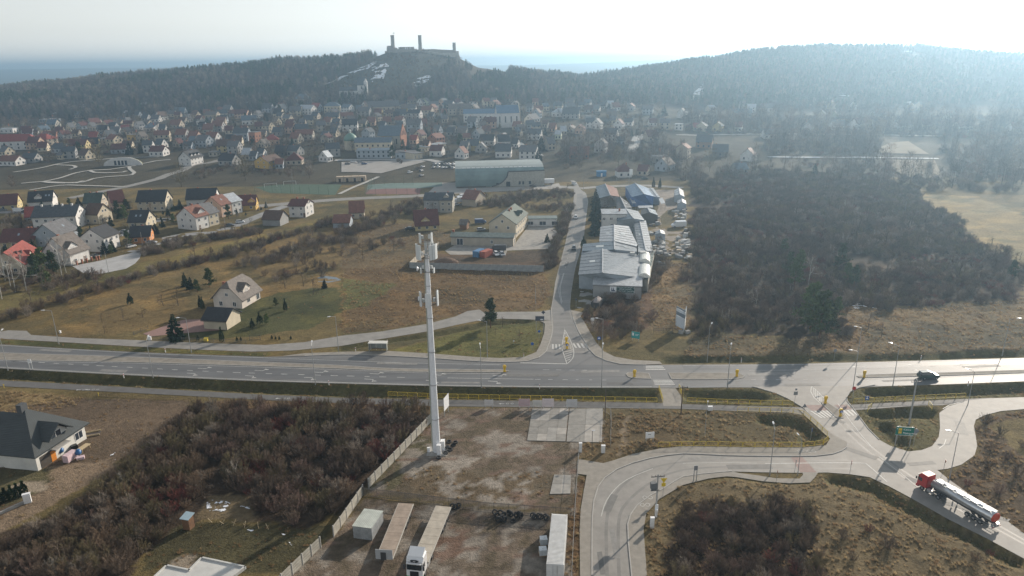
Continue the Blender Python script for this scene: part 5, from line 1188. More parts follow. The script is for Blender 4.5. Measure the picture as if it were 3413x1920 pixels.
t = hall('factory_hall','largest grey metal-roofed factory hall with two vaulted skylights beside the road',(('b',350,618),('b',402,268)),(('b',715,592),('b',718,232)),(('b',1285,662),('b',1420,275)),4.6,7.0,'greyblue','metal','metal')
for (x0,y0,x1,y1) in ((1350,425,1355,315),(1345,645,1355,495)):
    a = atz('b',x0,y0,5.0); b2 = atz('b',x1,y1,5.0); d = b2 - a; rr = 1.9; M_ = Matrix.Rotation(math.atan2(d.y,d.x),4,'Z')
    rings = []
    for k in range(2): rings.append([a + M_ @ Vector((k * d.length,math.cos(j * math.pi / 9) * rr,math.sin(j * math.pi / 9) * rr * .8 - .3)) for j in range(10)])
    MB().loft(rings).build('vaulted_skylight',mat('polycarbonate',(.72,.73,.68),rough=.4,wave=('X',1.2),wdist=.02),t)
a = atz('b',1240,320,5.6); MB().tube(a,a + Vector((0,0,3.6)),.22,n=8).build('flue_pipe',plain('flue_black',(.03,.03,.03)),t); MB().cbox(a + Vector((-1.6,.4,.4)),(1.6,1.2,1.2)).cbox(a + Vector((2.2,1.2,.4)),(1.8,1.2,1.0)).build('roof_unit',plain('unit_white',(.6,.6,.58)),t)
hall('factory_lean_to','low green-roofed lean-to along the open side of the largest factory hall',(('b',1272,664),('b',1405,280)),(('b',1330,682),('b',1450,276)),(('b',1402,700),('b',1502,268)),4.1,4.2,'stone','greygreen')
t = hall('factory_hall','second factory hall with grey metal roof behind the vaulted skylights',(('b',405,262),('b',420,155)),(('b',895,240),('b',892,112)),(('b',1420,290),('b',1250,195)),5.2,7.2,'greyblue','bluegrey','metal')
hall('factory_hall','white-roofed factory hall in the middle of the factory strip',(('a',665,1112),('a',685,892)),(('a',892,1108),('a',892,862)),(('a',1258,1192),('a',1112,884)),5.8,7.4,'white','zinc','zinc')
hall('factory_wing','long low factory wing with ribbed grey roof facing the storage yard',(('a',1262,1250),('a',1182,800)),(('a',1370,1255),('a',1275,798)),(('a',1480,1262),('a',1370,796)),4.4,4.9,'greyblue','metal','zinc')
hall('factory_shed','grey gabled shed behind the white flat-roofed office',(('a',930,800),('a',935,640)),(('a',1182,766),('a',1062,612)),(('a',1352,794),('a',1250,655)),5.0,6.6,'greyblue','bluegrey','metal')
hall('factory_shed','narrow dark-roofed shed between the blue hall and the grey gabled shed',(('a',935,610),('a',920,460)),(('a',1060,605),('a',985,440)),(('a',1160,600),('a',1100,520)),4.4,5.6,'grey','slate','slate')
t = H('a',(705,945),(1078,945),8,7.2,'white','zinc','white two-storey flat-roofed office in the factory strip','office_building',cat='building',roof='mono',hr=.5,over=.2,chim=((.45,.2),),wins=[('F',-4.5,5.2,1.4,1.3),('F',-1.4,5.2,1.4,1.3),('F',1.6,5.2,1.4,1.3),('F',4.5,5.2,1.4,1.3),('F',0,2.0,3.5,1.8),('F',4.5,1.8,1.4,1.6)])
hall('warehouse','warehouse with blue-grey and red roof slopes near the road bend',(('a',655,462),('a',615,282)),(('a',832,415),('a',756,242)),(('a',972,436),('a',930,312)),4.6,6.6,'grey','bluegrey','rust')
t = hall('warehouse','blue-walled warehouse with blue-grey roof and white ridge',(('a',1155,442),('a',1060,282)),(('a',1342,396),('a',1206,232)),(('a',1492,432),('a',1390,302)),4.8,6.8,'blue','blue','blue')
hall('lean_to','white-roofed lean-to beside the blue warehouse',(('a',1492,436),('a',1392,303)),(('a',1540,440),('a',1440,303)),(('a',1585,446),('a',1485,306)),3.8,3.9,'greyblue','zinc','zinc')
hall('open_shed','dark open gabled shed among stone pallets',(('a',1290,712),('a',1300,632)),(('a',1428,672),('a',1395,602)),(('a',1552,716),('a',1510,640)),3.6,4.8,'dark','slate','bluegrey')
for i,(L2,Rg,R2,lb) in enumerate((((('a',1805,420),('a',1798,340)),(('a',1880,400),('a',1865,302)),(('a',1952,436),('a',1935,345)),'larger white-roofed yard hut at the edge of the thicket'),((('a',1843,540),('a',1848,492)),(('a',1915,515),('a',1912,466)),(('a',1982,546),('a',1972,495)),'smaller white-roofed yard hut below the larger one'),((('a',1512,1000),('a',1520,960)),(('a',1590,985),('a',1582,936)),(('a',1665,1003),('a',1645,955)),'small grey hut with white roof among the stone pallets'))):
    hall('yard_hut',lb,L2,Rg,R2,3.4,4.3,'greyblue','zinc','zinc',cat='hut')
for q,lb in (((1130,462,1180,462,1222,535,1165,535),'white tilted canopy in front of the blue warehouse'),((1556,458,1622,452,1664,534,1600,542),'pale tilted canopy at the open corner of the storage yard'),((1248,574,1470,566,1482,598,1265,606),'long white canopy over stone stacks')):
    cs = [atz('a',q[i],q[i + 1],3.2) for i in (0,2,4,6)]; t = thing('canopy',lb,'canopy',(cs[0].x,cs[0].y,0)); o0 = Vector((cs[0].x,cs[0].y,0))
    MB().loft([[p - o0 for p in cs],[p - o0 + Vector((0,0,.12)) for p in cs]]).build('roof',roofm('zinc'),t)
    for p in cs:
        p2 = p - o0; MB().tube((p2.x,p2.y,-.1),(p2.x,p2.y,p2.z),.07,n=5).build('post',STEEL,t)
# front annex with the company sign
c,rz,w = foot_of('b',(570,955),(1302,985),9.5)
t = house('factory_annex','white-roofed factory annex carrying the dark green company sign',c,rz,w,9.5,4.0,roof='mono',hr=1.1,wall='grey',rc=roofm('zinc','X'),over=.15,wins=(),chim=(),cat='building')
def text(body,size,loc,parent,m,rot=(math.pi / 2,0,0),name='lettering',extr=.004,align='CENTER',width=None):
    cu = bpy.data.curves.new(name,'FONT'); cu.body = body; cu.size = size; cu.align_x = align; cu.align_y = 'CENTER'; cu.extrude = extr; cu.materials.append(m)
    tmp = bpy.data.objects.new(name,cu); me = bpy.data.meshes.new_from_object(tmp); bpy.data.objects.remove(tmp)
    o = put(name,me,parent,loc); o.rotation_euler = rot
    return o
sg = thing('company_sign','dark green company sign board with white lettering on the factory annex','sign',c,rz)
y0 = -9.5 / 2 - .02; sx0,sx1,sz0,sz1 = -w * .15,w * .345,1.95,4.1
MB().box(sx0 + 2.0,sx1,y0 - .08,y0,sz0,sz1).build('board',plain('sign_green',(.02,.075,.07),rough=.5),sg)
lp = MB().box(sx0,sx0 + 1.98,y0 - .08,y0,sz0,sz1).build('logo_panel',WHITE,sg)
NAVY = plain('logo_navy',(.02,.04,.1))
for a in (.55,1.05): MB().prism([(sx0 + a - .18,sz0 + .75),(sx0 + a + .22,sz0 + .75),(sx0 + a,sz0 + 1.75)],y0 - .1,y0 - .08,'Y').build('emblem',NAVY,lp)
MB().prism([(sx0 + .35,sz0 + .3),(sx0 + 1.6,sz0 + .3),(sx0 + 1.45,sz0 + .7),(sx0 + .4,sz0 + .62)],y0 - .1,y0 - .08,'Y').build('emblem',NAVY,lp)
SL = plain('sign_letter',(.7,.74,.74))
xc = (sx0 + 2.0 + sx1) / 2; bw = sx1 - sx0 - 2.0
for i,(tx_,s_) in enumerate((('ZAKŁAD PRODUKCJI',.62),('OPAKOWAŃ',.62),('Z TEKTURY FALISTEJ',.62))):
    text(tx_,s_,(xc,y0 - .09,sz1 - .4 - i * .66),sg,SL)
text('_____________________',.3,(xc,y0 - .09,sz0 + .22),sg,SL)
# ------------------------------------------------------------------ sports hall
c,rz,w = foot_of('E',(862,284),(1530,266),24)
t = thing('sports_hall','sports hall with curved turquoise metal roof and arched stone front wall','sports hall',c,rz)
prof = [(-12,-.3),(-12.3,4),(-12.0,7),(-11,9),(-9,10.2),(-5,11.2),(2,11.9),(12,12.0)]
TURQ = mat('turquoise_cladding',(.19,.26,.26),rough=.55,metal=.2,var=.18,scale=.15,wave=('X',1.4),wdist=.05); HROOF = mat('hall_roof_metal',(.30,.335,.32),rough=.5,metal=.25,var=.1,scale=.2,wave=('X',1.4),wdist=.05)
MB().prism(slab_prof(prof[:5],-.35),-w / 2,w / 2).build('curved_front',TURQ,t); MB().prism(slab_prof(prof[4:],-.35),-w / 2,w / 2).build('roof',HROOF,t)
e = MB()
for sx in (-1,1): e.add([(sx * (w / 2 - .15),a,b2) for a,b2 in prof + [(12,-.3)]],[tuple(range(len(prof) + 1))])
e.box(-w / 2,w / 2,11.7,12,-.3,11.8); e.build('end_wall',wallm('stone'),t)
sw = [(w * -.14,-.3)] + [(w * (-.14 + .23 * math.sin(k * math.pi / 16)),8.6 * (1 - math.cos(k * math.pi / 16)) + .0) for k in range(1,9)] + [(w * .5,8.9),(w * .5,-.3)]
MB().prism(sw,-13.0,-12.2,'Y').build('stone_wall',mat('stone_facing',(.36,.35,.31),rough=.9,var=.22,scale=1.2,bump=.02,bscale=5),t)
rim = MB(); L2 = sw[1:-1]
for i in range(len(L2) - 1): rim.tube((L2[i][0],-13.0,L2[i][1] + .15),(L2[i + 1][0],-13.0,L2[i + 1][1] + .15),.35,n=5)
rim.build('eaves_band',plain('band_dark',(.08,.08,.08)),t)
for x,z,ww,hh in ((-w * .03,1.6,1.6,1.2),(w * .09,1.5,2.4,2.8),(w * .22,2.0,1.2,1.8),(w * .26,2.0,1.2,1.8),(w * .335,2.0,1.4,1.8)):
    put('window',win_mesh(ww,hh,False)[0],t,(x,-13.02,z))
for k in range(16): MB().cbox((-w * .4 + k * w * .053,-8.0,10.75),(1.9,1.0,.25),0).build('skylight',plain('skylight_white',(.75,.77,.78),rough=.3),t)
MB().box(-w / 2 + .5,-w * .16,-14.2,-13.2,0,.7).build('bench_wall',wallm('dark'),t)
# bermed arch pavilion in the park
P = at('t1',1860,1003); t = thing('park_pavilion','white half-round arch front of the earth-covered pavilion in the park','pavilion',P,R(6))
MB().prism([(math.cos(k * math.pi / 16) * 13.5,math.sin(k * math.pi / 16) * 6.2 - .2) for k in range(17)],-.5,0,'Y').build('arch_front',wallm('white'),t)
for x in (-5,-2.4,0,2.4): put('window',win_mesh(1.5,3.2,False)[0],t,(x,-.52,2.0))
MB().loft([[(math.cos(k * math.pi / 12) * 13 * f,y,math.sin(k * math.pi / 12) * 6 * f - .3) for k in range(13)] for y,f in ((0.02,1),(6,.9),(12,.5))]).build('earth_mound',mat('mound_grass',(.11,.11,.05)),t)
# ------------------------------------------------------------------ the town
WN = dict(white='white',cream='cream',yellow='yellow',grey='grey',beige='beige',orange='orange',salmon='salmon',stone='stone',brick='brick',greyblue='pale blue-grey',mint='mint green',amber='amber',plank='timber',dark='dark',block='off-white')
RN = dict(red='bright red',darkred='dark red',rust='rust-red',brown='brown',black='black',grey='grey',slate='slate',green='green',bluegrey='blue-grey metal',pale='pale metal',tan='tan',zinc='zinc',metal='metal',blue='blue')
PL = dict(t1='beside the park',t2='in the town below the wooded ridge',t3='in the old town below the castle',t4='in the town past the road bend',t5='in the hazy hillside suburb',t6='in the hazy suburb under the broad hill')
FORM = dict(gable='gabled',hip='hipped',flat='flat',mono='sloping')
TOWN = []
def T(s,x,y,wpx,rc,wall='white',h=None,roof='gable',rz=None,d=None,pitch=None,**k):
    P = k.pop('P',None) or at(s,x,y); dist = math.hypot(P.x,P.y) * .97; w = max(5.,wpx / S2 * dist / FPX)
    rnd = random.Random(int(x * 7 + y * 13)); rz = math.radians(rnd.uniform(-24,20)) if rz is None else math.radians(rz)
    d = d or (8.5 if w < 9 else 9.5 if w < 16 else 11); h = h or (3.2 if w < 8 else rnd.choice((3.4,5.4,5.8)) if w < 20 else 6.2)
    size = 'small' if w < 8 else 'long' if w > 20 else rnd.choice(('broad','plain')) if h > 4.5 else 'low'
    nm = 'house' if w < 22 else 'long_house'
    lb = k.pop('label',None) or '%s %s house with %s %s roof %s' % (size,WN[wall],RN[rc],FORM[roof],PL[s])
    wins = []
    n = max(2,min(7,int(w / 3.4)))
    for st in range(1 if h < 4.6 else 2):
        for i in range(n): wins.append(('F',-w / 2 + (i + .5) * w / n,1.6 + st * 2.9,1.2,1.5))
        wins += [('R',-d * .22,1.6 + st * 2.9,1.2,1.5),('R',d * .22,1.6 + st * 2.9,1.2,1.5)]
    if roof == 'gable': wins.append(('R',0,h + 1.0,1.0,1.3))
    if abs(math.degrees(rz)) > 35: wins += [('L',-d * .22,1.7,1.2,1.5),('L',d * .22,1.7,1.2,1.5),('L',0,h + 1,1,1.3)]
    c = P + Vector((-math.sin(rz),math.cos(rz),0)) * (d / 2); c.z = float(relief(c.x,c.y)) if c.y > 430 else 0; c.z = max(P.z - .3,min(c.z,P.z + .8))
    TOWN.append((c.x,c.y,max(w,d) / 2 + 1))
    if s in ('t5','t6'): wins = wins[:6]
    return house(nm,lb,c,rz,w,d,h,roof=roof,pitch=pitch or rnd.uniform(34,46),wall=wall,rc=rc,near=False,wins=wins,group='town houses ' + PL[s],chim=((rnd.uniform(-.6,.6),.2),) if w > 7 else (),over=.4)
G_ = 62
for a in [
    ('t1',185,770,560,'red','white',7,'hip'),('t1',612,705,250,'red','beige',5.5,'hip'),('t1',395,525,110,'darkred','white'),('t1',100,515,160,'pale','white',4,'flat'),('t1',430,600,110,'darkred','greyblue'),('t1',525,592,70,'brown','white'),
    ('t1',490,770,170,'darkred','salmon'),('t1',640,795,110,'darkred','cream'),('t1',40,860,110,'grey','cream'),('t1',115,1010,250,'rust','white'),('t1',870,820,190,'slate','greyblue'),('t1',1090,795,130,'darkred','brick',5.6),('t1',1230,795,130,'darkred','yellow',5.6),('t1',1400,745,150,'black','yellow',3.4),('t1',1550,690,100,'grey','beige',5,'flat'),('t1',1670,715,140,'rust','cream'),('t1',1790,825,190,'darkred','greyblue'),('t1',1920,765,120,'brown','cream'),('t1',2235,810,120,'slate','white',6),('t1',2360,865,200,'darkred','white',3.6),('t1',2390,745,110,'slate','white'),
    ('t1',900,915,80,'grey','cream'),('t1',1050,905,150,'slate','grey'),('t1',1245,915,130,'brown','cream'),('t1',2010,622,160,'tan','amber',4.5,'flat'),('t1',1880,500,110,'red','beige'),('t1',1440,475,70,'grey','beige',4,'gable',G_),('t1',1690,475,90,'slate','grey'),('t1',1110,480,60,'grey','cream',3.4,'gable',G_),('t1',2185,335,80,'slate','grey'),('t1',2240,495,150,'bluegrey','white',3.5,'mono'),('t1',1980,400,60,'grey','greyblue',4,'gable',G_),('t1',710,355,210,'pale','greyblue',3.2,'flat'),('t1',800,612,80,'rust','brick'),('t1',2450,495,80,'slate','grey'),('t1',1400,632,110,'red','beige'),('t1',2450,650,190,'rust','cream'),('t1',430,965,170,'slate','grey',3.2),('t1',1150,290,80,'grey','beige'),('t1',1740,530,110,'grey','grey'),('t1',2060,290,60,'slate','greyblue'),
    ('t2',830,1005,240,'black','grey',3.4),('t2',1130,925,120,'pale','beige',4),('t2',1350,905,100,'slate','white',4),('t2',1240,930,90,'slate','greyblue'),('t2',1640,1055,90,'rust','greyblue'),('t2',1860,1000,230,'darkred','beige',3.2,'hip'),('t2',2410,945,110,'pale','white',3.4,'gable',G_),('t2',600,705,180,'rust','white',6.4),('t2',460,735,190,'grey','greyblue',6),('t2',820,805,210,'brown','yellow',5),('t2',1000,722,140,'brown','cream',4),('t2',1235,655,110,'grey','brick',8,'flat'),('t2',1060,642,210,'slate','greyblue',7),('t2',1540,692,190,'red','salmon',4,'hip'),('t2',2010,625,260,'rust','stone',5),('t2',1860,672,140,'rust','stone',4),('t2',1980,522,180,'slate','grey',4),('t2',1780,525,130,'darkred','salmon'),('t2',1440,512,120,'tan','cream',6),
    ('t2',1190,392,200,'bluegrey','white',4.5),('t2',1365,285,75,'grey','white',4,'gable',G_),('t2',1060,295,180,'darkred','salmon',5),('t2',1170,285,80,'brown','white'),('t2',610,345,170,'tan','beige',7),('t2',470,392,160,'grey','white',4,'flat'),('t2',120,545,90,'tan','amber'),('t2',60,445,150,'rust','beige'),('t2',320,645,150,'rust','salmon'),('t2',150,645,150,'rust','grey'),('t2',2090,395,130,'slate','cream',5),('t2',1880,262,170,'grey','cream',5.5),('t2',2030,242,220,'pale','white',6),('t2',2170,205,130,'red','greyblue',5),('t2',2440,212,230,'bluegrey','cream',7,'hip'),('t2',1720,212,150,'slate','white',5,'gable',G_),('t2',1450,212,140,'slate','greyblue',5),('t2',1990,95,220,'bluegrey','white',6,'hip'),('t2',2440,352,190,'slate','cream',5),('t2',2350,402,120,'rust','beige'),('t2',1740,342,110,'grey','cream'),('t2',1560,395,90,'tan','cream'),('t2',1780,432,120,'darkred','beige'),('t2',1650,865,150,'black','dark'),('t2',1830,862,190,'slate','grey',4),('t2',2460,875,200,'slate','grey',6),('t2',700,500,150,'rust','grey'),('t2',880,530,110,'darkred','cream'),('t2',560,520,140,'rust','stone'),('t2',760,410,120,'rust','beige'),('t2',300,350,90,'slate','greyblue',4,'gable',G_),('t2',120,250,160,'bluegrey','greyblue'),('t2',850,240,110,'grey','grey'),('t2',1600,560,130,'slate','grey'),('t2',1330,470,100,'darkred','beige'),('t2',2280,490,130,'grey','stone'),('t2',2470,480,120,'slate','grey'),('t2',940,830,160,'grey','grey'),('t2',250,770,120,'slate','greyblue'),('t2',640,870,120,'grey','stone',3,'flat'),
    ('t3',1500,695,200,'rust','brick',5.5,'gable',55),('t3',1420,868,190,'darkred','white',4),('t3',1890,895,120,'rust','white',4,'gable',G_),('t3',1980,785,190,'slate','yellow',4),('t3',2190,705,220,'black','white',4),('t3',2460,725,180,'black','white',4),('t3',2440,885,240,'slate','white',4.5),('t3',2195,800,90,'grey','grey',3,'gable',80),('t3',1090,495,210,'grey','greyblue',6),('t3',470,605,130,'slate','greyblue',6,'gable',G_),('t3',130,485,220,'black','white',5.5),('t3',550,305,110,'darkred','yellow',5.5),('t3',730,295,120,'brown','beige',5),('t3',905,312,160,'slate','white',5),('t3',1090,315,190,'black','white',6),('t3',1280,262,160,'rust','beige',6),('t3',650,222,460,'grey','beige',7),('t3',270,205,90,'bluegrey','white'),('t3',950,192,100,'tan','yellow'),('t3',1065,192,110,'grey','white'),('t3',1400,165,140,'grey','white',5),('t3',1600,165,150,'slate','white',5),('t3',1790,245,340,'tan','beige',6),('t3',1250,105,55,'grey','white',4,'gable',G_),('t3',1320,95,80,'grey','mint',4,'gable',G_),('t3',1990,125,120,'grey','white',5,'flat'),('t3',2200,125,100,'rust','cream',6),('t3',2290,80,80,'grey','white'),('t3',2230,442,220,'darkred','salmon',5.5),('t3',2190,545,130,'rust','beige'),('t3',1690,472,110,'grey','cream',3,'flat'),('t3',1890,645,110,'rust','cream'),('t3',1820,545,130,'grey','grey'),('t3',2130,605,140,'slate','greyblue',4,'gable',50),('t3',1080,682,110,'red','salmon'),('t3',450,405,110,'rust','salmon'),('t3',310,425,120,'tan','cream'),('t3',100,352,180,'rust','beige'),('t3',330,275,190,'grey','grey'),('t3',1390,505,90,'brown','brick',5),('t3',60,205,140,'bluegrey','white',5),('t3',1650,560,120,'slate','grey'),('t3',1240,420,120,'rust','brick'),('t3',860,420,130,'rust','grey'),('t3',700,400,120,'rust','beige'),('t3',1560,360,80,'grey','cream'),('t3',2040,340,120,'rust','salmon'),('t3',1960,440,140,'grey','greyblue'),
    ('t4',400,252,130,'rust','cream',5.5),('t4',360,405,190,'grey','white',6,'gable',50),('t4',690,272,200,'pale','white',4,'hip'),('t4',900,195,130,'grey','greyblue',5),('t4',880,305,250,'slate','grey',5),('t4',330,615,200,'slate','white',5),('t4',600,775,120,'grey','beige',5),('t4',690,615,80,'pale','mint',4),('t4',780,545,90,'pale','cream'),('t4',1420,812,120,'grey','white',7,'gable',G_),('t4',1470,645,190,'slate','white',6),('t4',1700,1185,220,'darkred','white',3.6,'hip'),('t4',1960,1160,150,'darkred','beige',3),('t4',230,915,260,'grey','white',5.5),('t4',1010,905,300,'rust','brick',4),('t4',2400,1085,230,'tan','greyblue',4,'gable',50),('t4',2240,965,220,'grey','grey',4,'flat'),('t4',2130,645,180,'darkred','beige',4),('t4',1170,440,120,'slate','white',5),('t4',1350,455,110,'grey','white',5,'gable',G_),('t4',1180,325,160,'slate','greyblue',3.5,'flat'),('t4',1500,295,140,'grey','beige',4),('t4',1580,175,120,'rust','white'),('t4',1500,135,90,'pale','white'),('t4',1260,195,110,'grey','white'),('t4',1750,405,120,'slate','white'),('t4',2040,235,150,'grey','greyblue',5),('t4',2300,465,150,'grey','beige'),('t4',2510,475,110,'pale','white',5,'flat'),('t4',60,470,120,'rust','cream'),('t4',600,500,100,'rust','salmon'),('t4',350,90,90,'rust','salmon'),('t4',1650,700,110,'black','greyblue'),('t4',30,740,90,'black','white'),('t4',2130,410,110,'darkred','white'),
    ('t5',50,285,110,'grey','white',5,'gable',G_),('t5',200,315,90,'grey','white',5),('t5',355,485,130,'grey','cream',4.5,'gable',G_),('t5',600,485,140,'slate','yellow',4.5,'gable',G_),('t5',205,485,60,'red','beige'),('t5',830,495,100,'rust','white',4),('t5',900,275,250,'bluegrey','grey',4),('t5',1030,205,120,'pale','white',5),('t5',900,155,110,'grey','white',5),('t5',1260,195,170,'grey','white',4),('t5',1950,475,200,'grey','white',3.4,'gable',75),('t5',2155,315,120,'grey','cream',5,'gable',G_),('t5',2345,315,90,'slate','mint',4,'gable',G_),('t5',2380,475,190,'grey','white',4),('t5',1400,605,320,'grey','white',3.6),('t5',1090,930,190,'darkred','white',4,'gable',60),('t5',90,890,180,'rust','beige',7,'gable',60),('t5',560,875,220,'slate','dark',3.5),('t5',900,1135,190,'bluegrey','grey',3),('t5',310,745,230,'slate','plank',5),('t5',450,190,100,'pale','cream'),('t5',2300,150,110,'grey','cream',5,'gable',G_),
    ('t6',130,455,180,'darkred','white',5),('t6',40,160,80,'grey','white',4,'gable',G_),('t6',780,480,190,'brown','white',4.5),('t6',1700,485,210,'darkred','white',4),('t6',1530,345,150,'grey','white',5),('t6',930,175,70,'grey','cream',4,'gable',G_),('t6',1030,165,80,'grey','cream',4,'gable',G_),('t6',2480,520,130,'darkred','white',4),('t6',1100,455,120,'darkred','beige',4),('t6',400,300,170,'grey','white',3.2)]:
    T(*a)
H('t2',(315,1010),(500,955),10,5.6,'white','black','white house with three gabled dormers beside the north road',pitch=42,dormers=((-4,2.4,1.3),(0,2.4,1.3),(4,2.4,1.3)),chim=((.2,.2),))
H('t2',(1475,1060),(1692,1005),12,5.2,'amber','brown','amber row house with brown roof and skylights by the sports field',pitch=28,skyl=((-5,.4),(-1,.4),(4,.4)),chim=((-.7,-.2),))
# ------------------------------------------------------------------ churches
def church(label,s,p1,p2,d,h,wall,rc,pitch,gable='cream',turret=False):
    c,rz,w = foot_of(s,p1,p2,d); c.z = float(relief(c.x,c.y)) - .2
    t = thing('church',label,'church',c,rz); rise = math.tan(R(pitch)) * d / 2
    MB().prism([(-d / 2,-.5),(d / 2,-.5),(d / 2,h),(0,h + rise),(-d / 2,h)],-w / 2,w / 2).build('nave_wall',wallm(wall),t)
    MB().prism(slab_prof([(-d / 2 - .4,h - .3),(0,h + rise + .1),(d / 2 + .4,h - .3)][::-1],-.25),-w / 2 - .2,w / 2 - .25).build('roof',roofm(rc),t)
    MB().prism([(-d / 2 - .2,-.5),(d / 2 + .2,-.5),(d / 2 + .2,h + .3),(0,h + rise + 1.6),(-d / 2 - .2,h + .3)],w / 2,w / 2 + .7).build('gable_wall',wallm(gable),t)
    for k in range(5):
        z = h + .6 + (rise - 1) * (1 - abs(k - 2) / 2.6) * .35
        put('gable_niche',win_mesh(.7,2.2 + (2 - abs(k - 2)) * 1.2,False)[0],t,(w / 2 + .7,(k - 2) * d * .16,h + .9 + (2 - abs(k - 2)) * .9),math.pi / 2)
    n = max(3,int(w / 5))
    for k in range(n): put('window',win_mesh(1.1,h * .42,False)[0],t,(-w / 2 + (k + .5) * w / n,-d / 2,h * .55))
    for k in range(n + 1): MB().prism([(-d / 2 - 1.1,-.5),(-d / 2,-.5),(-d / 2,h * .8)],-w / 2 + k * w / n - .35,-w / 2 + k * w / n + .35).build('buttress',wallm(wall),t)
    return t,w
church('gothic church with steep slate-blue roof and tall stepped gable in the monastery','t3',(560,745),(895,760),11,10,'stone','bluegrey',52,'brick')
t,w = church('large white church with blue roof and slender cream gable in the town','t3',(2350,440),(2690,425),13,13,'white','blue',44,'cream')
T('t3',2100,350,520,'blue','white',8,'gable',0,11,34,label='long white monastery wing with blue roof beside the large white church')
T('t3',480,800,560,'bluegrey','cream',7,'gable',-3,10,32,label='monastery wing with blue-grey roof before the gothic church')
T('t3',490,898,520,'bluegrey','greyblue',5.5,'mono',-2,7,16,label='long plain monastery wall building with low blue-grey roof at the car park')
T('t3',960,902,290,'grey','greyblue',4,'mono',-2,7,14,label='low grey range at the end of the monastery wall')
H('t3',(1112,920),(1230,890),16,4.4,'cream','grey','cream sunlit range with arched windows beside the monastery',roof='mono',hr=.8,chim=(),wins=[('F',-4,1.9,1,2.2),('F',0,1.9,1,2.2),('F',4,1.9,1,2.2)])
H('t3',(1262,800),(1580,710),6,3.6,'cream','zinc','long low cream building with gleaming zinc roof behind the monastery',roof='mono',hr=.6,chim=())
P = at('t3',150,760); t = thing('domed_chapel','chapel with green copper dome and lantern at the monastery corner','chapel',P)
MB().prism([(math.cos(k * math.pi / 4 + .39) * 5,math.sin(k * math.pi / 4 + .39) * 5) for k in range(8)],-.5,7,'Z').build('drum_wall',wallm('cream'),t)
MB().loft([[(math.cos(k * math.pi / 8) * r,math.sin(k * math.pi / 8) * r,z) for k in range(16)] for r,z in ((5.4,7),(5.2,8.5),(4.3,10.5),(2.6,12),(.9,12.8))]).build('dome',plain('copper_green',(.14,.25,.2),rough=.6),t,True)
MB().loft([[(math.cos(k * math.pi / 4) * r,math.sin(k * math.pi / 4) * r,z) for k in range(8)] for r,z in ((.9,12.6),(.9,14.4),(1.1,14.5),(.1,16))]).build('lantern',plain('lantern_pale',(.5,.52,.46)),t)
# parish church on the hillside
P = at('B',105,742); t = thing('parish_church','white buttressed parish church with corner turret on the castle hillside','church',P,R(3))
MB().prism([(-4.5,-2),(4.5,-2),(4.5,9),(0,12.5),(-4.5,9)],-17,4).build('nave_wall',wallm('white'),t); MB().prism(slab_prof([(-5,8.7),(0,12.7),(5,8.7)][::-1],-.25),-17.3,4).build('roof',roofm('slate'),t)
MB().prism([(-6,-3),(6,-3),(6,15),(0,23),(-6,15)],4,14).build('front_block',wallm('white'),t); MB().prism(slab_prof([(-6.4,14.7),(0,23.3),(6.4,14.7)][::-1],-.25),3.8,14.2).build('front_roof',roofm('slate'),t)
MB().prism([(math.cos(k * math.pi / 4) * 2.2 + 14,math.sin(k * math.pi / 4) * 2.2 - 6) for k in range(8)],-2,18,'Z').build('turret',wallm('white'),t)
o = MB().loft([[(math.cos(k * math.pi / 4) * r + 14,math.sin(k * math.pi / 4) * r - 6,z) for k in range(8)] for r,z in ((2.6,18),(1.4,19.5),(.1,22.5))]).build('turret_cap',wallm('white'),t)
for k in range(5): MB().prism([(-7.5,-2),(-4.5,-2),(-4.5,7)],-16.5 + k * 4.6,-15.7 + k * 4.6).build('buttress',wallm('white'),t); put('window',win_mesh(1.2,3.2,False)[0],t,(-13.8 + k * 4.3,-4.5,5.5))
put('window',win_mesh(1.4,3,False)[0],t,(9,-6,12)); put('window',win_mesh(1.0,2.4,False)[0],t,(13.2,-8.2,14.5))
# ------------------------------------------------------------------ castle ruin on the hill
SHEET['k'] = (1270,90,2576 / 300)
YC = 1018.
def kz(x,y,Y=YC):
    d = ray('k',x,y); q = Y / d[1]; return Vector((d[0] * q,Y,CAMH + d[2] * q))
CST = mat('castle_stone',(.30,.28,.25),rough=.95,var=.22,scale=.4,bump=.1,bscale=1.2)
CST2 = mat('castle_stone_pale',(.42,.40,.36),rough=.95,var=.2,scale=.3,bump=.1,bscale=1.2)
castle = thing('castle','ruined stone castle with three towers on the hilltop','castle',kz(1150,680))
o0 = castle.location.copy()
def tower(x0,x1,yt,yb,n,top=.86,ph=0.,cren=True,gone=False):
    a = kz(x0,yb); b2 = kz(x1,yb); zt = kz((x0 + x1) / 2,yt).z; r = (b2.x - a.x) / 2; cx = (a.x + b2.x) / 2 - o0.x; zb = a.z - o0.z - 4
    sh = kz((x0 + x1) / 2,yt).x - kz((x0 + x1) / 2,yb).x; sh *= .0
    rr = lambda k,z: [(cx + math.cos(2 * math.pi * i / n + ph) * r * k * (1.41 if n == 4 else 1),math.sin(2 * math.pi * i / n + ph) * r * k * (1.41 if n == 4 else 1),z) for i in range(n)]
    H_ = zt - o0.z
    mb = MB().loft([rr(1.12,zb),rr(1.02,zb + (H_ - zb) * .35),rr(.95,zb + (H_ - zb) * .45),rr(.92,H_)])
    o = mb.build('tower',CST,castle)
    cr = MB()
    for i in range(n * (2 if n == 4 else 1)):
        if i % 2: continue
        a_ = 2 * math.pi * i / (n * (2 if n == 4 else 1)) + ph; cr.cbox((cx + math.cos(a_) * r * .8,math.sin(a_) * r * .8,H_ + .35),(r * .42,r * .42,.8),rz=a_)
    cr.build('parapet',CST,o)
    return o
tower(292,405,250,690,14); tower(1074,1180,250,690,14); tower(2055,2150,456,800,4,ph=math.pi / 4)
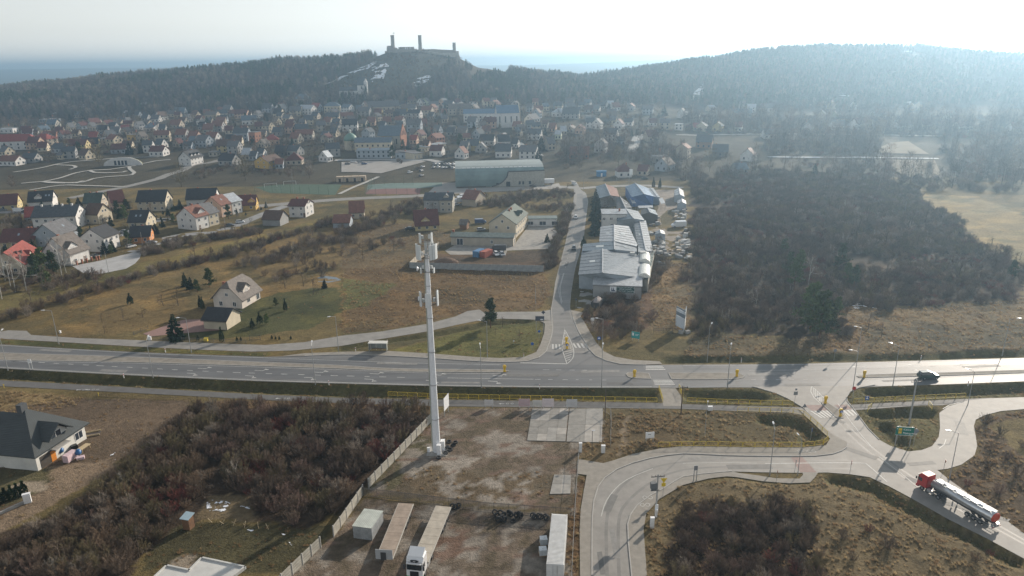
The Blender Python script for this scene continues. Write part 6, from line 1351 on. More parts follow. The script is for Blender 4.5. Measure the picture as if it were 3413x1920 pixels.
def cwall(prof,dy,th,m,name='curtain_wall'):
    P = [kz(x,y,YC + dy) - o0 for x,y in prof]; mb = MB(); mb.loft([[(p.x,dy - th / 2,p.z) for p in P],[(p.x,dy + th / 2,p.z) for p in P]][::-1]); return mb.build(name,m,castle)
cwall([(120,900),(120,690),(170,690),(175,555),(210,540),(300,535),(300,900)][::-1],-1,5,CST)
cwall([(300,900),(300,590),(430,590),(475,615),(475,900)][::-1],0,4,CST)
cw = cwall([(495,820),(500,578),(700,572),(945,570),(948,620),(1030,640),(1090,650),(1090,820)][::-1],1,2.0,CST)
for x in (570,700,750,830): 
    p = kz(x,605,YC) - o0; MB().cbox((p.x,-.2,p.z),(1.0,.4,2.2)).build('window',WHITE if x > 600 else DARK,cw)
cwall([(1190,800),(1200,660),(1260,640),(1500,632),(1680,645),(2060,660),(2060,800)][::-1],3,2.0,CST)
cwall([(1080,860),(1100,650),(1150,665),(1200,705),(1400,690),(1620,720),(1650,742),(2050,735),(2150,735),(2150,860),(1500,870)][::-1],-9,2.5,CST2)
cwall([(2140,900),(2150,690),(2225,690),(2232,770),(2255,860),(2255,900)][::-1],-3,5,CST2)
cwall([(300,900),(310,640),(600,640),(900,650),(1100,690),(1100,900)][::-1],-7,2.5,CST)
P = kz(350,250) - o0; fp = MB().tube((P.x,0,P.z),(P.x,0,P.z + 4),.12,n=5).build('flagpole',STEEL,castle); MB().box(P.x,P.x + 2,-.03,.03,P.z + 2.7,P.z + 4).build('flag',WHITE,fp)
# rock under the walls
# ------------------------------------------------------------------ park paths and streets
PATHM = mat('park_path',(.40,.39,.36),rough=.9,var=.12,scale=.5)
for L in ([('t1',(640,1255),(900,1200),(1150,1120),(1400,1080),(1650,1070),(1850,1040),(2050,1010))],[('t1',(900,1270),(1250,1260),(1400,1210),(1600,1180),(1850,1165),(1990,1150),(2030,1120),(1960,1060),(1950,1020))],[('t1',(850,1000),(1100,1010),(1140,1040),(1050,1070))],[('t1',(200,1110),(600,1050),(900,980),(1100,950),(1500,920),(1900,890),(2400,880))],[('t1',(1350,1080),(1430,1115),(1600,1120),(1850,1110),(1920,1090))],[('t1',(2030,940),(2150,980),(2350,940),(2576,920))],[('t1',(320,1280),(640,1255),(1150,1275),(1250,1240))],[('t1',(640,1255),(760,1270),(1000,1275))],[('t1',(450,1380),(900,1310),(1200,1310),(1900,1330))],[('t3',(-30,1440),(200,1330),(400,1250),(560,1180))]):
    strip('path',path(*L),2.4,.35,PATHM,follow=True,step=5)
for L,w_ in (([('t4',(1800,800),(1850,680),(1920,560),(2060,540))],8),([('t5',(-100,545),(700,540),(1250,535),(2576,535))],4),([('t6',(0,540),(700,550),(1350,562))],4),([('t3',(-100,930),(600,920),(1150,930),(1300,920),(1500,960))],6),([('t4',(430,860),(200,720),(40,640))],5)):
    strip('street',path(*L),w_,.3,mat('street_pale',(.36,.36,.35),rough=.85,var=.12),follow=True,step=6)
# railway-like snowy bank across the far fields
st = path(('t5',(1280,880),(1800,888),(2576,892)),('t6',(400,895),(900,902),(1280,908)))
o = strip('snow',st,4,.5,mat('snow_grey',(.46,.49,.53),rough=.8,var=.3,scale=.1),follow=True,step=8,kind='stuff'); o['label'] = 'long line of old snow along the far field bank'
o = strip('snow',path(('t6',(-20,885),(230,890))),4,.5,SNOWM,follow=True,step=8,kind='stuff'); o['label'] = 'short streak of old snow on the far field bank'
for q in (path(('C',(1470,1160),(1500,1110),(1570,1080),(1700,1070),(1860,1170))),path(('C',(1540,1210),(1900,1215),(1960,1350),(1700,1345),(1590,1290)))):
    sheet('field',q,.6,mat('far_field',(.16,.13,.078),rough=.95,var=.15,scale=.05),follow=True)
# ------------------------------------------------------------------ trees of the town, each one a thing
random.seed(5)
TK = [('bare_tree',FTT[0],'brown bare tree'),('bare_tree',FTT[1],'grey bare tree'),('bare_tree',FTT[2],'dark spreading bare tree'),('bare_tree',FTT[3],'tall olive-brown bare tree'),('spruce',SPRUCE[0],'dark spruce'),('pine',PINE[0],'dark green pine'),('spruce',SPRUCE[1],'slim dark spruce')]
def tree(P,k,s,where,group=None,cat='tree',label=None):
    nm,(tr,cr),lb = TK[k]
    o = thing(nm,label or lb + ' ' + where,cat,P,random.uniform(0,6.28),group or 'trees ' + where); o.scale = (s,s,s)
    put('trunk',tr,o); put('crown',cr,o); return o
AREA = path(('A',(0,1250),(0,900),(500,850),(1200,830),(2000,800),(2576,760)),('B',(300,730),(1000,720),(1600,740),(2400,760),(2500,1000),(2000,1080),(1560,1130),(1460,1180),(900,1200),(0,1190)),('A',(2300,1230),(1700,1180),(1000,1160)))
bx = [p.x for p in AREA]; by = [p.y for p in AREA]
nI = 0; tries = 0
CORE = path(('A',(100,1150),(300,960),(900,900),(1400,870),(2000,830),(2576,800)),('B',(400,760),(1000,750),(1700,780),(2300,830),(2300,950),(1900,1020),(1480,1060),(1350,1160),(700,1160),(0,1050)),('A',(2350,1180),(1800,1110),(1000,1120)))
while nI < 120 and tries < 5000:
    tries += 1; x = random.uniform(min(bx),max(bx)); y = random.uniform(min(by),max(by))
    if not inpoly(np.array([x]),np.array([y]),CORE)[0] or any(abs(x - a) < r + 5.5 and abs(y - b2) < r + 5.5 for a,b2,r in TOWN): continue
    rc = random.choice(('rust','darkred','brown','slate','grey','slate','bluegrey','tan','black')); wl = random.choice(('white','cream','beige','grey','greyblue','stone','salmon','beige')); wpx = random.uniform(75,130)
    key = 't1' if x < -200 else 't2' if x < -60 else 't3' if x < 60 else 't4'
    T(key,x,y,wpx,rc,wl,random.choice((3.2,3.4,4.6)),'gable',random.choice((None,None,None,60)),P=Vector((x,y,float(relief(x,y))))); nI += 1
nT = 0; tries = 0
while nT < 250 and tries < 6000:
    tries += 1; x = random.uniform(min(bx),max(bx)); y = random.uniform(min(by),max(by))
    if not inpoly(np.array([x]),np.array([y]),AREA)[0]: continue
    if any(abs(x - a) < r * .9 and abs(y - b2) < r * .9 for a,b2,r in TOWN): continue
    k = random.choice((0,0,1,1,2,2,3,4,5,6)); s = random.uniform(.75,1.35)
    tree((x,y,float(relief(x,y)) - .2),k,s,'among the houses of the town','trees among the houses of the town'); nT += 1
for s_,x,y,k,sc_,where in (('t1',1500,1000,3,1.7,'beside the park pavilion'),('t1',200,1350,2,1.3,'on the park lawn'),('t2',160,1330,3,1.9,'beside the north road'),('t2',1130,1230,3,2.0,'on the waste ground before the amber row house'),('t1',740,990,2,1.5,'at the park edge'),('t3',770,900,5,1.1,'against the monastery wall'),('t3',930,790,5,1.0,'under the church gable'),('t4',400,930,4,1.2,'behind the sports hall'),('t4',440,780,4,1.5,'behind the sports hall corner'),('t4',140,620,2,1.6,'below the large white church'),('t4',1010,1080,0,1.5,'at the road bend'),('t4',1600,1010,3,1.7,'behind the red-roofed house'),('t4',1850,980,2,1.7,'behind the red-roofed house'),('t4',1350,1010,2,1.5,'at the waste plot'),('t4',750,1000,2,1.4,'beside the upper road'),('t4',2100,1000,1,1.6,'beside the grey flat-roofed barn'),('t2',1800,1210,2,1.5,'behind the sports pitch'),('t2',2100,1200,1,1.5,'behind the sports pitch'),('t1',1960,840,4,1.4,'before the park street'),('t6',350,1160,2,2.6,'in the far fields'),('t6',820,1190,1,2.0,'beside the far tan field'),('t6',1130,1200,0,1.4,'beside the far tan field'),('t5',1980,1190,4,1.2,'in the far bushes'),('t5',400,1100,3,1.9,'below the suburb houses'),('t5',200,1150,2,1.8,'below the suburb houses'),('t5',650,1150,1,1.8,'below the suburb houses')):
    P = at(s_,x,y); tree(P - Vector((0,0,.2)),k,sc_,where,'trees ' + where)
x = rng.uniform(min(bx),max(bx),8000); y = rng.uniform(min(by),max(by),8000); k = inpoly(x,y,AREA) & (fnoise(x,y,30) > .38)
for a,b2,r in TOWN: k &= ~((np.abs(x - a) < r) & (np.abs(y - b2) < r))
x,y = x[k],y[k]
scatter('garden_shrubbery','bare garden shrubbery between the town houses',pz(x,y,-.2),SH[:6] + [SPRUCE[1][1],FT[0],FT[2]],mix(len(x),[4,3,1,4,2,2,.6,1.2,1.2]),np.where(rng.random(len(x)) < .5,.6,1.) * rng.uniform(.6,1.3,len(x)))
# ------------------------------------------------------------------ telecom mast
def zat(s,x,y,Y):
    d = ray(s,x,y); q = Y / d[1]; return CAMH + d[2] * q
MP = at('H',720,508); HM = 41.0
mast = thing('telecom_mast','tall white steel telecom mast carrying antenna panels on the dirt lot','telecom mast',MP)
MW = plain('mast_white',(.70,.72,.75),rough=.45)
zs = [0,7,14,20.5,27,33,38.6]; rad = lambda z: .74 - .40 * z / 39
for i in range(6):
    MB().loft([[(math.cos(k * math.pi / 6) * r,math.sin(k * math.pi / 6) * r,z) for k in range(12)] for r,z in ((rad(zs[i]) + .03,zs[i] - .25 if i else -.1),(rad(zs[i + 1]),zs[i + 1]))]).build('pole_section',MW,mast)
    MB().loft([[(math.cos(k * math.pi / 6) * r,math.sin(k * math.pi / 6) * r,z) for k in range(12)] for r,z in ((rad(zs[i + 1]) + .1,zs[i + 1] - .12),(rad(zs[i + 1]) + .1,zs[i + 1] + .05))]).build('flange',STEEL,mast)
ld = MB()
for dx in (-.18,.18): ld.tube((-.86 + .0,dx,1),(-.50,dx,38),.03,n=4)
for k in range(74): ld.tube((-.86 + .36 * k / 74,-.18,1 + k * .5),(-.86 + .36 * k / 74,.18,1 + k * .5),.018,n=3)
ld.build('ladder',plain('ladder_steel',(.45,.47,.42)),mast)
MB().tube((-.72,-.34,.5),(-.42,-.2,38),.05,n=5).build('cable_run',plain('cable_grey',(.25,.27,.22)),mast)
PAN = MB().box(-.24,.24,-.09,.09,0,2.6).box(-.05,.05,.09,.2,.3,.45).box(-.05,.05,.09,.2,2.1,2.25).data('antenna_panel',plain('antenna_grey',(.62,.65,.66),rough=.5))
RRU = MB().box(-.2,.2,-.12,.12,0,.55).data('radio_unit',plain('radio_grey',(.5,.52,.52)))
def ant_ring(z,r,angs,h=1.0,n_arm=True,sec=None):
    fr = MB()
    for k in range(12): 
        a,b2 = k * math.pi / 6,(k + 1) * math.pi / 6
        fr.tube((math.cos(a) * r * .8,math.sin(a) * r * .8,z),(math.cos(b2) * r * .8,math.sin(b2) * r * .8,z),.05,n=4)
    for a in (0,2.1,4.2): fr.tube((0,0,z),(math.cos(a) * r * .85,math.sin(a) * r * .85,z),.06,n=4)
    fr.build('antenna_frame',plain('frame_dark',(.12,.12,.12)),mast)
    for a in angs:
        a = R(a); o = put('antenna_panel',PAN,mast,(math.cos(a) * r,math.sin(a) * r,z - .25),a + math.pi / 2,(1,1,h))
        MB().tube((math.cos(a) * r * .88,math.sin(a) * r * .88,z - .4),(math.cos(a) * r * .88,math.sin(a) * r * .88,z + 2.5 * h),.04,n=4).build('antenna_pole',STEEL,mast)
        put('radio_unit',RRU,mast,(math.cos(a) * r * .62,math.sin(a) * r * .62,z + .5),a)
ant_ring(38.2,1.75,(185,200,215,235,300,318,336,352,60,80,100),1.0)
ant_ring(41.0,1.1,(190,215,340,20),.62)
ant_ring(29.6,1.6,(190,212,262,278,345,0,15),1.0)
ant_ring(35.6,1.2,(200,345),.35)
for z,a in ((36.2,200),(30.6,186)):
    a = R(a); MB().loft([[(math.cos(a) * 1.75 + d * math.cos(a),math.sin(a) * 1.75 + math.cos(k * .5236) * r,z + math.sin(k * .5236) * r) for k in range(12)] for r,d in ((.2,-.2),(.42,.0),(.42,.12))]).build('dish',MW,mast)
for dx,dy,w_,d_,h_,nm in ((.55,-1.1,.75,.6,2.0,'equipment_cabinet'),(1.15,.5,.7,.9,2.0,'equipment_cabinet'),(-1.5,-.2,.5,.35,.9,'cable_box')):
    MB().box(dx - w_ / 2,dx + w_ / 2,dy - d_ / 2,dy + d_ / 2,0,h_).box(dx - w_ / 2 - .04,dx + w_ / 2 + .04,dy - d_ / 2 - .04,dy + d_ / 2 + .04,h_,h_ + .06).build(nm,WHITE,mast)
MB().box(-1.8,1.9,-1.7,1.6,-.05,.09).build('base_slab',CONC,mast)

# ------------------------------------------------------------------ fences
def along(line,step):
    """posts every `step` metres along straight runs; yields (p, q) bays"""
    L = resample(line,.25,False); out = [L[0]]; acc = 0
    for i in range(1,len(L)):
        acc += (L[i] - L[i - 1]).length
        if acc >= step: out.append(L[i]); acc = 0
    return out
FC = mat('fence_concrete',(.36,.34,.29),rough=.95,var=.2,scale=1.0,wave=('Z',2.2),wdist=.03)
def concrete_fence(label,line,h=1.9,step=2.05,m=FC,gaps=(),name='concrete_fence'):
    P = along(line,step); t = thing(name,label,'fence',P[0]); o0 = P[0]
    post = MB().box(-.09,.09,-.09,.09,-.2,h + .12).data('post',CONC)
    pan = {}
    for i,p in enumerate(P):
        put('post',post,t,p - o0)
        if i < len(P) - 1 and i not in gaps:
            d = P[i + 1] - p; k = round(d.length,1)
            if k not in pan: pan[k] = MB().box(.1,k - .1,-.045,.045,0,h * .33 - .015).box(.1,k - .1,-.045,.045,h * .33,h * .66 - .015).box(.1,k - .1,-.045,.045,h * .66,h).data('panel',m)
            put('panel',pan[k],t,p - o0,math.atan2(d.y,d.x))
    return t
concrete_fence('concrete panel fence between the thicket and the dirt lot',path(('H',(682,282),(430,550),(172,822))))
concrete_fence('concrete panel fence running down beside the truck yard',path(('H',(165,835),(0,1075)),('G',(2490,1190))))
concrete_fence('concrete panel fence below the gap at the foundation clearing',ext(path(('G',(2420,1235),(2310,1340),(2200,1449))),0,16))
GW = mat('yard_wall_grey',(.30,.31,.31),rough=.95,var=.22,scale=.7)
concrete_fence('long grey concrete wall along the front of the workshop yard',path(('E',(515,893),(900,905),(1300,915),(1556,920))),2.3,3.0,GW,name='concrete_wall')
concrete_fence('short return of the grey concrete wall beside the dry field',path(('E',(515,893),(600,815),(740,735))),2.3,3.0,mat('yard_wall_tan',(.42,.37,.3),rough=.95),name='concrete_wall')
def bar_fence(label,line,h=1.5,step=2.5,m=DARK,gap=.13,name='picket_fence',cat='fence',r=.012):
    P = along(line,step); t = thing(name,label,cat,P[0]); o0 = P[0]; post = MB().box(-.04,.04,-.04,.04,-.1,h + .05).data('post',m); pan = {}
    for i,p in enumerate(P):
        put('post',post,t,p - o0)
        if i < len(P) - 1:
            d = P[i + 1] - p; k = round(d.length,1)
            if k not in pan:
                b2 = MB().box(.04,k - .04,-.02,.02,h - .12,h - .07).box(.04,k - .04,-.02,.02,.12,.17); n_ = int(k / gap)
                for j in range(1,n_): b2.box(j * k / n_ - r,j * k / n_ + r,-.012,.012,.02,h)
                pan[k] = b2.data('picket_panel',m)
            put('picket_panel',pan[k],t,p - o0,math.atan2(d.y,d.x))
    return t
bar_fence('dark picket fence between the dirt lot and the truck yard',path(('H',(165,845),(600,900),(1100,960),(1755,1005))),1.7,2.5,plain('picket_grey',(.09,.085,.08)),r=.022)
bar_fence('thin wire fence along the service road side of the lot',ext(path(('H',(1797,470),(1782,650),(1760,1000),(1738,1449))),0,14),1.7,3.0,plain('wire_grey',(.3,.3,.29)),gap=.5)
bar_fence('thin post fence beside the concrete pads',path(('H',(1972,200),(2035,240),(2030,480))),1.6,2.5,plain('wire_grey',(.3,.3,.29)),gap=.5)
bar_fence('low garden fence along the frontage road before the house on the lawn',path(('L',(1140,300),(1400,312),(1870,330))),1.1,3.0,plain('garden_fence',(.1,.1,.09)),gap=.25)
bar_fence('dark iron gate panels between the garden thujas',path(('L',(1885,305),(2030,300))),1.4,2.6,DARK,gap=.3,name='garden_gate',cat='gate')
bar_fence('low fence along the driveway of the house on the lawn',path(('L',(1010,265),(1165,195))),1.0,2.5,plain('garden_fence',(.1,.1,.09)),gap=.3)
bar_fence('dark fence behind the factory meadow',path(('M',(2355,250),(2576,255))),1.6,2.5,DARK,gap=.3)
bar_fence('roadside fence beside the workshop yard hedge',path(('E',(1575,890),(1640,720),(1700,570))),1.5,2.5,plain('fence_tan',(.3,.26,.2)),gap=.3)
bar_fence('low stick fence beside the cycle path at the ploughed plot',path(('G',(740,95),(1100,115),(1460,125))),.7,2.2,plain('stick_fence',(.16,.12,.07)),gap=.5)
RB = {}
def railing(label,line,h=1.1,step=2.05):
    P = along(line,step); t = thing('yellow_railing',label,'railing',P[0],0,'yellow pedestrian railings'); o0 = P[0]
    for i in range(len(P) - 1):
        d = P[i + 1] - P[i]; k = round(d.length,1)
        if k not in RB:
            b2 = MB(); c = .12; x1 = k - .06
            L = [(.06,0,-.15),(.06,0,h - c),(.06 + c,0,h),(x1 - c,0,h),(x1,0,h - c),(x1,0,-.15)]
            for j in range(5): b2.tube(L[j],L[j + 1],.038,n=5)
            b2.tube((.06,0,.22),(x1,0,.22),.025,n=4)
            for j in range(1,13): b2.tube((.06 + (x1 - .06) * j / 13,0,.22),(.06 + (x1 - .06) * j / 13,0,h),.011,n=3,cap=False)
            RB[k] = b2.data('railing_panel',YELLOW)
        put('railing_panel',RB[k],t,P[i] - o0 + Vector((0,0,float(0))),math.atan2(d.y,d.x))
railing('long yellow pedestrian railing between the ditch and the cycle path',path(('M',(350,724),(700,740),(1200,750),(2000,764),(2425,772))))
railing('short yellow railing beside the pedestrian link across the ditch',path(('M',(2425,772),(2392,668))))
railing('short yellow railing on the far side of the pedestrian link',path(('M',(2545,665),(2576,735))))
railing('yellow railing below the grassed ditch west of the junction',path(('N',(30,770),(300,784),(840,798))))
railing('yellow railing below the ditch east of the junction',path(('N',(1285,778),(1700,758),(2158,736))))
railing('yellow railing along the service road pavement',path(('H',(2385,478)),('I',(100,470),(450,477),(900,478),(1050,466),(1100,425))))
railing('yellow railing on the slope beside the junction road',path(('I',(1090,400),(1000,312),(900,232),(820,218),(400,208))))
railing('two yellow railing panels beside the direction sign island',path(('I',(1393,205),(1432,168)))); railing('lone yellow railing panel at the slip road corner',path(('I',(1850,160),(1890,208))))

# ------------------------------------------------------------------ street lamps
LP = plain('lamp_pole_grey',(.34,.35,.36),rough=.5,metal=.3); LHD = plain('lamp_head',(.6,.62,.64),rough=.35)
pole_me = MB().tube((0,0,-.1),(0,0,1.2),.11,.1,n=8).tube((0,0,1.2),(0,0,9.6),.085,.05,n=8).data('pole',LP)
arm_me = MB().tube((0,0,9.5),(1.5,0,9.95),.045,.035,n=6).data('arm',LP)
head_me = MB().loft([[(1.35,-.1,9.86),(1.35,.1,9.86),(1.35,.1,9.98),(1.35,-.1,9.98)],[(1.75,-.17,9.88),(1.75,.17,9.88),(1.75,.17,10.05),(1.75,-.17,10.05)],[(2.25,-.1,9.97),(2.25,.1,9.97),(2.25,.1,10.06),(2.25,-.1,10.06)]]).data('lamp_head',LHD)
for s,x,y,ang,sc_,where in (('L',60,530,100,1,'at the ditch edge west of the bus stop'),('L',1155,586,100,1,'at the ditch edge opposite the garage'),('L',2380,636,100,1,'at the ditch edge opposite the bus shelter'),('L',445,336,205,1,'on the verge beside the gravel lay-by'),('L',1445,400,205,1,'on the verge before the lawn house'),('L',2555,388,225,1,'on the verge near the bus shelter'),
                                ('M',1057,661,95,1,'behind the long yellow railing'),('M',1102,432,190,1,'on the green beside the bus stop'),('M',1962,661,80,1,'at the ditch opposite the side road'),('M',1968,385,185,.9,'on the pavement corner of the side road'),('N',183,466,60,.95,'on the verge before the thicket pines'),('N',335,664,70,1,'at the ditch west of the junction'),('N',1313,458,185,.9,'beside the far ditch opposite the junction'),('N',1280,690,185,1,'at the mouth of the junction road'),('N',1584,646,150,1,'at the ditch east of the junction'),('N',2408,420,340,1,'beside the far ditch near the dark car'),
                                ('I',655,690,80,.95,'on the grass strip of the service road'),('I',865,690,100,.75,'on the grass strip beside the pink crossing'),('I',2010,722,170,.95,'beside the tanker lorry'),('I',165,396,70,.7,'on the rough grass by the cycle path'),('N',2150,790,150,.8,'beside the slip road railing')):
    P = at(s,x,y); t = thing('street_lamp','grey single-arm street lamp ' + where,'street lamp',P,R(ang),'street lamps along the roads'); t.scale = (sc_,) * 3
    put('pole',pole_me,t); put('arm',arm_me,t); put('lamp_head',head_me,t)
P = at('H',1890,502); t = thing('lamp_post','short black lamp post beside the white gate cabinets','street lamp',P); MB().tube((0,0,0),(0,0,4.2),.06,.045,n=6).build('pole',DARK,t); MB().cbox((.15,0,4.25),(.6,.25,.1)).build('lamp_head',LHD,t)

# ------------------------------------------------------------------ signs
def plate(kind,r):
    if kind == 'round': return [(math.cos(k * math.pi / 9) * r,math.sin(k * math.pi / 9) * r) for k in range(18)]
    if kind == 'tri': return [(-r,-.6 * r),(r,-.6 * r),(0,1.1 * r)]
    if kind == 'tridown': return [(-r,.6 * r),(0,-1.1 * r),(r,.6 * r)]
    if kind == 'oct': return [(math.cos(k * math.pi / 4 + math.pi / 8) * r,math.sin(k * math.pi / 4 + math.pi / 8) * r) for k in range(8)]
    if kind == 'dia': return [(-r,0),(0,-r),(r,0),(0,r)]
    return [(-r,-r),(r,-r),(r,r),(-r,r)]
SGM = dict(red=plain('sign_red',(.45,.03,.03),rough=.4),blue=plain('sign_blue',(.02,.10,.38),rough=.4),grey=plain('sign_back',(.22,.23,.25),rough=.5),yellow=plain('sign_yellow',(.7,.5,.03),rough=.4),white=WHITE,dark=plain('sign_dark',(.06,.07,.10),rough=.5),orange=plain('sign_orange',(.5,.17,.06),rough=.5))
def sign(s,x,y,kind,colr,label,z=2.3,r=.4,rz=0.,h=None,extra=(),inner=None,small=None):
    P = at(s,x,y); t = thing('traffic_sign',label,'sign',P,rz); MB().tube((0,.05,-.1),(0,.05,h or z + r),.035,n=6).build('post',STEEL,t)
    for j,(zz,kd,cc,rr) in enumerate([(z,kind,colr,r)] + list(extra)):
        o = MB().prism(plate(kd,rr),-.02,.02,'Y').build('plate',SGM[cc],t); o.location = (0,-.02,zz)
        if inner and j == 0: i = MB().prism(plate(inner[0],rr * inner[2]),-.03,-.021,'Y').build('symbol',SGM[inner[1]],o)
    return t
sign('I',842,150,'sq','grey','grey-backed square and round signs on a post beside the junction road',2.5,.42,extra=((3.4,'sq','grey',.22),))
sign('I',908,252,'tri','grey','grey-backed triangular sign at the cycle path crossing',2.6,.5)
sign('I',1282,105,'oct','red','red stop sign on the green corner of the junction',2.3,.45)
sign('I',1379,178,'sq','blue','blue pedestrian crossing sign behind the yellow railing',2.2,.42,inner=('tri','white',.7))
sign('I',1262,674,'oct','red','red stop sign on the grass verge of the service road',2.2,.42,rz=R(60))
sign('I',845,668,'round','grey','grey-backed round sign on the grass strip beside the pink crossing',2.2,.35,rz=R(60))
sign('I',706,742,'round','orange','small sign with reddish plate on the grass strip',2.1,.3,rz=R(70))
sign('I',965,422,'round','blue','blue round sign on the slope inside the yellow railing',2.2,.4,rz=R(70))
sign('I',1965,668,'tridown','orange','give way sign seen edge-on beside the slip road',2.3,.35,rz=R(75))
sign('H',2425,848,'tridown','yellow','yellow give way sign with small plate beside the transformer pole',3.2,.55,extra=((2.3,'sq','yellow',.34),))
sign('N',1140,455,'round','grey','grey-backed sign beside the far ditch',2.6,.4)
sign('M',1440,388,'round','blue','blue round sign on the green corner by the bus stop road',2.1,.4)
sign('M',1492,292,'round','blue','small blue sign beside the pavement of the side road',2.1,.35)
sign('M',1942,345,'sq','blue','blue pedestrian crossing sign beside the side road pavement',2.1,.42,inner=('tri','white',.7))
sign('M',1893,225,'round','white','round speed sign under a white town board beside the side road',2.0,.38,inner=('round','red',.3),extra=((3.0,'sq','white',.5),))
sign('M',1300,330,'round','white','small white marker sign under the lawn sapling',.8,.2)
for s,x,y,lb in (('M',1231,545,'on the tip of the western median'),('M',2210,583,'on the middle median island'),('N',406,580,'on the eastern tip of the middle median'),('N',1366,588,'on the tip of the eastern median'),('I',1074,150,'on the upper end of the junction refuge'),('I',1187,248,'on the lower end of the junction refuge'),('M',1697,330,'on the upper side road refuge'),('M',1702,372,'on the lower side road refuge')):
    P = at(s,x,y); t = thing('traffic_bollard','yellow traffic bollard ' + lb,'bollard',P + Vector((0,0,.12)),0)
    MB().loft([[(math.cos(k * .7854) * a,math.sin(k * .7854) * a * .6,z) for k in range(8)] for a,z in ((.3,0),(.33,.15),(.24,.5),(.36,1.0),(.44,1.45),(.3,1.75))]).build('body',plain('bollard_yellow',(.72,.46,.02),rough=.4),t)
    if 'lower' in lb: o = MB().prism(plate('round',.33),-.32,-.29,'Y').build('keep_right_plate',SGM['blue'],t); o.location = (0,0,1.2); MB().prism([(-.05,.2),(-.05,-.05),(-.2,-.05),(.05,-.25),(.25,-.02),(.1,0),(.08,.2)],-.34,-.321,'Y').build('arrow',WHITE,o)
def board(label,p1,p2,z0,z1,m,name='sign_board',cat='sign',posts=True,th=.06):
    d = p2 - p1; w_ = d.length; t = thing(name,label,cat,p1,math.atan2(d.y,d.x))
    MB().box(0,w_,-th,0,z0,z1).build('board',m,t)
    if posts:
        for u in (.1 * w_,.9 * w_): MB().box(u - .06,u + .06,.002,.12,-.1,z1).build('post',STEEL,t)
    return t,w_
t,w_ = board('green road direction sign with yellow route box on the triangular island',at('I',1587,468),at('I',1722,475),2.4,4.15,plain('direction_green',(.0,.16,.12),rough=.45))
MB().box(w_ * .14,w_ * .33,-.075,-.061,2.75,3.85).build('route_box',SGM['yellow'],t)
BLK = plain('letter_black',(.02,.02,.02)); text('762',.42,(w_ * .235,-.08,3.3),t,BLK); text('Kielce',.55,(w_ * .40,-.065,3.6),t,WHITE,align='LEFT'); text('Małogoszcz',.55,(w_ * .40,-.065,2.85),t,WHITE,align='LEFT'); text('<',.5,(w_ * .07,-.065,3.7),t,WHITE); text('>',.5,(w_ * .955,-.065,2.85),t,WHITE)
for a in ((0,w_,2.4,2.46),(0,w_,4.09,4.15)): MB().box(a[0],a[1],-.066,-.061,a[2],a[3]).build('border',WHITE,t)
sign('I',1738,470,'round','grey','grey-backed round sign beside the green direction sign',3.2,.5); sign('I',1617,420,'sq','white','small white tilted board behind the green direction sign',2.6,.34)
t,w_ = board('white billboard beside the telecom mast',at('H',776,250),at('H',812,204),1.3,4.2,plain('billboard_white',(.66,.67,.68))); 
BN = [plain('banner_%s' % k,c) for k,c in (('white',(.58,.57,.56)),('pink',(.50,.36,.38)),('cream',(.55,.54,.5)),('pinkwhite',(.62,.54,.55)),('grey',(.5,.5,.5)))]
for i,(x0,x1,y,zz,lb) in enumerate(((1080,1147,812,1.3,'white banner alone beside the cycle path'),(1338,1422,818,1.7,'pink banner on the lot edge beside the cycle path'),(1443,1512,815,1.3,'low cream banner between the pink and the large white banner'),(1515,1603,820,1.8,'large pinkish-white banner beside the cycle path'),(1697,1778,822,1.7,'greyish banner with blurred picture beside the concrete pad'))):
    t,w_ = board(lb,at('M',x0,y),at('M',x1,y),.55,.55 + zz,BN[i],'banner','banner',th=.03)
    for k in range(4): MB().box(w_ * .1,w_ * (.9 - .1 * (k % 2)),-.036,-.031,.7 + zz * (.12 + k * .19),.76 + zz * (.12 + k * .19)).build('faded_line',plain('faded_print',(.42,.38,.39)),t)
t,w_ = board('white notice board on posts beside the footworn path',at('H',2292,445),at('H',2358,440),1.0,2.3,WHITE); MB().box(w_ * .25,w_ * .6,-.066,-.061,1.75,1.85).build('print',DARK,t)
t,w_ = board('teal advertising banner in the scrub before the factory',at('M',2187,305),at('M',2248,315),.8,2.6,plain('teal_banner',(.03,.30,.30)),'banner','banner')
MB().box(w_ * .08,w_ * .3,-.066,-.061,1.5,2.3).build('emblem',WHITE,t); MB().box(w_ * .45,w_ * .9,-.066,-.061,1.9,2.0).box(w_ * .45,w_ * .8,-.066,-.061,1.6,1.7).build('print',WHITE,t)
# V-shaped billboard
P = at('b',1945,1490); t = thing('billboard','V-shaped pale billboard with stacked name panels on concrete blocks','billboard',P)
for sgn,m in ((-1,plain('billboard_shade',(.55,.6,.66))),(1,plain('billboard_light',(.66,.66,.64)))):
    for j,(z0,z1,mm) in enumerate(((1.0,4.6,m),(4.75,5.9,plain('billboard_slate',(.16,.2,.24))),(6.0,6.9,m),(7.0,7.5,plain('billboard_slate',(.16,.2,.24))))):
        o = MB().box(0.05,3.9,-.08,.08,z0 * .85,z1 * .85).build('panel',mm,t); o.rotation_euler = (0,0,R(72) if sgn > 0 else R(112))
    for u in (.3,3.6): a = R(72) if sgn > 0 else R(112); MB().box(-.08,.08,-.08,.08,0,6.2).build('post',STEEL,t).location = (math.cos(a) * u,math.sin(a) * u,0)
for a in (-1,1): MB().cbox((a * .9,-.3,.35),(1.3,1.0,.8),rz=a * .3).build('ballast_block',CONC,t)
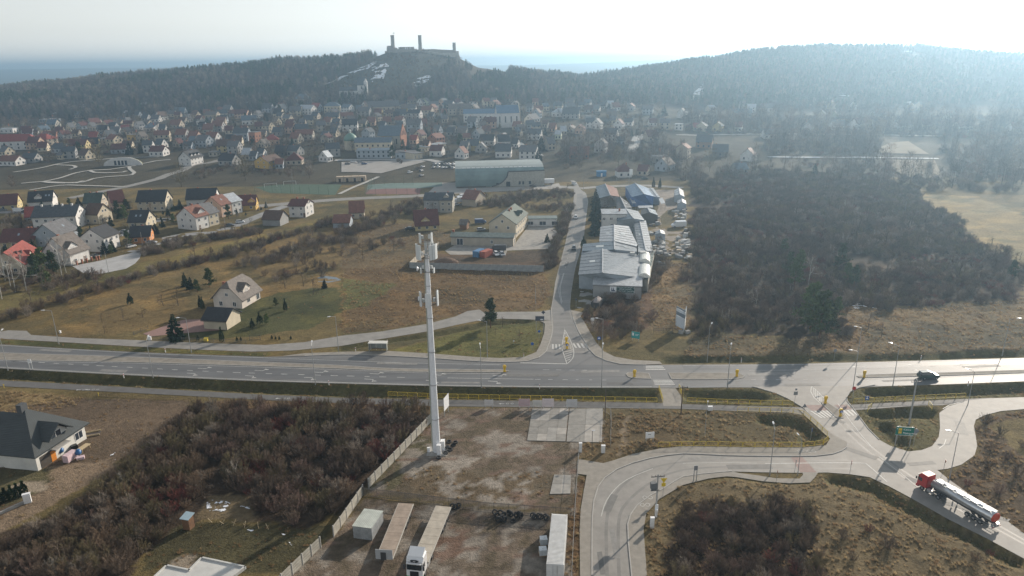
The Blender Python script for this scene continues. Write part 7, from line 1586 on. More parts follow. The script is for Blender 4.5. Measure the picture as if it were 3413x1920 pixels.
# blue-grey town gantry board over the frontage road mouth
t,w_ = board('dark road sign board on two tall posts at the frontage road mouth',at('M',1463,250),at('M',1530,250),3.6,4.9,SGM['dark']); MB().box(w_ * .55,w_ * .9,-.066,-.061,3.9,4.1).build('print',WHITE,t)
sign('M',1523,250,'dia','dark','dark diamond sign above the frontage road board',6.0,.55)
sign('E',1770,1190,'sq','dark','dark bus stop flag beside the factory entrance',2.6,.3)
t,w_ = board('long two-post direction sign seen from behind on the inner bend',at('I',78,738),at('I',104,736),2.3,3.2,SGM['grey'])
t,w_ = board('small pair of white chevron boards on the western verge',at('L',222,522),at('L',248,520),1.6,2.6,WHITE)
# verge marker posts
for s,x,y,lb in (('L',1249,395,'before the lawn house'),('L',935,586,'at the ditch culvert'),('L',2482,640,'at the ditch edge'),('M',107,388,'beside the bus shelter'),('M',348,330,'behind the bus shelter'),('M',1376,430,'on the green corner'),('M',1495,668,'at the ditch opposite the side road'),('N',440,468,'before the thicket'),('N',1795,450,'beside the far ditch'),('N',2150,645,'near the dark car')):
    P = at(s,x,y); t = thing('marker_post','white verge marker post ' + lb,'marker post',P,0,'verge marker posts'); MB().box(-.07,.07,-.05,.05,-.1,1.1).build('post',WHITE,t); MB().box(-.075,.075,-.055,.055,.75,.95).build('reflector_band',SGM['red'],t)
for s,x,y in (('G',32,30),('G',745,95)): P = at(s,x,y); t = thing('gas_marker','small yellow pipeline marker beside the cycle path','marker post',P,0,'pipeline markers'); MB().tube((0,0,0),(0,0,.9),.05,n=6).build('post',YELLOW,t); MB().box(-.12,.12,-.04,.04,.7,.95).build('plate',YELLOW,t)
# ------------------------------------------------------------------ bus shelter
P = at('M',280,385); t = thing('bus_shelter','glazed bus shelter with pale flat roof on the main road bay','bus shelter',P,R(-3)); GL = plain('shelter_glass',(.30,.32,.30),rough=.15,spec=.6)
MB().box(-2.4,2.4,-.9,.9,2.35,2.5).build('roof',plain('shelter_roof',(.55,.55,.52)),t)
for x in (-2.2,-.75,.75,2.2): MB().box(x - .05,x + .05,.7,.8,0,2.35).build('post',STEEL,t)
for k in range(3): MB().box(-2.1 + k * 1.45,-.8 + k * 1.45,.73,.76,.25,2.2).build('pane',GL,t)
for x in (-2.25,2.25): MB().box(x - .02,x + .02,-.5,.7,.25,2.2).build('pane',GL,t); MB().box(x - .05,x + .05,-.6,-.5,0,2.35).build('post',STEEL,t)
MB().box(-1.8,1.8,.3,.65,.42,.48).build('bench',plain('bench_wood',(.25,.15,.08)),t)
# ------------------------------------------------------------------ utility poles
def upole(s,x,y,h,label,cross=True,m=None,r=.14,trafo=False):
    P = at(s,x,y); t = thing('utility_pole',label,'utility pole',P,.1); m = m or mat('pole_concrete',(.33,.33,.32)); MB().tube((0,0,-.2),(0,0,h),r,r * .65,n=8).build('pole',m,t)
    if cross:
        c = MB().box(-1.1,1.1,-.05,.05,h - .5,h - .38); c.build('crossarm',DARK,t)
        for k in (-1,-.4,.4,1): MB().tube((k,0,h - .38),(k,0,h - .12),.05,n=5).build('insulator',plain('porcelain',(.25,.2,.17)),t)
    if trafo:
        MB().box(-1.1,-.2,-.35,.35,h - 2.6,h - 1.5).build('transformer',plain('trafo_grey',(.13,.14,.15)),t); MB().box(-1.2,.2,-.5,-.35,h - 2.7,h - 2.6).build('bracket',DARK,t); MB().box(-.25,.25,-.3,-.14,.6,2.0).build('meter_box',WHITE,t)
    return t
upole('I',1706,305,9.8,'tall concrete utility pole on the triangular island',r=.2)
upole('H',2372,985,7.5,'concrete utility pole with transformer inside the service road bend',trafo=True,r=.16)
upole('M',1988,890,6.5,'thin dark wooden pole at the corner of the concrete pads',False,plain('pole_wood',(.09,.065,.05)),.11)
upole('M',2562,862,6.5,'dark wooden utility pole with crossarm beside the pedestrian link',True,plain('pole_wood',(.09,.065,.05)),.15)
for s,x,y,h in (('E',1465,1160,6),('t3',1225,940,9),('t4',1075,1390,8),('t4',1575,1230,9),('c',1640,1400,8),('c',2155,1000,6),('d',1135,690,6),('d',2170,200,14),('d',1770,470,7)): upole(s,x,y,h,'slim grey lamp or wire pole among the buildings',False,r=.09).__setitem__('group','slim poles among the buildings')
for s,x,y,w_,h_,lb in (('H',1803,512,.55,1.9,'white meter cabinet at the lot corner post'),('H',1974,520,.7,1.6,'white meter cabinet beside the driveway apron'),('H',2343,1085,.6,1.9,'white cable cabinet on the inner pavement edge'),('H',2373,1000,.35,1.3,'small white box at the foot of the transformer pole'),('N',205,832,.9,.9,'pale cube cabinet beside the cycle path'),('L',1130,302,.9,1.0,'pale gate cabinet at the lawn house drive'),('L',455,248,.4,.6,'small pale hydrant box on the meadow edge')):
    P = at(s,x,y); t = thing('cabinet',lb,'cabinet',P); MB().box(-w_ / 2,w_ / 2,-.2,.2,0,h_).box(-w_ / 2 - .04,w_ / 2 + .04,-.24,.24,h_,h_ + .05).build('cabinet_body',WHITE,t); MB().box(-w_ / 2 + .06,w_ / 2 - .06,-.225,-.2,.12,h_ - .1).build('door',FRAME,t)
P = at('L',1555,312); t = thing('grit_bin','yellow grit bin by the garden fence','bin',P); MB().box(-.5,.5,-.35,.35,0,.7).build('body',YELLOW,t); MB().prism(slab_prof([(-.4,.7),(.4,.9)][::-1],-.06),-.55,.55).build('lid',YELLOW,t)
# ------------------------------------------------------------------ vehicles
PAINT = dict(white=(.7,.71,.72),black=(.015,.016,.018),silver=(.42,.43,.45),grey=(.16,.17,.18),red=(.42,.02,.02),blue=(.05,.09,.2),green=(.02,.05,.045),darkgrey=(.06,.065,.07),beige=(.45,.40,.32))
def paint(k): return mat('paint_' + k,PAINT[k],rough=.28,var=.03,coat=.5,spec=.5,metal=.3 if k in ('silver','grey') else 0)
CARGL = plain('car_glass',(.015,.02,.025),rough=.06,spec=.9); RIM = plain('wheel_rim',(.45,.46,.47),rough=.35,metal=.7); LAMPW = plain('headlamp',(.7,.7,.68),rough=.15); LAMPR = plain('tail_lamp',(.35,.02,.02),rough=.2)
_car = {}
def ring(x,hw,z0,z1,b=.12,tuck=.0):
    return [(x,-hw + b,z0),(x,hw - b,z0),(x,hw,z0 + b),(x,hw - tuck,z1 - b),(x,hw - tuck - b * .8,z1),(x,-hw + tuck + b * .8,z1),(x,-hw + tuck,z1 - b),(x,-hw,z0 + b)]
CARS = dict(hatch=dict(L=4.1,body=[(-2.05,.72,.4,.8),(-1.95,.86,.3,.98),(-1.0,.88,.26,1.0),(.9,.88,.26,.98),(1.75,.85,.28,.86),(2.05,.68,.36,.66)],cab=[(-1.95,.7,.93,1.05),(-1.6,.7,.93,1.45),(-.2,.7,.93,1.5),(.35,.69,.93,1.42),(1.15,.72,.93,.99)],ax=(-1.25,1.3),r=.31),
            sedan=dict(L=4.5,body=[(-2.25,.72,.4,.85),(-2.1,.86,.3,.98),(-1.0,.88,.26,1.0),(.9,.88,.26,.97),(1.95,.85,.28,.84),(2.25,.68,.36,.64)],cab=[(-1.75,.7,.93,1.02),(-1.1,.7,.93,1.4),(-.1,.7,.93,1.46),(.4,.69,.93,1.38),(1.25,.72,.93,.98)],ax=(-1.35,1.35),r=.32),
            suv=dict(L=4.6,body=[(-2.3,.8,.45,.95),(-2.2,.92,.38,1.12),(-1.0,.94,.34,1.14),(.9,.94,.34,1.12),(1.95,.92,.36,1.02),(2.3,.78,.45,.8)],cab=[(-2.2,.78,1.05,1.2),(-1.95,.78,1.05,1.72),(-.2,.78,1.05,1.78),(.45,.77,1.05,1.68),(1.15,.8,1.05,1.14)],ax=(-1.4,1.4),r=.38),
            van=dict(L=5.4,body=[(-2.7,.92,.45,2.1),(-2.65,.97,.38,2.2),(1.0,.97,.38,2.2),(1.5,.96,.38,1.6),(2.4,.93,.4,1.15),(2.7,.8,.5,.9)],cab=[(.85,.88,1.3,2.05),(1.05,.88,1.3,2.08),(2.0,.86,1.2,1.35)],ax=(-1.7,1.7),r=.36))
def car(P,rz,kind,colr,label,group=None,cat='car'):
    key = (kind,colr)
    if key not in _car:
        C = CARS[kind]; b2 = MB().loft([ring(*r) for r in C['body']]); g = MB().loft([ring(*r,b=.1,tuck=.13) for r in C['cab']]); rf = MB()
        top = [r for r in C['cab'] if r[3] > max(q[3] for q in C['cab']) - .12]
        if kind != 'van': rf.loft([[(x,-hw + .2,z1 + .005),(x,hw - .2,z1 + .005),(x,hw - .24,z1 + .03),(x,-hw + .24,z1 + .03)] for x,hw,z0,z1 in top])
        wh = MB().wheel((0,0,0),C['r'],.2,hub=1,n=14)
        f = C['body'][-1][0] - .14; z = C['body'][-1][3] - .1
        _car[key] = (b2.data('body',paint(colr)),g.data('glasshouse',CARGL),rf.data('roof_panel',paint(colr)) if rf.v else None,wh.data('wheel',[RUBBER,RIM]),MB().cbox((f,0,z),(.18,.34,.14)).data('headlight',LAMPW),MB().cbox((C['body'][0][0] + .06,0,C['body'][0][3] - .05),(.1,.26,.16)).data('tail_light',LAMPR))
    C = CARS[kind]; b2,g,rf,wh,hl_,tl = _car[key]
    t = thing('van' if kind == 'van' else 'car',label,'van' if kind == 'van' else cat,P,rz,group)
    put('body',b2,t); put('glasshouse',g,t)
    if rf: put('roof_panel',rf,t)
    hw = C['body'][2][1]
    for ax in C['ax']:
        for sy in (-1,1): put('wheel',wh,t,(ax,sy * (hw - .1),C['r']))
    for sy in (-1,1): put('headlight',hl_,t,(0,sy * .55,0)); put('tail_light',tl,t,(0,sy * .62,0))
    return t
P = at('N',1866,604); car(P + Vector((0,.9,.035)),R(3),'suv','green','dark green off-road car driving along the main road')
car(at('a',318,775) + Vector((0,2,.04)),R(-100),'hatch','white','white car driving along the side road toward the junction'); car(at('a',292,1250) + Vector((0,2,.04)),R(-98),'hatch','darkgrey','dark car driving along the side road beside the factory')
car(at('a',292,262) + Vector((0,2,.04)),R(-70),'hatch','white','white car at the upper bend of the side road')
random.seed(3)
PK = 'cars parked behind the sports hall'
rows = [(1410,990,'silver'),(1465,990,'white'),(1530,994,'darkgrey'),(1580,994,'silver'),(1630,994,'white'),(1690,994,'white'),(1390,1042,'silver'),(1465,1036,'white'),(1530,1046,'white'),(1575,1046,'silver'),(1640,1036,'darkgrey'),(1690,1052,'silver')]
RL = {'white': 'white','silver': 'silver','darkgrey': 'dark grey','blue': 'blue','black': 'black','red': 'red','grey': 'grey'}
for i,(x,y,c) in enumerate(rows):
    car(at('t3',x,y) + Vector((0,0,.05)),R(80 + random.uniform(-6,6)),random.choice(('hatch','sedan')),c,'%s car parked in the crowded %s row beside the sports hall' % (RL[c],'back' if i < 6 else 'front'),PK)
for x,y,c,lb in ((1225,1036,'silver','silver car parked alone near the monastery end of the car park'),(1035,1118,'white','white car alone in the middle of the car park'),(1205,1095,'darkgrey','dark grey car alone in the car park'),(1205,1170,'black','black car at the near edge of the car park'),(180,962,'white','white car in the tree-lined parking bays'),(285,970,'silver','silver car in the tree-lined parking bays'),(95,995,'grey','grey car at the end of the parking bays'),(345,994,'blue','blue car in the lower parking bays')):
    P = at('t3',x,y); car(P + Vector((0,0,.3 if x < 400 else .05)),R(random.uniform(-5,12) + (0 if x < 400 else 60)),'hatch',c,lb)
for s,x,y,rz_,k,c,lb in (('c',295,485,5,'van','white','white van parked on the estate street'),('c',40,470,5,'hatch','grey','grey car parked behind the white estate van'),('c',400,490,10,'sedan','darkgrey','dark car parked next to the white estate van'),('c',1885,800,10,'sedan','silver','silver car parked behind the solar panel house'),('c',1980,1020,60,'hatch','white','white car in the drive of the orange house'),('c',1440,1170,10,'sedan','black','black car behind the brick gate posts'),('c',2285,960,5,'sedan','silver','silver car in front of the orange house'),('d',1360,650,25,'hatch','white','white car beside the low white wall'),('d',1205,700,10,'sedan','darkgrey','dark car at the estate kerb'),('E',520,602,0,'sedan','black','black car beside the dark red roofed cottage'),('E',1168,795,-75,'hatch','white','white car nose-on in the workshop yard'),('E',1212,797,-75,'hatch','silver','silver car nose-on in the workshop yard'),('E',1050,555,5,'van','blue','blue van behind the low workshop'),('E',1055,610,20,'hatch','silver','silver car behind the low workshop'),('b',1590,480,10,'sedan','darkgrey','dark car left in the grass below the pallet yard'),('t4',2000,1215,5,'sedan','green','green car by the red-roofed house'),('E',1445,280,20,'hatch','darkgrey','dark car on the road before the sports hall'),('E',865,420,30,'sedan','silver','silver car beside the parked trucks')):
    car(at(s,x,y) + Vector((0,0,.04)),R(rz_),k,c,lb)
car(at('E',1180,770) + Vector((0,1.5,.04)),R(178),'van','darkgrey','dark grey van in the workshop yard').scale = (1.2,1.15,1.15)
t = car(at('a',1870,905) + Vector((0,1,.04)),R(184),'van','white','white van in the stone yard beside the thicket'); t.scale = (1.2,1.2,1.3)
def boxtruck(P,rz,label,L=7,m='white'):
    t = thing('box_truck',label,'truck',P,rz); MB().box(-L / 2,L / 2 - 2.0,-1.2,1.2,.95,3.4).build('cargo_box',paint(m),t)
    MB().prism([(L / 2 - 1.8,.6),(L / 2,.6),(L / 2,1.6),(L / 2 - .35,2.5),(L / 2 - 1.8,2.6)],-1.1,1.1,'Y').build('cab',paint(m),t); MB().prism([(L / 2 - .02,1.6),(L / 2 + .02,1.6),(L / 2 - .3,2.4),(L / 2 - .36,2.4)],-1.0,1.0,'Y').build('windscreen',CARGL,t)
    MB().box(-L / 2,L / 2 - .2,-.5,.5,.6,.94).build('chassis',DARK,t)
    for ax in (-L / 2 + 1.5,L / 2 - .9):
        for sy in (-1,1): put('wheel',MB().wheel((0,0,0),.45,.3,hub=1).data('wheel',[RUBBER,RIM]),t,(ax,sy * 1.02,.45))
    return t
boxtruck(at('E',893,408) + Vector((0,2,0)),R(200),'white box truck parked behind the tall grey houses'); boxtruck(at('E',915,385) + Vector((0,2,0)),R(200),'second white box truck parked beyond the first'); boxtruck(at('t4',535,1300) + Vector((0,2,.04)),R(185),'white box truck at the end of the sports hall',8)
# --- articulated lorries
TYRE = MB().wheel((0,0,0),.5,.3,hub=1,n=18).data('wheel',[RUBBER,RIM]); TWIN = MB().wheel((0,0,0),.5,.58,hub=1,n=18).data('wheel',[RUBBER,RIM])
def tractor(t,x0,colr,spoiler=True,green=False):
    """tractor unit, front bumper at x0, nose towards +x"""
    pm = paint(colr); X = x0
    cab = MB().loft([[(X - 2.25,-1.24,.95),(X - 2.25,1.24,.95),(X - 2.25,1.24,3.55),(X - 2.25,1.1,3.72),(X - 2.25,-1.1,3.72),(X - 2.25,-1.24,3.55)],[(X - .75,-1.24,.95),(X - .75,1.24,.95),(X - .75,1.24,3.6),(X - .75,1.1,3.78),(X - .75,-1.1,3.78),(X - .75,-1.24,3.6)],[(X - .12,-1.2,.95),(X - .12,1.2,.95),(X - .28,1.18,3.1),(X - .4,1.02,3.4),(X - .4,-1.02,3.4),(X - .28,-1.18,3.1)],[(X,-1.1,.95),(X,1.1,.95),(X - .06,1.1,1.9),(X - .08,1.05,2.0),(X - .08,-1.05,2.0),(X - .06,-1.1,1.9)]])
    c = cab.build('cab',pm,t)
    MB().loft([[(X - .04,-1.08,2.02),(X - .04,1.08,2.02),(X - .16,1.06,2.95),(X - .16,-1.06,2.95)],[(X + .03,-1.02,2.02),(X + .03,1.02,2.02),(X - .1,1.0,2.95),(X - .1,-1.0,2.95)]]).build('windscreen',CARGL,c)
    for sy in (-1,1):
        MB().box(X - 1.15,X - .3,sy * 1.25 - .02,sy * 1.25 + .02,2.0,2.75).build('side_window',CARGL,c); MB().box(X - .05,X + .12,sy * 1.42 - .12,sy * 1.42 + .12,2.1,2.8).build('mirror',DARK,c)
        MB().cbox((X + .02,sy * .92,.78),(.12,.42,.22)).build('headlight',LAMPW,c)
    MB().box(X - .02,X + .06,-.62,.62,.55,1.75).build('grille',plain('grille_black',(.012,.012,.014)),c); MB().box(X - .5,X + .08,-1.2,1.2,.38,.95).build('bumper',pm if not green else plain('bumper_green',(.06,.3,.03)),c); MB().box(X - .1,X + .1,-1.1,1.1,2.98,3.12).build('sun_visor',DARK if colr == 'red' else pm,c)
    if spoiler: MB().prism([(X - 2.2,3.7),(X - .7,3.78),(X - 2.2,4.3)],-1.1,1.1,'Y').build('roof_spoiler',pm,c)
    MB().box(X - 6.0,X - .6,-.42,.42,.55,.95).build('chassis',DARK,t)
    for sy in (-1,1):
        put('wheel',TYRE,t,(X - 1.4,sy * 1.05,.5)); put('wheel',TWIN,t,(X - 5.1,sy * .93,.5)); MB().cbox((X - 3.2,sy * .95,.75),(1.3,.55,.6)).build('fuel_tank',plain('tank_alu',(.55,.56,.57),rough=.3,metal=.6),t)
        MB().prism([(math.cos(a) * .62,math.sin(a) * .62 + .5) for a in np.linspace(.25,2.9,8)] + [(math.cos(a) * .57,math.sin(a) * .57 + .5) for a in np.linspace(2.9,.25,8)],sy * .93 - .3,sy * .93 + .3,'Y').build('mudguard',DARK,t).location = (X - 5.1,0,0)
    return c
A,B_ = at('I',1797,803),at('I',2232,1060); dv = (A - B_).normalized(); nrm = Vector((-dv.y,dv.x,0)); nrm = nrm if nrm.y > 0 else -nrm
ctr = (A + B_) / 2 + nrm * 1.05; scale_t = (A - B_).length / 12.6
t = thing('tanker_lorry','articulated tanker lorry with red cab and silver tank','lorry',ctr + Vector((0,0,.05)),math.atan2(dv.y,dv.x)); t.scale = (scale_t,) * 3
tractor(t,7.7,'red',False)
TK_ = plain('tank_silver',(.52,.54,.56),rough=.28,metal=.75); x0,x1 = -8.2,4.6
ell = lambda x,k,zc=2.45: [(x,math.cos(j * math.pi / 12) * 1.22 * k,zc + math.sin(j * math.pi / 12) * .98 * k) for j in range(24)]
tb = MB().loft([ell(x0,1),ell(x1,1)]).build('tank',TK_,t,False); tb.data.shade_smooth()
REDE = plain('tank_end_red',(.45,.05,.02),rough=.4)
MB().loft([ell(x0 - .35,.7),ell(x0 - .22,.9),ell(x0 - .02,1.005)]).build('tank_end',REDE,t); MB().loft([ell(x1 + .02,1.005),ell(x1 + .2,.88),ell(x1 + .32,.7)]).build('tank_end',REDE,t)
WL = plain('hatch_white',(.78,.79,.8),rough=.3)
for xx in (3.2,.9,-1.3,-4.2,-6.8): MB().box(xx - .75,xx + .75,-.1,.75,3.4,3.62).build('hatch_box',WL,t)
rl = MB()
rl.tube((x0 + .2,-.75,3.55),(x1 - .2,-.75,3.55),.03,n=4); rl.tube((x0 + .2,.95,3.5),(x1 - .2,.95,3.5),.03,n=4); rl.build('walkway_rail',STEEL,t)
MB().box(x0 + .3,x1 - .4,-.72,-.2,3.36,3.42).build('walkway',STEEL,t)
MB().box(x0 - .1,x1 - .3,-.5,.5,1.15,1.5).build('tank_chassis',DARK,t)
for xx in (-3.6,-4.95,-6.3):
    for sy in (-1,1): put('wheel',TWIN,t,(xx,sy * .95,.5))
for sy in (-1,1):
    g = MB(); g.tube((-2.6,sy * 1.2,1.15),(x0,sy * 1.2,1.15),.05,n=4); g.tube((-2.6,sy * 1.2,.75),(x0,sy * 1.2,.75),.04,n=4); g.build('side_guard',STEEL,t)
    MB().box(-.35,-.15,sy * .8 - .1,sy * .8 + .1,.15,1.2).build('landing_leg',STEEL,t)
MB().box(x0 - .55,x0 - .4,-1.25,1.25,.55,.7).box(x0 - .5,x0,-.9,-.8,.6,1.3).box(x0 - .5,x0,.8,.9,.6,1.3).build('rear_bumper',STEEL,t)
for sy in (-1,1): MB().cbox((x0 - .57,sy * .95,.75),(.06,.4,.16)).build('tail_light',LAMPR,t)
MB().cbox((x0 - .45,0,1.1),(.5,1.0,.6)).build('valve_cabinet',TK_,t)
# --- flatbed trailers and the white truck in the yard
DECK = mat('trailer_deck',(.31,.25,.20),rough=.9,var=.2,scale=.8); DECK2 = mat('trailer_deck_grey',(.40,.36,.30),rough=.9,var=.18,scale=.9)
def flatbed(label,pr,pf,L=13.4,m=DECK,head=True,ext_=0.):
    d = (pf - pr); d.z = 0; d.normalize(); c = pr + d * (L / 2); t = thing('flatbed_trailer',label,'trailer',(c.x,c.y,0),math.atan2(d.y,d.x)); h = L / 2
    n_ = 7
    for k in range(n_): MB().box(-h + k * L / n_ + .02,-h + (k + 1) * L / n_ - .02,-1.22,1.22,1.24,1.30).build('deck_panel',m,t)
    for sy in (-1,1): MB().box(-h,h,sy * 1.25 - .04,sy * 1.25 + .04,1.08,1.31).build('side_rail',plain('rail_pale',(.4,.38,.34)),t); MB().box(-h + .5,h - .6,sy * .45 - .07,sy * .45 + .07,.8,1.22).build('chassis_beam',DARK,t)
    for xx in (-h + 2.0,-h + 3.35,-h + 4.7):
        for sy in (-1,1): put('wheel',TWIN,t,(xx,sy * .95,.5))
    MB().box(h - 3.0,h - 2.8,-.9,-.7,.1,1.2).build('landing_leg',STEEL,t); MB().box(h - 3.0,h - 2.8,.7,.9,.1,1.2).build('landing_leg',STEEL,t); MB().box(-h - .1,-h,-1.2,1.2,.45,.6).build('rear_bumper',DARK,t)
    if head:
        o = MB().box(h,h + .08,-1.27,1.27,1.1,2.75).build('headboard',plain('headboard_grey',(.36,.37,.38)),t); MB().box(h + .081,h + .14,-.5,.3,1.0,2.3).build('headboard_frame',DARK,o)
    return t,c,d
flatbed('brown flatbed semi-trailer with grey headboard parked without a truck',atz('H',487,900,1.3),atz('H',357,1228,1.3))
t,c,d = flatbed('grey flatbed semi-trailer coupled to the white truck',atz('H',770,922,1.3),atz('H',636,1235,1.3),m=DECK2,head=False)
rear = atz('H',770,922,1.3); nose = Vector((rear.x,rear.y,0)) + d * 16.2
t = thing('truck','white tractor truck with green bumper and black oval badge in the yard','truck',nose,math.atan2(d.y,d.x))
cb = tractor(t,0.0,'white',True,True)
MB().loft([[(-.3 ,math.cos(k * .5236) * .62,3.28 + math.sin(k * .5236) * .2) for k in range(12)],[(-.22,math.cos(k * .5236) * .58,3.26 + math.sin(k * .5236) * .18) for k in range(12)]]).build('badge_plate',plain('badge_black',(.015,.015,.015)),cb)
text('XF',.34,(-.2,0,3.26),cb,WHITE,rot=(math.pi / 2,0,math.pi / 2),extr=.01)
# --- containers
def container(label,c0,c1,w_,h_,m,name='shipping_container',ribs=True):
    d = c1 - c0; d.z = 0; L = d.length; c = (c0 + c1) / 2; t = thing(name,label,'container',(c.x,c.y,0),math.atan2(d.y,d.x)); h = L / 2
    MB().box(-h,h,-w_ / 2,w_ / 2,.12,h_).build('body',m,t)
    if ribs:
        r_ = MB(); n_ = int(L / .28)
        for k in range(n_): r_.box(-h + .1 + k * (L - .2) / n_,-h + .1 + (k + .5) * (L - .2) / n_,-w_ / 2 + .08,w_ / 2 - .08,h_,h_ + .035); r_.box(-h + .1 + k * (L - .2) / n_,-h + .1 + (k + .5) * (L - .2) / n_,-w_ / 2 - .03,-w_ / 2,.3,h_ - .1); r_.box(-h + .1 + k * (L - .2) / n_,-h + .1 + (k + .5) * (L - .2) / n_,w_ / 2,w_ / 2 + .03,.3,h_ - .1)
        r_.build('corrugation',m,t)
    for sy in (-1,1): MB().box(-h - .03,-h,sy * w_ * .25 - w_ * .235,sy * w_ * .25 + w_ * .235,.2,h_ - .12).build('door',m,t); MB().tube((-h - .06,sy * .3,.2),(-h - .06,sy * .3,h_ - .1),.025,n=5).build('lock_bar',STEEL,t)
    for sx in (-1,1):
        for sy in (-1,1): MB().box(sx * (h - .08) - .1,sx * (h - .08) + .1,sy * (w_ / 2 - .04) - .06,sy * (w_ / 2 - .04) + .06,0,h_ + .05).build('corner_post',m,t)
    return t
CW = mat('container_white',(.62,.62,.60),rough=.55,var=.1,scale=1.2,c2=(.7,.7,.69))
container('long white corrugated shipping container with rusty stains by the fence',atz('H',1612,1362,2.6),atz('H',1646,982,2.6),2.44,2.6,CW)
container('blue steel container in the workshop yard',atz('E',1010,765,2.4),atz('E',1062,742,2.4),2.4,2.4,plain('container_blue',(.06,.17,.33)),ribs=False); container('rust-red open container in the workshop yard',atz('E',1062,768,2.4),atz('E',1122,745,2.4),2.4,2.4,plain('container_red',(.32,.08,.05)),ribs=False)
c0 = (atz('H',82,1075,2.2) + atz('H',228,1085,2.2)) / 2; c1 = (atz('H',170,940,2.2) + atz('H',315,955,2.2)) / 2; d = c1 - c0; w_ = (atz('H',82,1075,2.2) - atz('H',228,1085,2.2)).length
t = thing('metal_garage','small galvanised sheet-metal garage with ribbed roof in the truck yard','garage',((c0 + c1) / 2).to_2d().to_3d(),math.atan2(d.y,d.x) - math.pi / 2); L = d.length
MB().box(-w_ / 2,w_ / 2,-L / 2,L / 2,-.02,2.1).build('wall',mat('galvanised_sheet',(.40,.42,.43),rough=.45,metal=.4,wave=('X',3),wdist=.03),t)
MB().prism(slab_prof([(-L / 2 - .1,2.2),(L / 2 + .1,2.05)][::-1],-.08),-w_ / 2 - .08,w_ / 2 + .08).build('roof',mat('galvanised_roof',(.50,.52,.46),rough=.4,metal=.4,wave=('X',3.5),wdist=.03,var=.2,scale=.5),t)
for sx in (-1,1): MB().box(sx * w_ * .24 - w_ * .22,sx * w_ * .24 + w_ * .22,-L / 2 - .04,-L / 2,.05,1.95).build('door',MATS['galvanised_sheet'],t)
for i,(x,y) in enumerate(((1525,1205),(1520,1285))):
    P = at('H',x,y); t = thing('tank_container',['white plastic tank cube in a wire cage beside the white container','lower white plastic tank cube beside the white container'][i],'tank',P,.1); MB().box(-.55,.55,-.5,.5,.15,1.1).tube((0,0,1.1),(0,0,1.18),.16,n=10).build('tank',plain('plastic_white',(.68,.72,.74),rough=.3),t)
    g = MB()
    for k in range(6): g.tube((-.58 + k * .232,-.53,.1),(-.58 + k * .232,-.53,1.14),.012,n=3); g.tube((-.58,-.53,.15 + k * .19),(.58,-.53,.15 + k * .19),.012,n=3)
    g.build('cage',STEEL,t); MB().box(-.6,.6,-.5,.5,0,.14).build('pallet',plain('pallet_wood',(.35,.25,.15)),t)
# --- tyres
def torus(r=.5,rt=.16,w_=.3,n=18):
    mb = MB(); prof = [(.62 * r,-w_ / 2),(.95 * r,-w_ / 2),(r,-w_ * .3),(r,w_ * .3),(.95 * r,w_ / 2),(.62 * r,w_ / 2)]
    rings = [[(math.cos(2 * math.pi * i / n) * a,math.sin(2 * math.pi * i / n) * a,z) for a,z in prof] for i in range(n)]; rings.append(rings[0]); mb.loft(rings,cap=False); return mb.data('tyre',plain('old_tyre',(.025,.025,.027),rough=.8))
TYM = torus()
for i,(x,y,stand) in enumerate(((1160,985,1),(1175,1010,1),(1200,990,1),(1225,1005,1),(1230,1040,1),(1265,990,1),(1280,1000,1),(1295,1040,0),(1340,1000,1),(1355,1010,1),(1445,1010,1),(1460,1020,1),(1490,1015,1),(1505,1020,1),(1540,1020,1),(1550,1030,1),(1185,1040,1),(840,940,1),(885,935,1),(860,945,1),(1210,1030,1),(1320,1005,1))):
    P = at('H',x,y); o = put('tyre',TYM,None,(P.x,P.y,.5 if stand else .15)); o.rotation_euler = (R(78),0,R(random.uniform(-60,60))) if stand else (0,0,0)
    tag(o,'old black truck tyre leaning in the row along the picket fence' if stand else 'old truck tyre lying flat before the picket fence row','tyre','old tyres along the picket fence')
for i,(x,y) in enumerate(((812,440),(845,465),(820,500),(785,525),(735,560),(860,455),(800,490))):
    P = at('H',x,y); o = put('tyre',TYM,None,(P.x,P.y,.15 + (.3 if i > 4 else 0))); o.rotation_euler = (R(random.uniform(-8,8)),R(random.uniform(-8,8)),0); tag(o,'old tyre lying in the ring at the mast foot','tyre','old tyres at the mast foot')
# --- skip with rubble, containers, stone pallets
P = atz('b',640,985,2.0); t = thing('rubble_skip','dark steel skip heaped with grey rubble beside the factory annex','skip',(P.x,P.y,0),R(68)); sk = plain('skip_dark',(.05,.05,.05))
for sx in (-1,1): MB().box(-3,3,sx * 1.15 - .06,sx * 1.15 + .06,.15,2.0).build('side',sk,t); MB().box(sx * 3 - .06,sx * 3 + .06,-1.15,1.15,.15,1.9).build('end',sk,t)
MB().box(-3,3,-1.1,1.1,.1,.2).build('base',sk,t)
for k in range(5): MB().box(-2.7 + k * 1.3,-2.55 + k * 1.3,-1.3,-1.21,.15,2.0).build('rib',sk,t)
rb = MB(); random.seed(9)
rings = []
for j,k in enumerate((1,.85,.55,.2)): rings.append([(math.cos(i * .5236) * 2.8 * k + random.uniform(-.15,.15),math.sin(i * .5236) * 1.1 * k,1.6 + j * .38 + random.uniform(-.12,.12)) for i in range(12)])
rb.loft(rings).build('rubble',mat('rubble_grey',(.3,.27,.26),rough=.95,bump=.1,bscale=4),t)
STN = [plain('stone_%s' % k,c,rough=.8) for k,c in (('pale',(.55,.55,.53)),('tan',(.45,.36,.26)),('grey',(.30,.31,.32)),('dark',(.12,.11,.11)))]
SPAL = {}
random.seed(21)
areas = [('a',1470,1660,1110,1220,26),('a',1500,1740,1230,1340,22),('a',1830,2030,960,1300,46),('a',1780,1990,640,800,24),('a',1400,1580,770,880,14),('a',1430,1530,960,1010,6),('a',1270,1400,500,560,8),('b',1830,2040,130,420,26)]
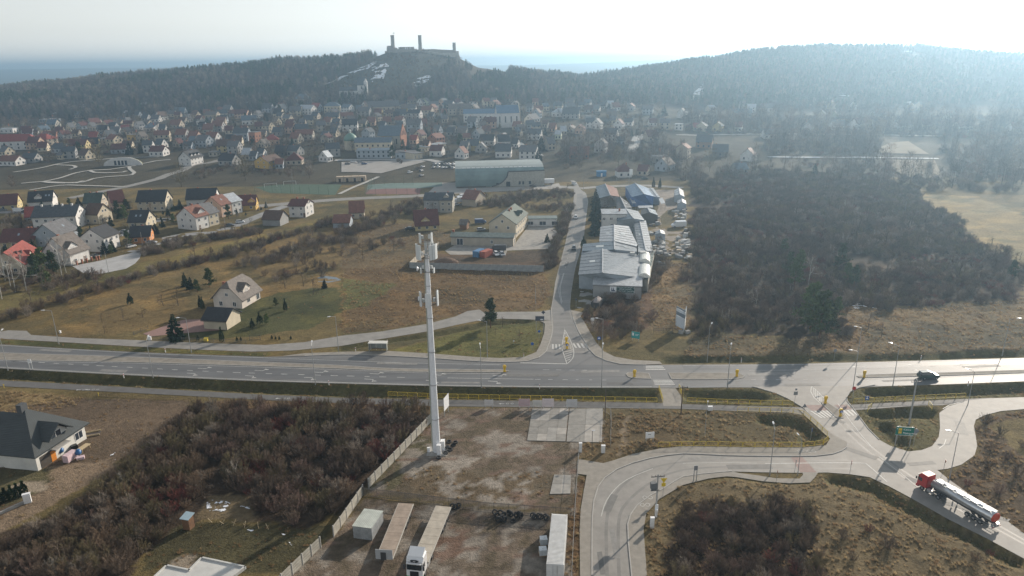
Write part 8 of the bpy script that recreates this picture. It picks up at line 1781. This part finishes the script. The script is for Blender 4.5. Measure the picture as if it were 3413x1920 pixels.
for s,x0_,x1_,y0_,y1_,n_ in areas:
    for k in range(n_):
        P = at(s,random.uniform(x0_,x1_),random.uniform(y0_,y1_)); mi = random.choice((0,0,1,2,2,3)); hh = random.choice((.5,.8,1.1)); key = (mi,hh)
        if key not in SPAL:
            SPAL[key] = (MB().box(-.6,.6,-.45,.45,0,.12).data('pallet',MATS['pallet_wood']),[MB().box(-.58,.58,-.43,.43,.13 + j * hh / 3,.13 + (j + .92) * hh / 3).data('stone_layer',STN[mi]) for j in range(3)])
        t = thing('stone_pallet','pallet of %s stone slabs in the storage yard behind the factory' % ('pale','tan','grey','dark')[mi],'pallet',P,random.uniform(-.4,.4),'stone pallets in the storage yard'); t.scale = (random.uniform(.8,1.5),) * 3
        put('pallet',SPAL[key][0],t)
        for L_ in SPAL[key][1]: put('stone_layer',L_,t)
# --- blue kiosk, fence boards and other bits
P = at('t4',1345,1165); t = thing('blue_kiosk','blue kiosk hut on the waste plot past the bend','kiosk',P); MB().box(-3,3,-1.5,1.5,0,3.2).build('wall',plain('kiosk_blue',(.05,.2,.4)),t); MB().box(-3.2,3.2,-1.7,1.7,3.2,3.4).build('roof',plain('kiosk_blue',(.05,.2,.4)),t); MB().box(-.5,.5,-1.54,-1.5,0,2.1).build('door',FRAME,t)
P = at('t4',1762,1285); t = thing('flag','white banner flag on a pole behind the warehouses','flag',P); MB().tube((0,0,0),(0,0,9),.08,n=6).build('pole',STEEL,t); MB().loft([[(0.05,0,5.6),(.05,.04,5.6),(.05,.04,8.9),(.05,0,8.9)],[(1.2,.2,5.7),(1.2,.24,5.7),(1.2,.24,9.0),(1.2,.2,9.0)],[(2.0,0,5.5),(2.0,.04,5.5),(2.0,.04,8.7),(2.0,0,8.7)]]).build('cloth',WHITE,t)
P = at('t3',150,1240); t = thing('log_stack','row of sunlit timber changing huts beside the sports court','hut',P,R(8)); 
for k in range(4): MB().box(-9 + k * 4.6,-4.7 + k * 4.6,-2,2,0,3.2).build('hut_module',plain('hut_tan',(.45,.36,.26)),t); MB().box(-7.6 + k * 4.6,-6.2 + k * 4.6,-2.05,-2,0,2.2).build('door',plain('door_dark',(.06,.04,.03)),t)
t['label'] = 'row of timber changing huts beside the sports court'; t.name = 'changing_hut'
for x,lb in ((1510,'near'),(1800,'far')):
    P = at('t2',x,1335 if x < 1600 else 1300); t = thing('football_goal','white football goal on the %s part of the green pitch' % ('shrub side' if x < 1600 else 'court side'),'goal',P,R(20)); 
    for a in (-3.6,3.6): MB().tube((a,0,0),(a,0,2.4),.09,n=6).build('post',WHITE,t)
    MB().tube((-3.6,0,2.4),(3.6,0,2.4),.09,n=6).build('crossbar',WHITE,t)
def net_fence(label,line,h=5,step=6):
    P = along(line,step); t = thing('ball_fence',label,'fence',P[0]); o0 = P[0]; m = plain('mesh_green',(.08,.14,.11))
    for i,p in enumerate(P):
        z = float(relief(p.x,p.y)) if p.y > 425 else 0; q = p - o0; MB().tube((q.x,q.y,z - .2),(q.x,q.y,z + h),.07,n=5).build('post',m,t)
        if i < len(P) - 1:
            q2 = P[i + 1] - o0; g = MB()
            for k in range(6): g.tube((q.x,q.y,z + .1 + k * h / 5.2),(q2.x,q2.y,z + .1 + k * h / 5.2),.025,n=3,cap=False)
            for k in range(1,8): u = q.lerp(q2,k / 8); g.tube((u.x,u.y,z),(u.x,u.y,z + h),.018,n=3,cap=False)
            g.build('mesh_panel',m,t)
net_fence('tall green ball fence around the sports pitch',path(('t2',(1270,1400),(1700,1420),(2480,1449)))); net_fence('tall green ball fence behind the sports court',path(('E',(180,335),(240,270),(420,258),(600,262)))); net_fence('green ball fence before the sports court',path(('E',(180,337),(600,338))),4)
# brick gate posts by the turning circle
for i,(x,y) in enumerate(((1245,1262),(1318,1245),(1388,1222),(1462,1215),(1500,1205),(1165,1285))): P = at('c',x,y); t = thing('gate_post','orange brick gate post beside the turning circle','gate post',P,0,'brick gate posts at the turning circle'); MB().box(-.25,.25,-.25,.25,0,1.7).build('shaft',BRICKC,t); MB().box(-.32,.32,-.32,.32,1.7,1.82).build('cap',CONC,t)
# ------------------------------------------------------------------ trees standing by themselves
THJ = {'a': THUJA[0],'b': THUJA[1]}
def conif(s,x,y,pr,sc_,label,name='thuja',cat='thuja',group=None,sz=1.):
    P = at(s,x,y); o = thing(name,label,cat,(P.x,P.y,float(groundz(P.x,P.y)) - .05 if P.y < 425 else P.z),random.uniform(0,6),group); o.scale = (sc_,sc_,sc_ * sz); put('trunk',pr[0],o); put('crown',pr[1],o); return o
conif('M',1126,212,PINE[0],.95,'single dark pine on the green triangle beside the bus stop','pine','pine')
conif('L',1330,300,SPRUCE[0],.98,'broad dark spruce at the drive of the lawn house','spruce','spruce',sz=1.)
GT = 'young thujas along the garden fence'
for x,y,k in ((1495,308,.55),(1790,316,.5),(1818,311,.42),(2052,296,.4),(2080,298,.38),(2108,298,.38),(2195,296,.38)): conif('L',x,y,THUJA[1],k,'small thuja by the garden fence of the lawn house',group=GT)
conif('L',1675,316,THUJA[0],1.15,'tall column thuja in front of the cream garage'); conif('D',1513,965,THUJA[0],1.05,'column thuja beside the pale house, one of a pair',group='pair of thujas beside the pale house'); conif('D',1531,975,THUJA[0],1.05,'column thuja beside the pale house, one of a pair',group='pair of thujas beside the pale house'); conif('D',2155,988,THUJA[0],1.05,'lone column thuja on the lawn behind the pale house')
conif('D',985,938,THUJA[1],1.25,'loose young conifer alone on the meadow')
for x,y,pr,k,lb in ((1582,808,PINE[1],.8,'broad pine behind the pale house'),(1398,800,SPRUCE[1],.72,'spruce in the garden scrub behind the pale house'),(1440,820,SPRUCE[0],.55,'low spruce in the garden scrub'),(1490,850,PINE[0],.5,'small pine in the garden scrub'),(2450,815,SPRUCE[0],.42,'small spruce beside the pond'),(1905,1115,THUJA[1],.95,'rounded juniper on the lawn beside the garage'),(1962,1085,THUJA[1],1.15,'larger rounded juniper on the lawn'),(2015,1090,PINE[1],.4,'low green pine on the lawn'),(2080,955,PINE[1],.35,'tiny pine on the lawn'),(330,700,PINE[1],1.15,'dense dark pine beside the red-roofed house'),(280,770,PINE[0],1.1,'dark pine in front of the red-roofed house'),(410,720,PINE[0],1.0,'dark pine beside the turning circle'),(350,800,PINE[1],.8,'low pine below the red-roofed house'),(790,555,SPRUCE[1],.8,'spruce before the solar panel house'),(850,545,SPRUCE[1],.85,'second spruce before the solar panel house'),(600,215,SPRUCE[0],.8,'dark spruce on the estate street'),(940,300,PINE[1],.9,'dark garden pine behind the solar panel house'),(890,280,PINE[0],.9,'dark garden pine beside the cream brown-roofed house'),(1360,215,SPRUCE[1],.75,'dark spruce beside the long cream house'),(1310,330,PINE[1],.6,'garden pine beside the white semi-detached house'),(960,240,PINE[1],.8,'dark garden pine below the salmon-gabled house')):
    conif('D',x,y,pr,k,lb,'pine' if pr in PINE else 'thuja' if pr in THUJA else 'spruce','conifer')
for x,y,pr,k,lb in ((1030,1195,PINE[1],1.6,'largest pine at the road edge of the thicket'),(960,1120,PINE[1],1.6,'tall dark pine behind the largest pine'),(1090,1150,PINE[0],.95,'pine close beside the largest pine'),(1160,1040,PINE[1],.75,'smaller pine on the edge of the straw clearing'),(840,800,PINE[1],1.1,'green pine deep in the thicket beside the white birch'),(880,690,PINE[1],.95,'green pine behind the white birch'),(800,720,PINE[0],.9,'green pine among the bare thicket crowns'),(1190,680,PINE[0],1.05,'tall pine alone in the middle of the thicket'),(1290,810,PINE[0],.8,'short dark pine in the thicket hollow'),(1240,760,PINE[1],.75,'short pine above the thicket hollow'),(2480,750,PINE[0],.7,'small pine near the tan field'),(760,570,PINE[1],.8,'far green pine in the thicket'),(980,1040,PINE[1],1.1,'pine rising behind the road-edge pines')):
    conif('J',x,y,pr,k,lb,'pine','pine')
def bare(s,x,y,k,sc_,label,birch=False,group=None):
    pr = (BIRCHT if birch else BT)[k]; return conif(s,x,y,pr,sc_,label,'birch' if birch else 'bare_tree','birch' if birch else 'tree',group)
bare('J',945,790,0,.85,'white-barked birch standing out of the thicket',True); bare('J',550,960,1,.6,'pale birch sapling in the near thicket',True)
for x,y,k,c in ((470,750,0,1.2),(80,800,1,1.1),(200,835,0,1.1),(15,900,1,1.05),(120,850,0,.95),(500,700,1,.95),(40,760,0,1.1)): bare('D',x,y,k,c,'white-stemmed birch in the grove below the red-roofed house',True,'birches below the red-roofed house')
for s,x,y,k,c,lb in (('D',1232,950,0,.6,'bare fruit tree on the meadow beside the drive'),('D',1345,948,1,.75,'taller bare fruit tree behind the drive'),('D',2152,812,2,.85,'spreading bare tree behind the lawn'),('D',2365,865,0,.75,'bare tree beside the pond'),('D',930,1058,1,.45,'thin bare sapling on the meadow scrub'),('D',1080,1040,2,.5,'low bare tree on the meadow scrub'),('D',790,1160,0,.35,'tiny bare sapling near the frontage road'),('D',772,1078,1,.35,'tiny bare sapling on the meadow'),('D',628,900,1,.4,'pale bare sapling in the hedgerow'),('E',240,760,2,.8,'bare tree on the dry field'),('E',395,765,0,.7,'twisted bare tree on the dry field'),('E',160,820,1,.8,'grey bare tree in the field scrub'),('M',1160,262,0,.3,'thin sapling on the green triangle'),('M',1342,288,1,.3,'second thin sapling on the green triangle'),('M',1215,200,0,.4,'bare shrub tree beside the lone pine'),('a',800,650,0,1.0,'bare tree before the warehouse with red roof slope'),('a',880,650,1,.9,'grey bare tree beside the dark-roofed shed'),('G',1525,845,1,.55,'pale bare sapling above the clearing'),('G',1050,1300,1,.6,'pale forked bare tree at the clearing edge'),('G',1960,890,1,.6,'pale many-stemmed bare tree in the thicket'),('G',1800,700,1,.6,'grey spreading bare tree in the thicket'),('G',480,1400,3,.6,'olive-barked bare tree at the thicket foot'),('D',2290,800,1,.6,'bare tree above the pond'),('J',1400,1120,1,.55,'thin bare tree in the straw clearing'),('J',1500,1180,0,.6,'brown bare tree near the far ditch'),('E',690,470,0,.7,'bare tree beside the tall grey house')):
    bare(s,x,y,k,c,lb)
for x,y,k in ((600,1015,1.5),(640,900,1.6),(590,800,1.5),(640,680,1.4),(610,560,1.3)): conif('a',x,y,SPRUCE[1],k * .95,'dark evergreen in the row along the side road before the factory office','spruce','spruce','evergreens along the side road')
conif('a',430,1210,THUJA[1],1.6,'brownish evergreen bush at the factory gate'); conif('E',1552,695,SPRUCE[0],.5,'small spruce in the gravel yard of the workshop','spruce','spruce')
for x,y in ((1505,300),(1600,310)): conif('a',x - 20,y,THUJA[0],1.6,'column thuja behind the storage yard',group='thujas behind the storage yard')
for k in range(9): conif('d',330 + k * 16,470 - k * 4,THUJA[1],.8,'clipped thuja in the hedge beside the long cream house',group='thuja hedge beside the long cream house')
# heaps and pond
P = at('E',650,1125); rb = MB(); random.seed(4)
for _ in range(420): q = Vector((random.gauss(0,3.6),random.gauss(0,1.4),0)); rb.add([q,q + Vector((random.uniform(-.1,.1),.1,0)),q + rdir(.4) * random.uniform(.5,1.4) + Vector((0,0,max(0,1.2 - abs(q.x) * .25)))],[(0,1,2)])
o = rb.build('brush_heap',TW['dark']); o.location = P; tag(o,'dark heap of cut brushwood on the dry field','brush heap')
P = at('E',790,845); mb = MB(); mb.loft([[(math.cos(i * .4488) * r + random.uniform(-.2,.2),math.sin(i * .4488) * r * .6,z) for i in range(14)] for r,z in ((5,-.1),(3.6,.8),(1.8,1.5),(.4,1.8))]); o = mb.build('earth_heap',mat('earth_brown',(.14,.09,.06),rough=.95,bump=.1,bscale=3)); o.location = P; tag(o,'heap of brown earth behind the concrete wall','earth heap')
sheet('pond_water',pts('D',(2390,740),(2440,722),(2540,735),(2576,755),(2480,775),(2400,768)),.03,plain('pond_ice',(.12,.16,.2),rough=.35))

# evergreens and garden shrubs of the estate
EST = path(('c',(-60,620),(0,380),(1100,360),(2200,380)),('d',(1300,330),(1900,380),(1600,560),(1000,720),(300,780)),('c',(2300,980),(1500,1180),(1200,1280),(500,1300),(0,1150)))
HB = [(o.location.x,o.location.y) for o in sc.objects if o.get('group') == EG]
ex = [p.x for p in EST]; ey = [p.y for p in EST]; random.seed(77); n_ = 0
for _ in range(1500):
    x = random.uniform(min(ex),max(ex)); y = random.uniform(min(ey),max(ey))
    if n_ >= 46: break
    if not inpoly(np.array([x]),np.array([y]),EST)[0] or any(math.hypot(x - a,y - b2) < 8.5 for a,b2 in HB) or inpoly(np.array([x]),np.array([y]),CUL)[0]: continue
    k = random.choice(('spruce','thuja','pine','bare_tree','thuja')); pr = {'spruce': SPRUCE[n_ % 2],'thuja': THUJA[n_ % 2],'pine': PINE[n_ % 2],'bare_tree': FTT[n_ % 4]}[k]
    o = thing(k,{'spruce': 'dark garden spruce','thuja': 'clipped garden thuja','pine': 'dark garden pine','bare_tree': 'bare garden tree'}[k] + ' between the estate houses','tree',(x,y,-.05),random.uniform(0,6),'garden trees of the estate'); sc_ = random.uniform(.45,.8) * (1.5 if k == 'thuja' else 1); o.scale = (sc_,) * 3; put('trunk',pr[0],o); put('crown',pr[1],o); n_ += 1
x,y = fill(EST,.03,9,.45); k = np.ones(len(x),bool)
for a,b2 in HB: k &= np.hypot(x - a,y - b2) > 7.5
x,y = x[k],y[k]
scatter('estate_shrubbery','dark garden shrubs and hedges between the estate houses',pz(x,y),SH[:6] + [THUJA[1][1],SPRUCE[1][1]],mix(len(x),[2,2,.5,3,2,1,4,.8]),rng.uniform(.3,.7,len(x)))
# ------------------------------------------------------------------ look-alikes: say what each stands near
LM = [('the outhouse',at('G',1428,1085)),('the foundation slab',at('G',1500,1400)),('the unfinished house',at('G',500,450)),('the cycle path',at('G',1900,150)),('the cycle path and mast',at('H',500,180)),('the dirt track',at('G',500,960)),('the panel fence corner',at('H',170,800)),('the middle of the panel fence',at('H',420,520)),('the setting-out stakes',at('G',1900,1000)),('the downhill end of the track',at('G',100,1350)),('the inner pavement',at('H',2420,1050)),('the grass-strip lamps',at('I',500,900)),('the tanker lorry',at('I',1900,1100)),('the slip road',at('I',2300,500)),('the transformer pole',at('H',2372,985)),
      ('the park pavilion',at('t1',1860,1003)),('the red-roofed school',at('t1',185,770)),('the three-dormer house',at('t2',400,980)),('the amber row house',at('t2',1580,1030)),('the gothic church',at('t3',750,750)),('the domed chapel',at('t3',150,760)),('the large white church',at('t3',2450,430)),('the parish church',at('B',105,742)),('the sports hall',at('E',1200,280)),('the red-roofed bend house',at('t4',1700,1185)),('the brick facade house',at('t2',1235,655)),('the long beige terrace',at('t3',650,222)),('the blue-roofed monastery wing',at('t3',2100,350)),('the palace block',at('t2',2440,212)),('the amber flat-roofed house',at('t1',2010,622)),('the low white barn',at('t1',710,355)),('the forest edge',at('t2',800,100)),('the tall white gabled house',at('t4',1420,812)),('the snowy field bank',at('t5',2000,890)),('the pale street bend',at('t4',1850,680)),('the white bungalow',at('t5',1950,475)),('the long white barn',at('t5',1400,605)),('the broad hill foot',at('t6',1700,485)),('the pink two-storey house',at('t3',2230,442)),('the rust-roofed stone house',at('t2',2010,625)),('the yellow long house',at('t2',820,805)),('the salmon villa',at('t2',1540,692)),
      ('the blue warehouse',at('a',1300,440)),('the white yard huts',at('a',1880,480)),('the parked white van',at('a',1870,905)),('the factory wing',at('a',1500,1200)),('the thicket side',at('b',1950,250)),('the grey yard hut',at('a',1590,1050))]
def near_lm(o):
    p = o.location; return min(LM,key=lambda m: (m[1].x - p.x) ** 2 + (m[1].y - p.y) ** 2)[0]
from collections import defaultdict
by = defaultdict(list)
for o in sc.objects:
    if o.parent is None and 'label' in o and o.get('category') in ('house','tree','shrub','pallet','spruce','pine'): by[o['label']].append(o)
for lb,os_ in by.items():
    if len(os_) < 2: continue
    for o in os_:
        base = lb
        for cut in (' among the houses of the town',' between the new house and the fenced dirt lot',' behind the factory',' in the town below the wooded ridge',' in the old town below the castle',' in the town past the road bend',' in the hazy hillside suburb'):
            base = base.replace(cut,{' among the houses of the town': ' in the town',' in the town below the wooded ridge': ' in the town',' in the old town below the castle': ' in the old town',' in the town past the road bend': ' in the town',' in the hazy hillside suburb': ' in the suburb'}.get(cut,''))
        new = base + ' near ' + near_lm(o)
        if len(new.split()) <= 16: o['label'] = new
HAZE_D,HAZE_G = 0.00036,0.66
# ------------------------------------------------------------------ haze: the air over the whole land
hb = MB().box(-9300,9300,-140,9800,-3.5,124)
hm = bpy.data.materials.new('haze_air'); hm.use_nodes = True
n = hm.node_tree.nodes; l = hm.node_tree.links
n.remove(n['Principled BSDF']); pv = n.new('ShaderNodeVolumePrincipled')
pv.inputs["Color"].default_value = (.50,.76,1.0,1); pv.inputs['Density'].default_value = HAZE_D; pv.inputs['Anisotropy'].default_value = HAZE_G
l.new(pv.outputs[0],n['Material Output'].inputs['Volume'])
haze = hb.build('haze',hm); haze['kind'] = 'stuff'; haze['label'] = 'thin bluish haze filling the air over the valley'
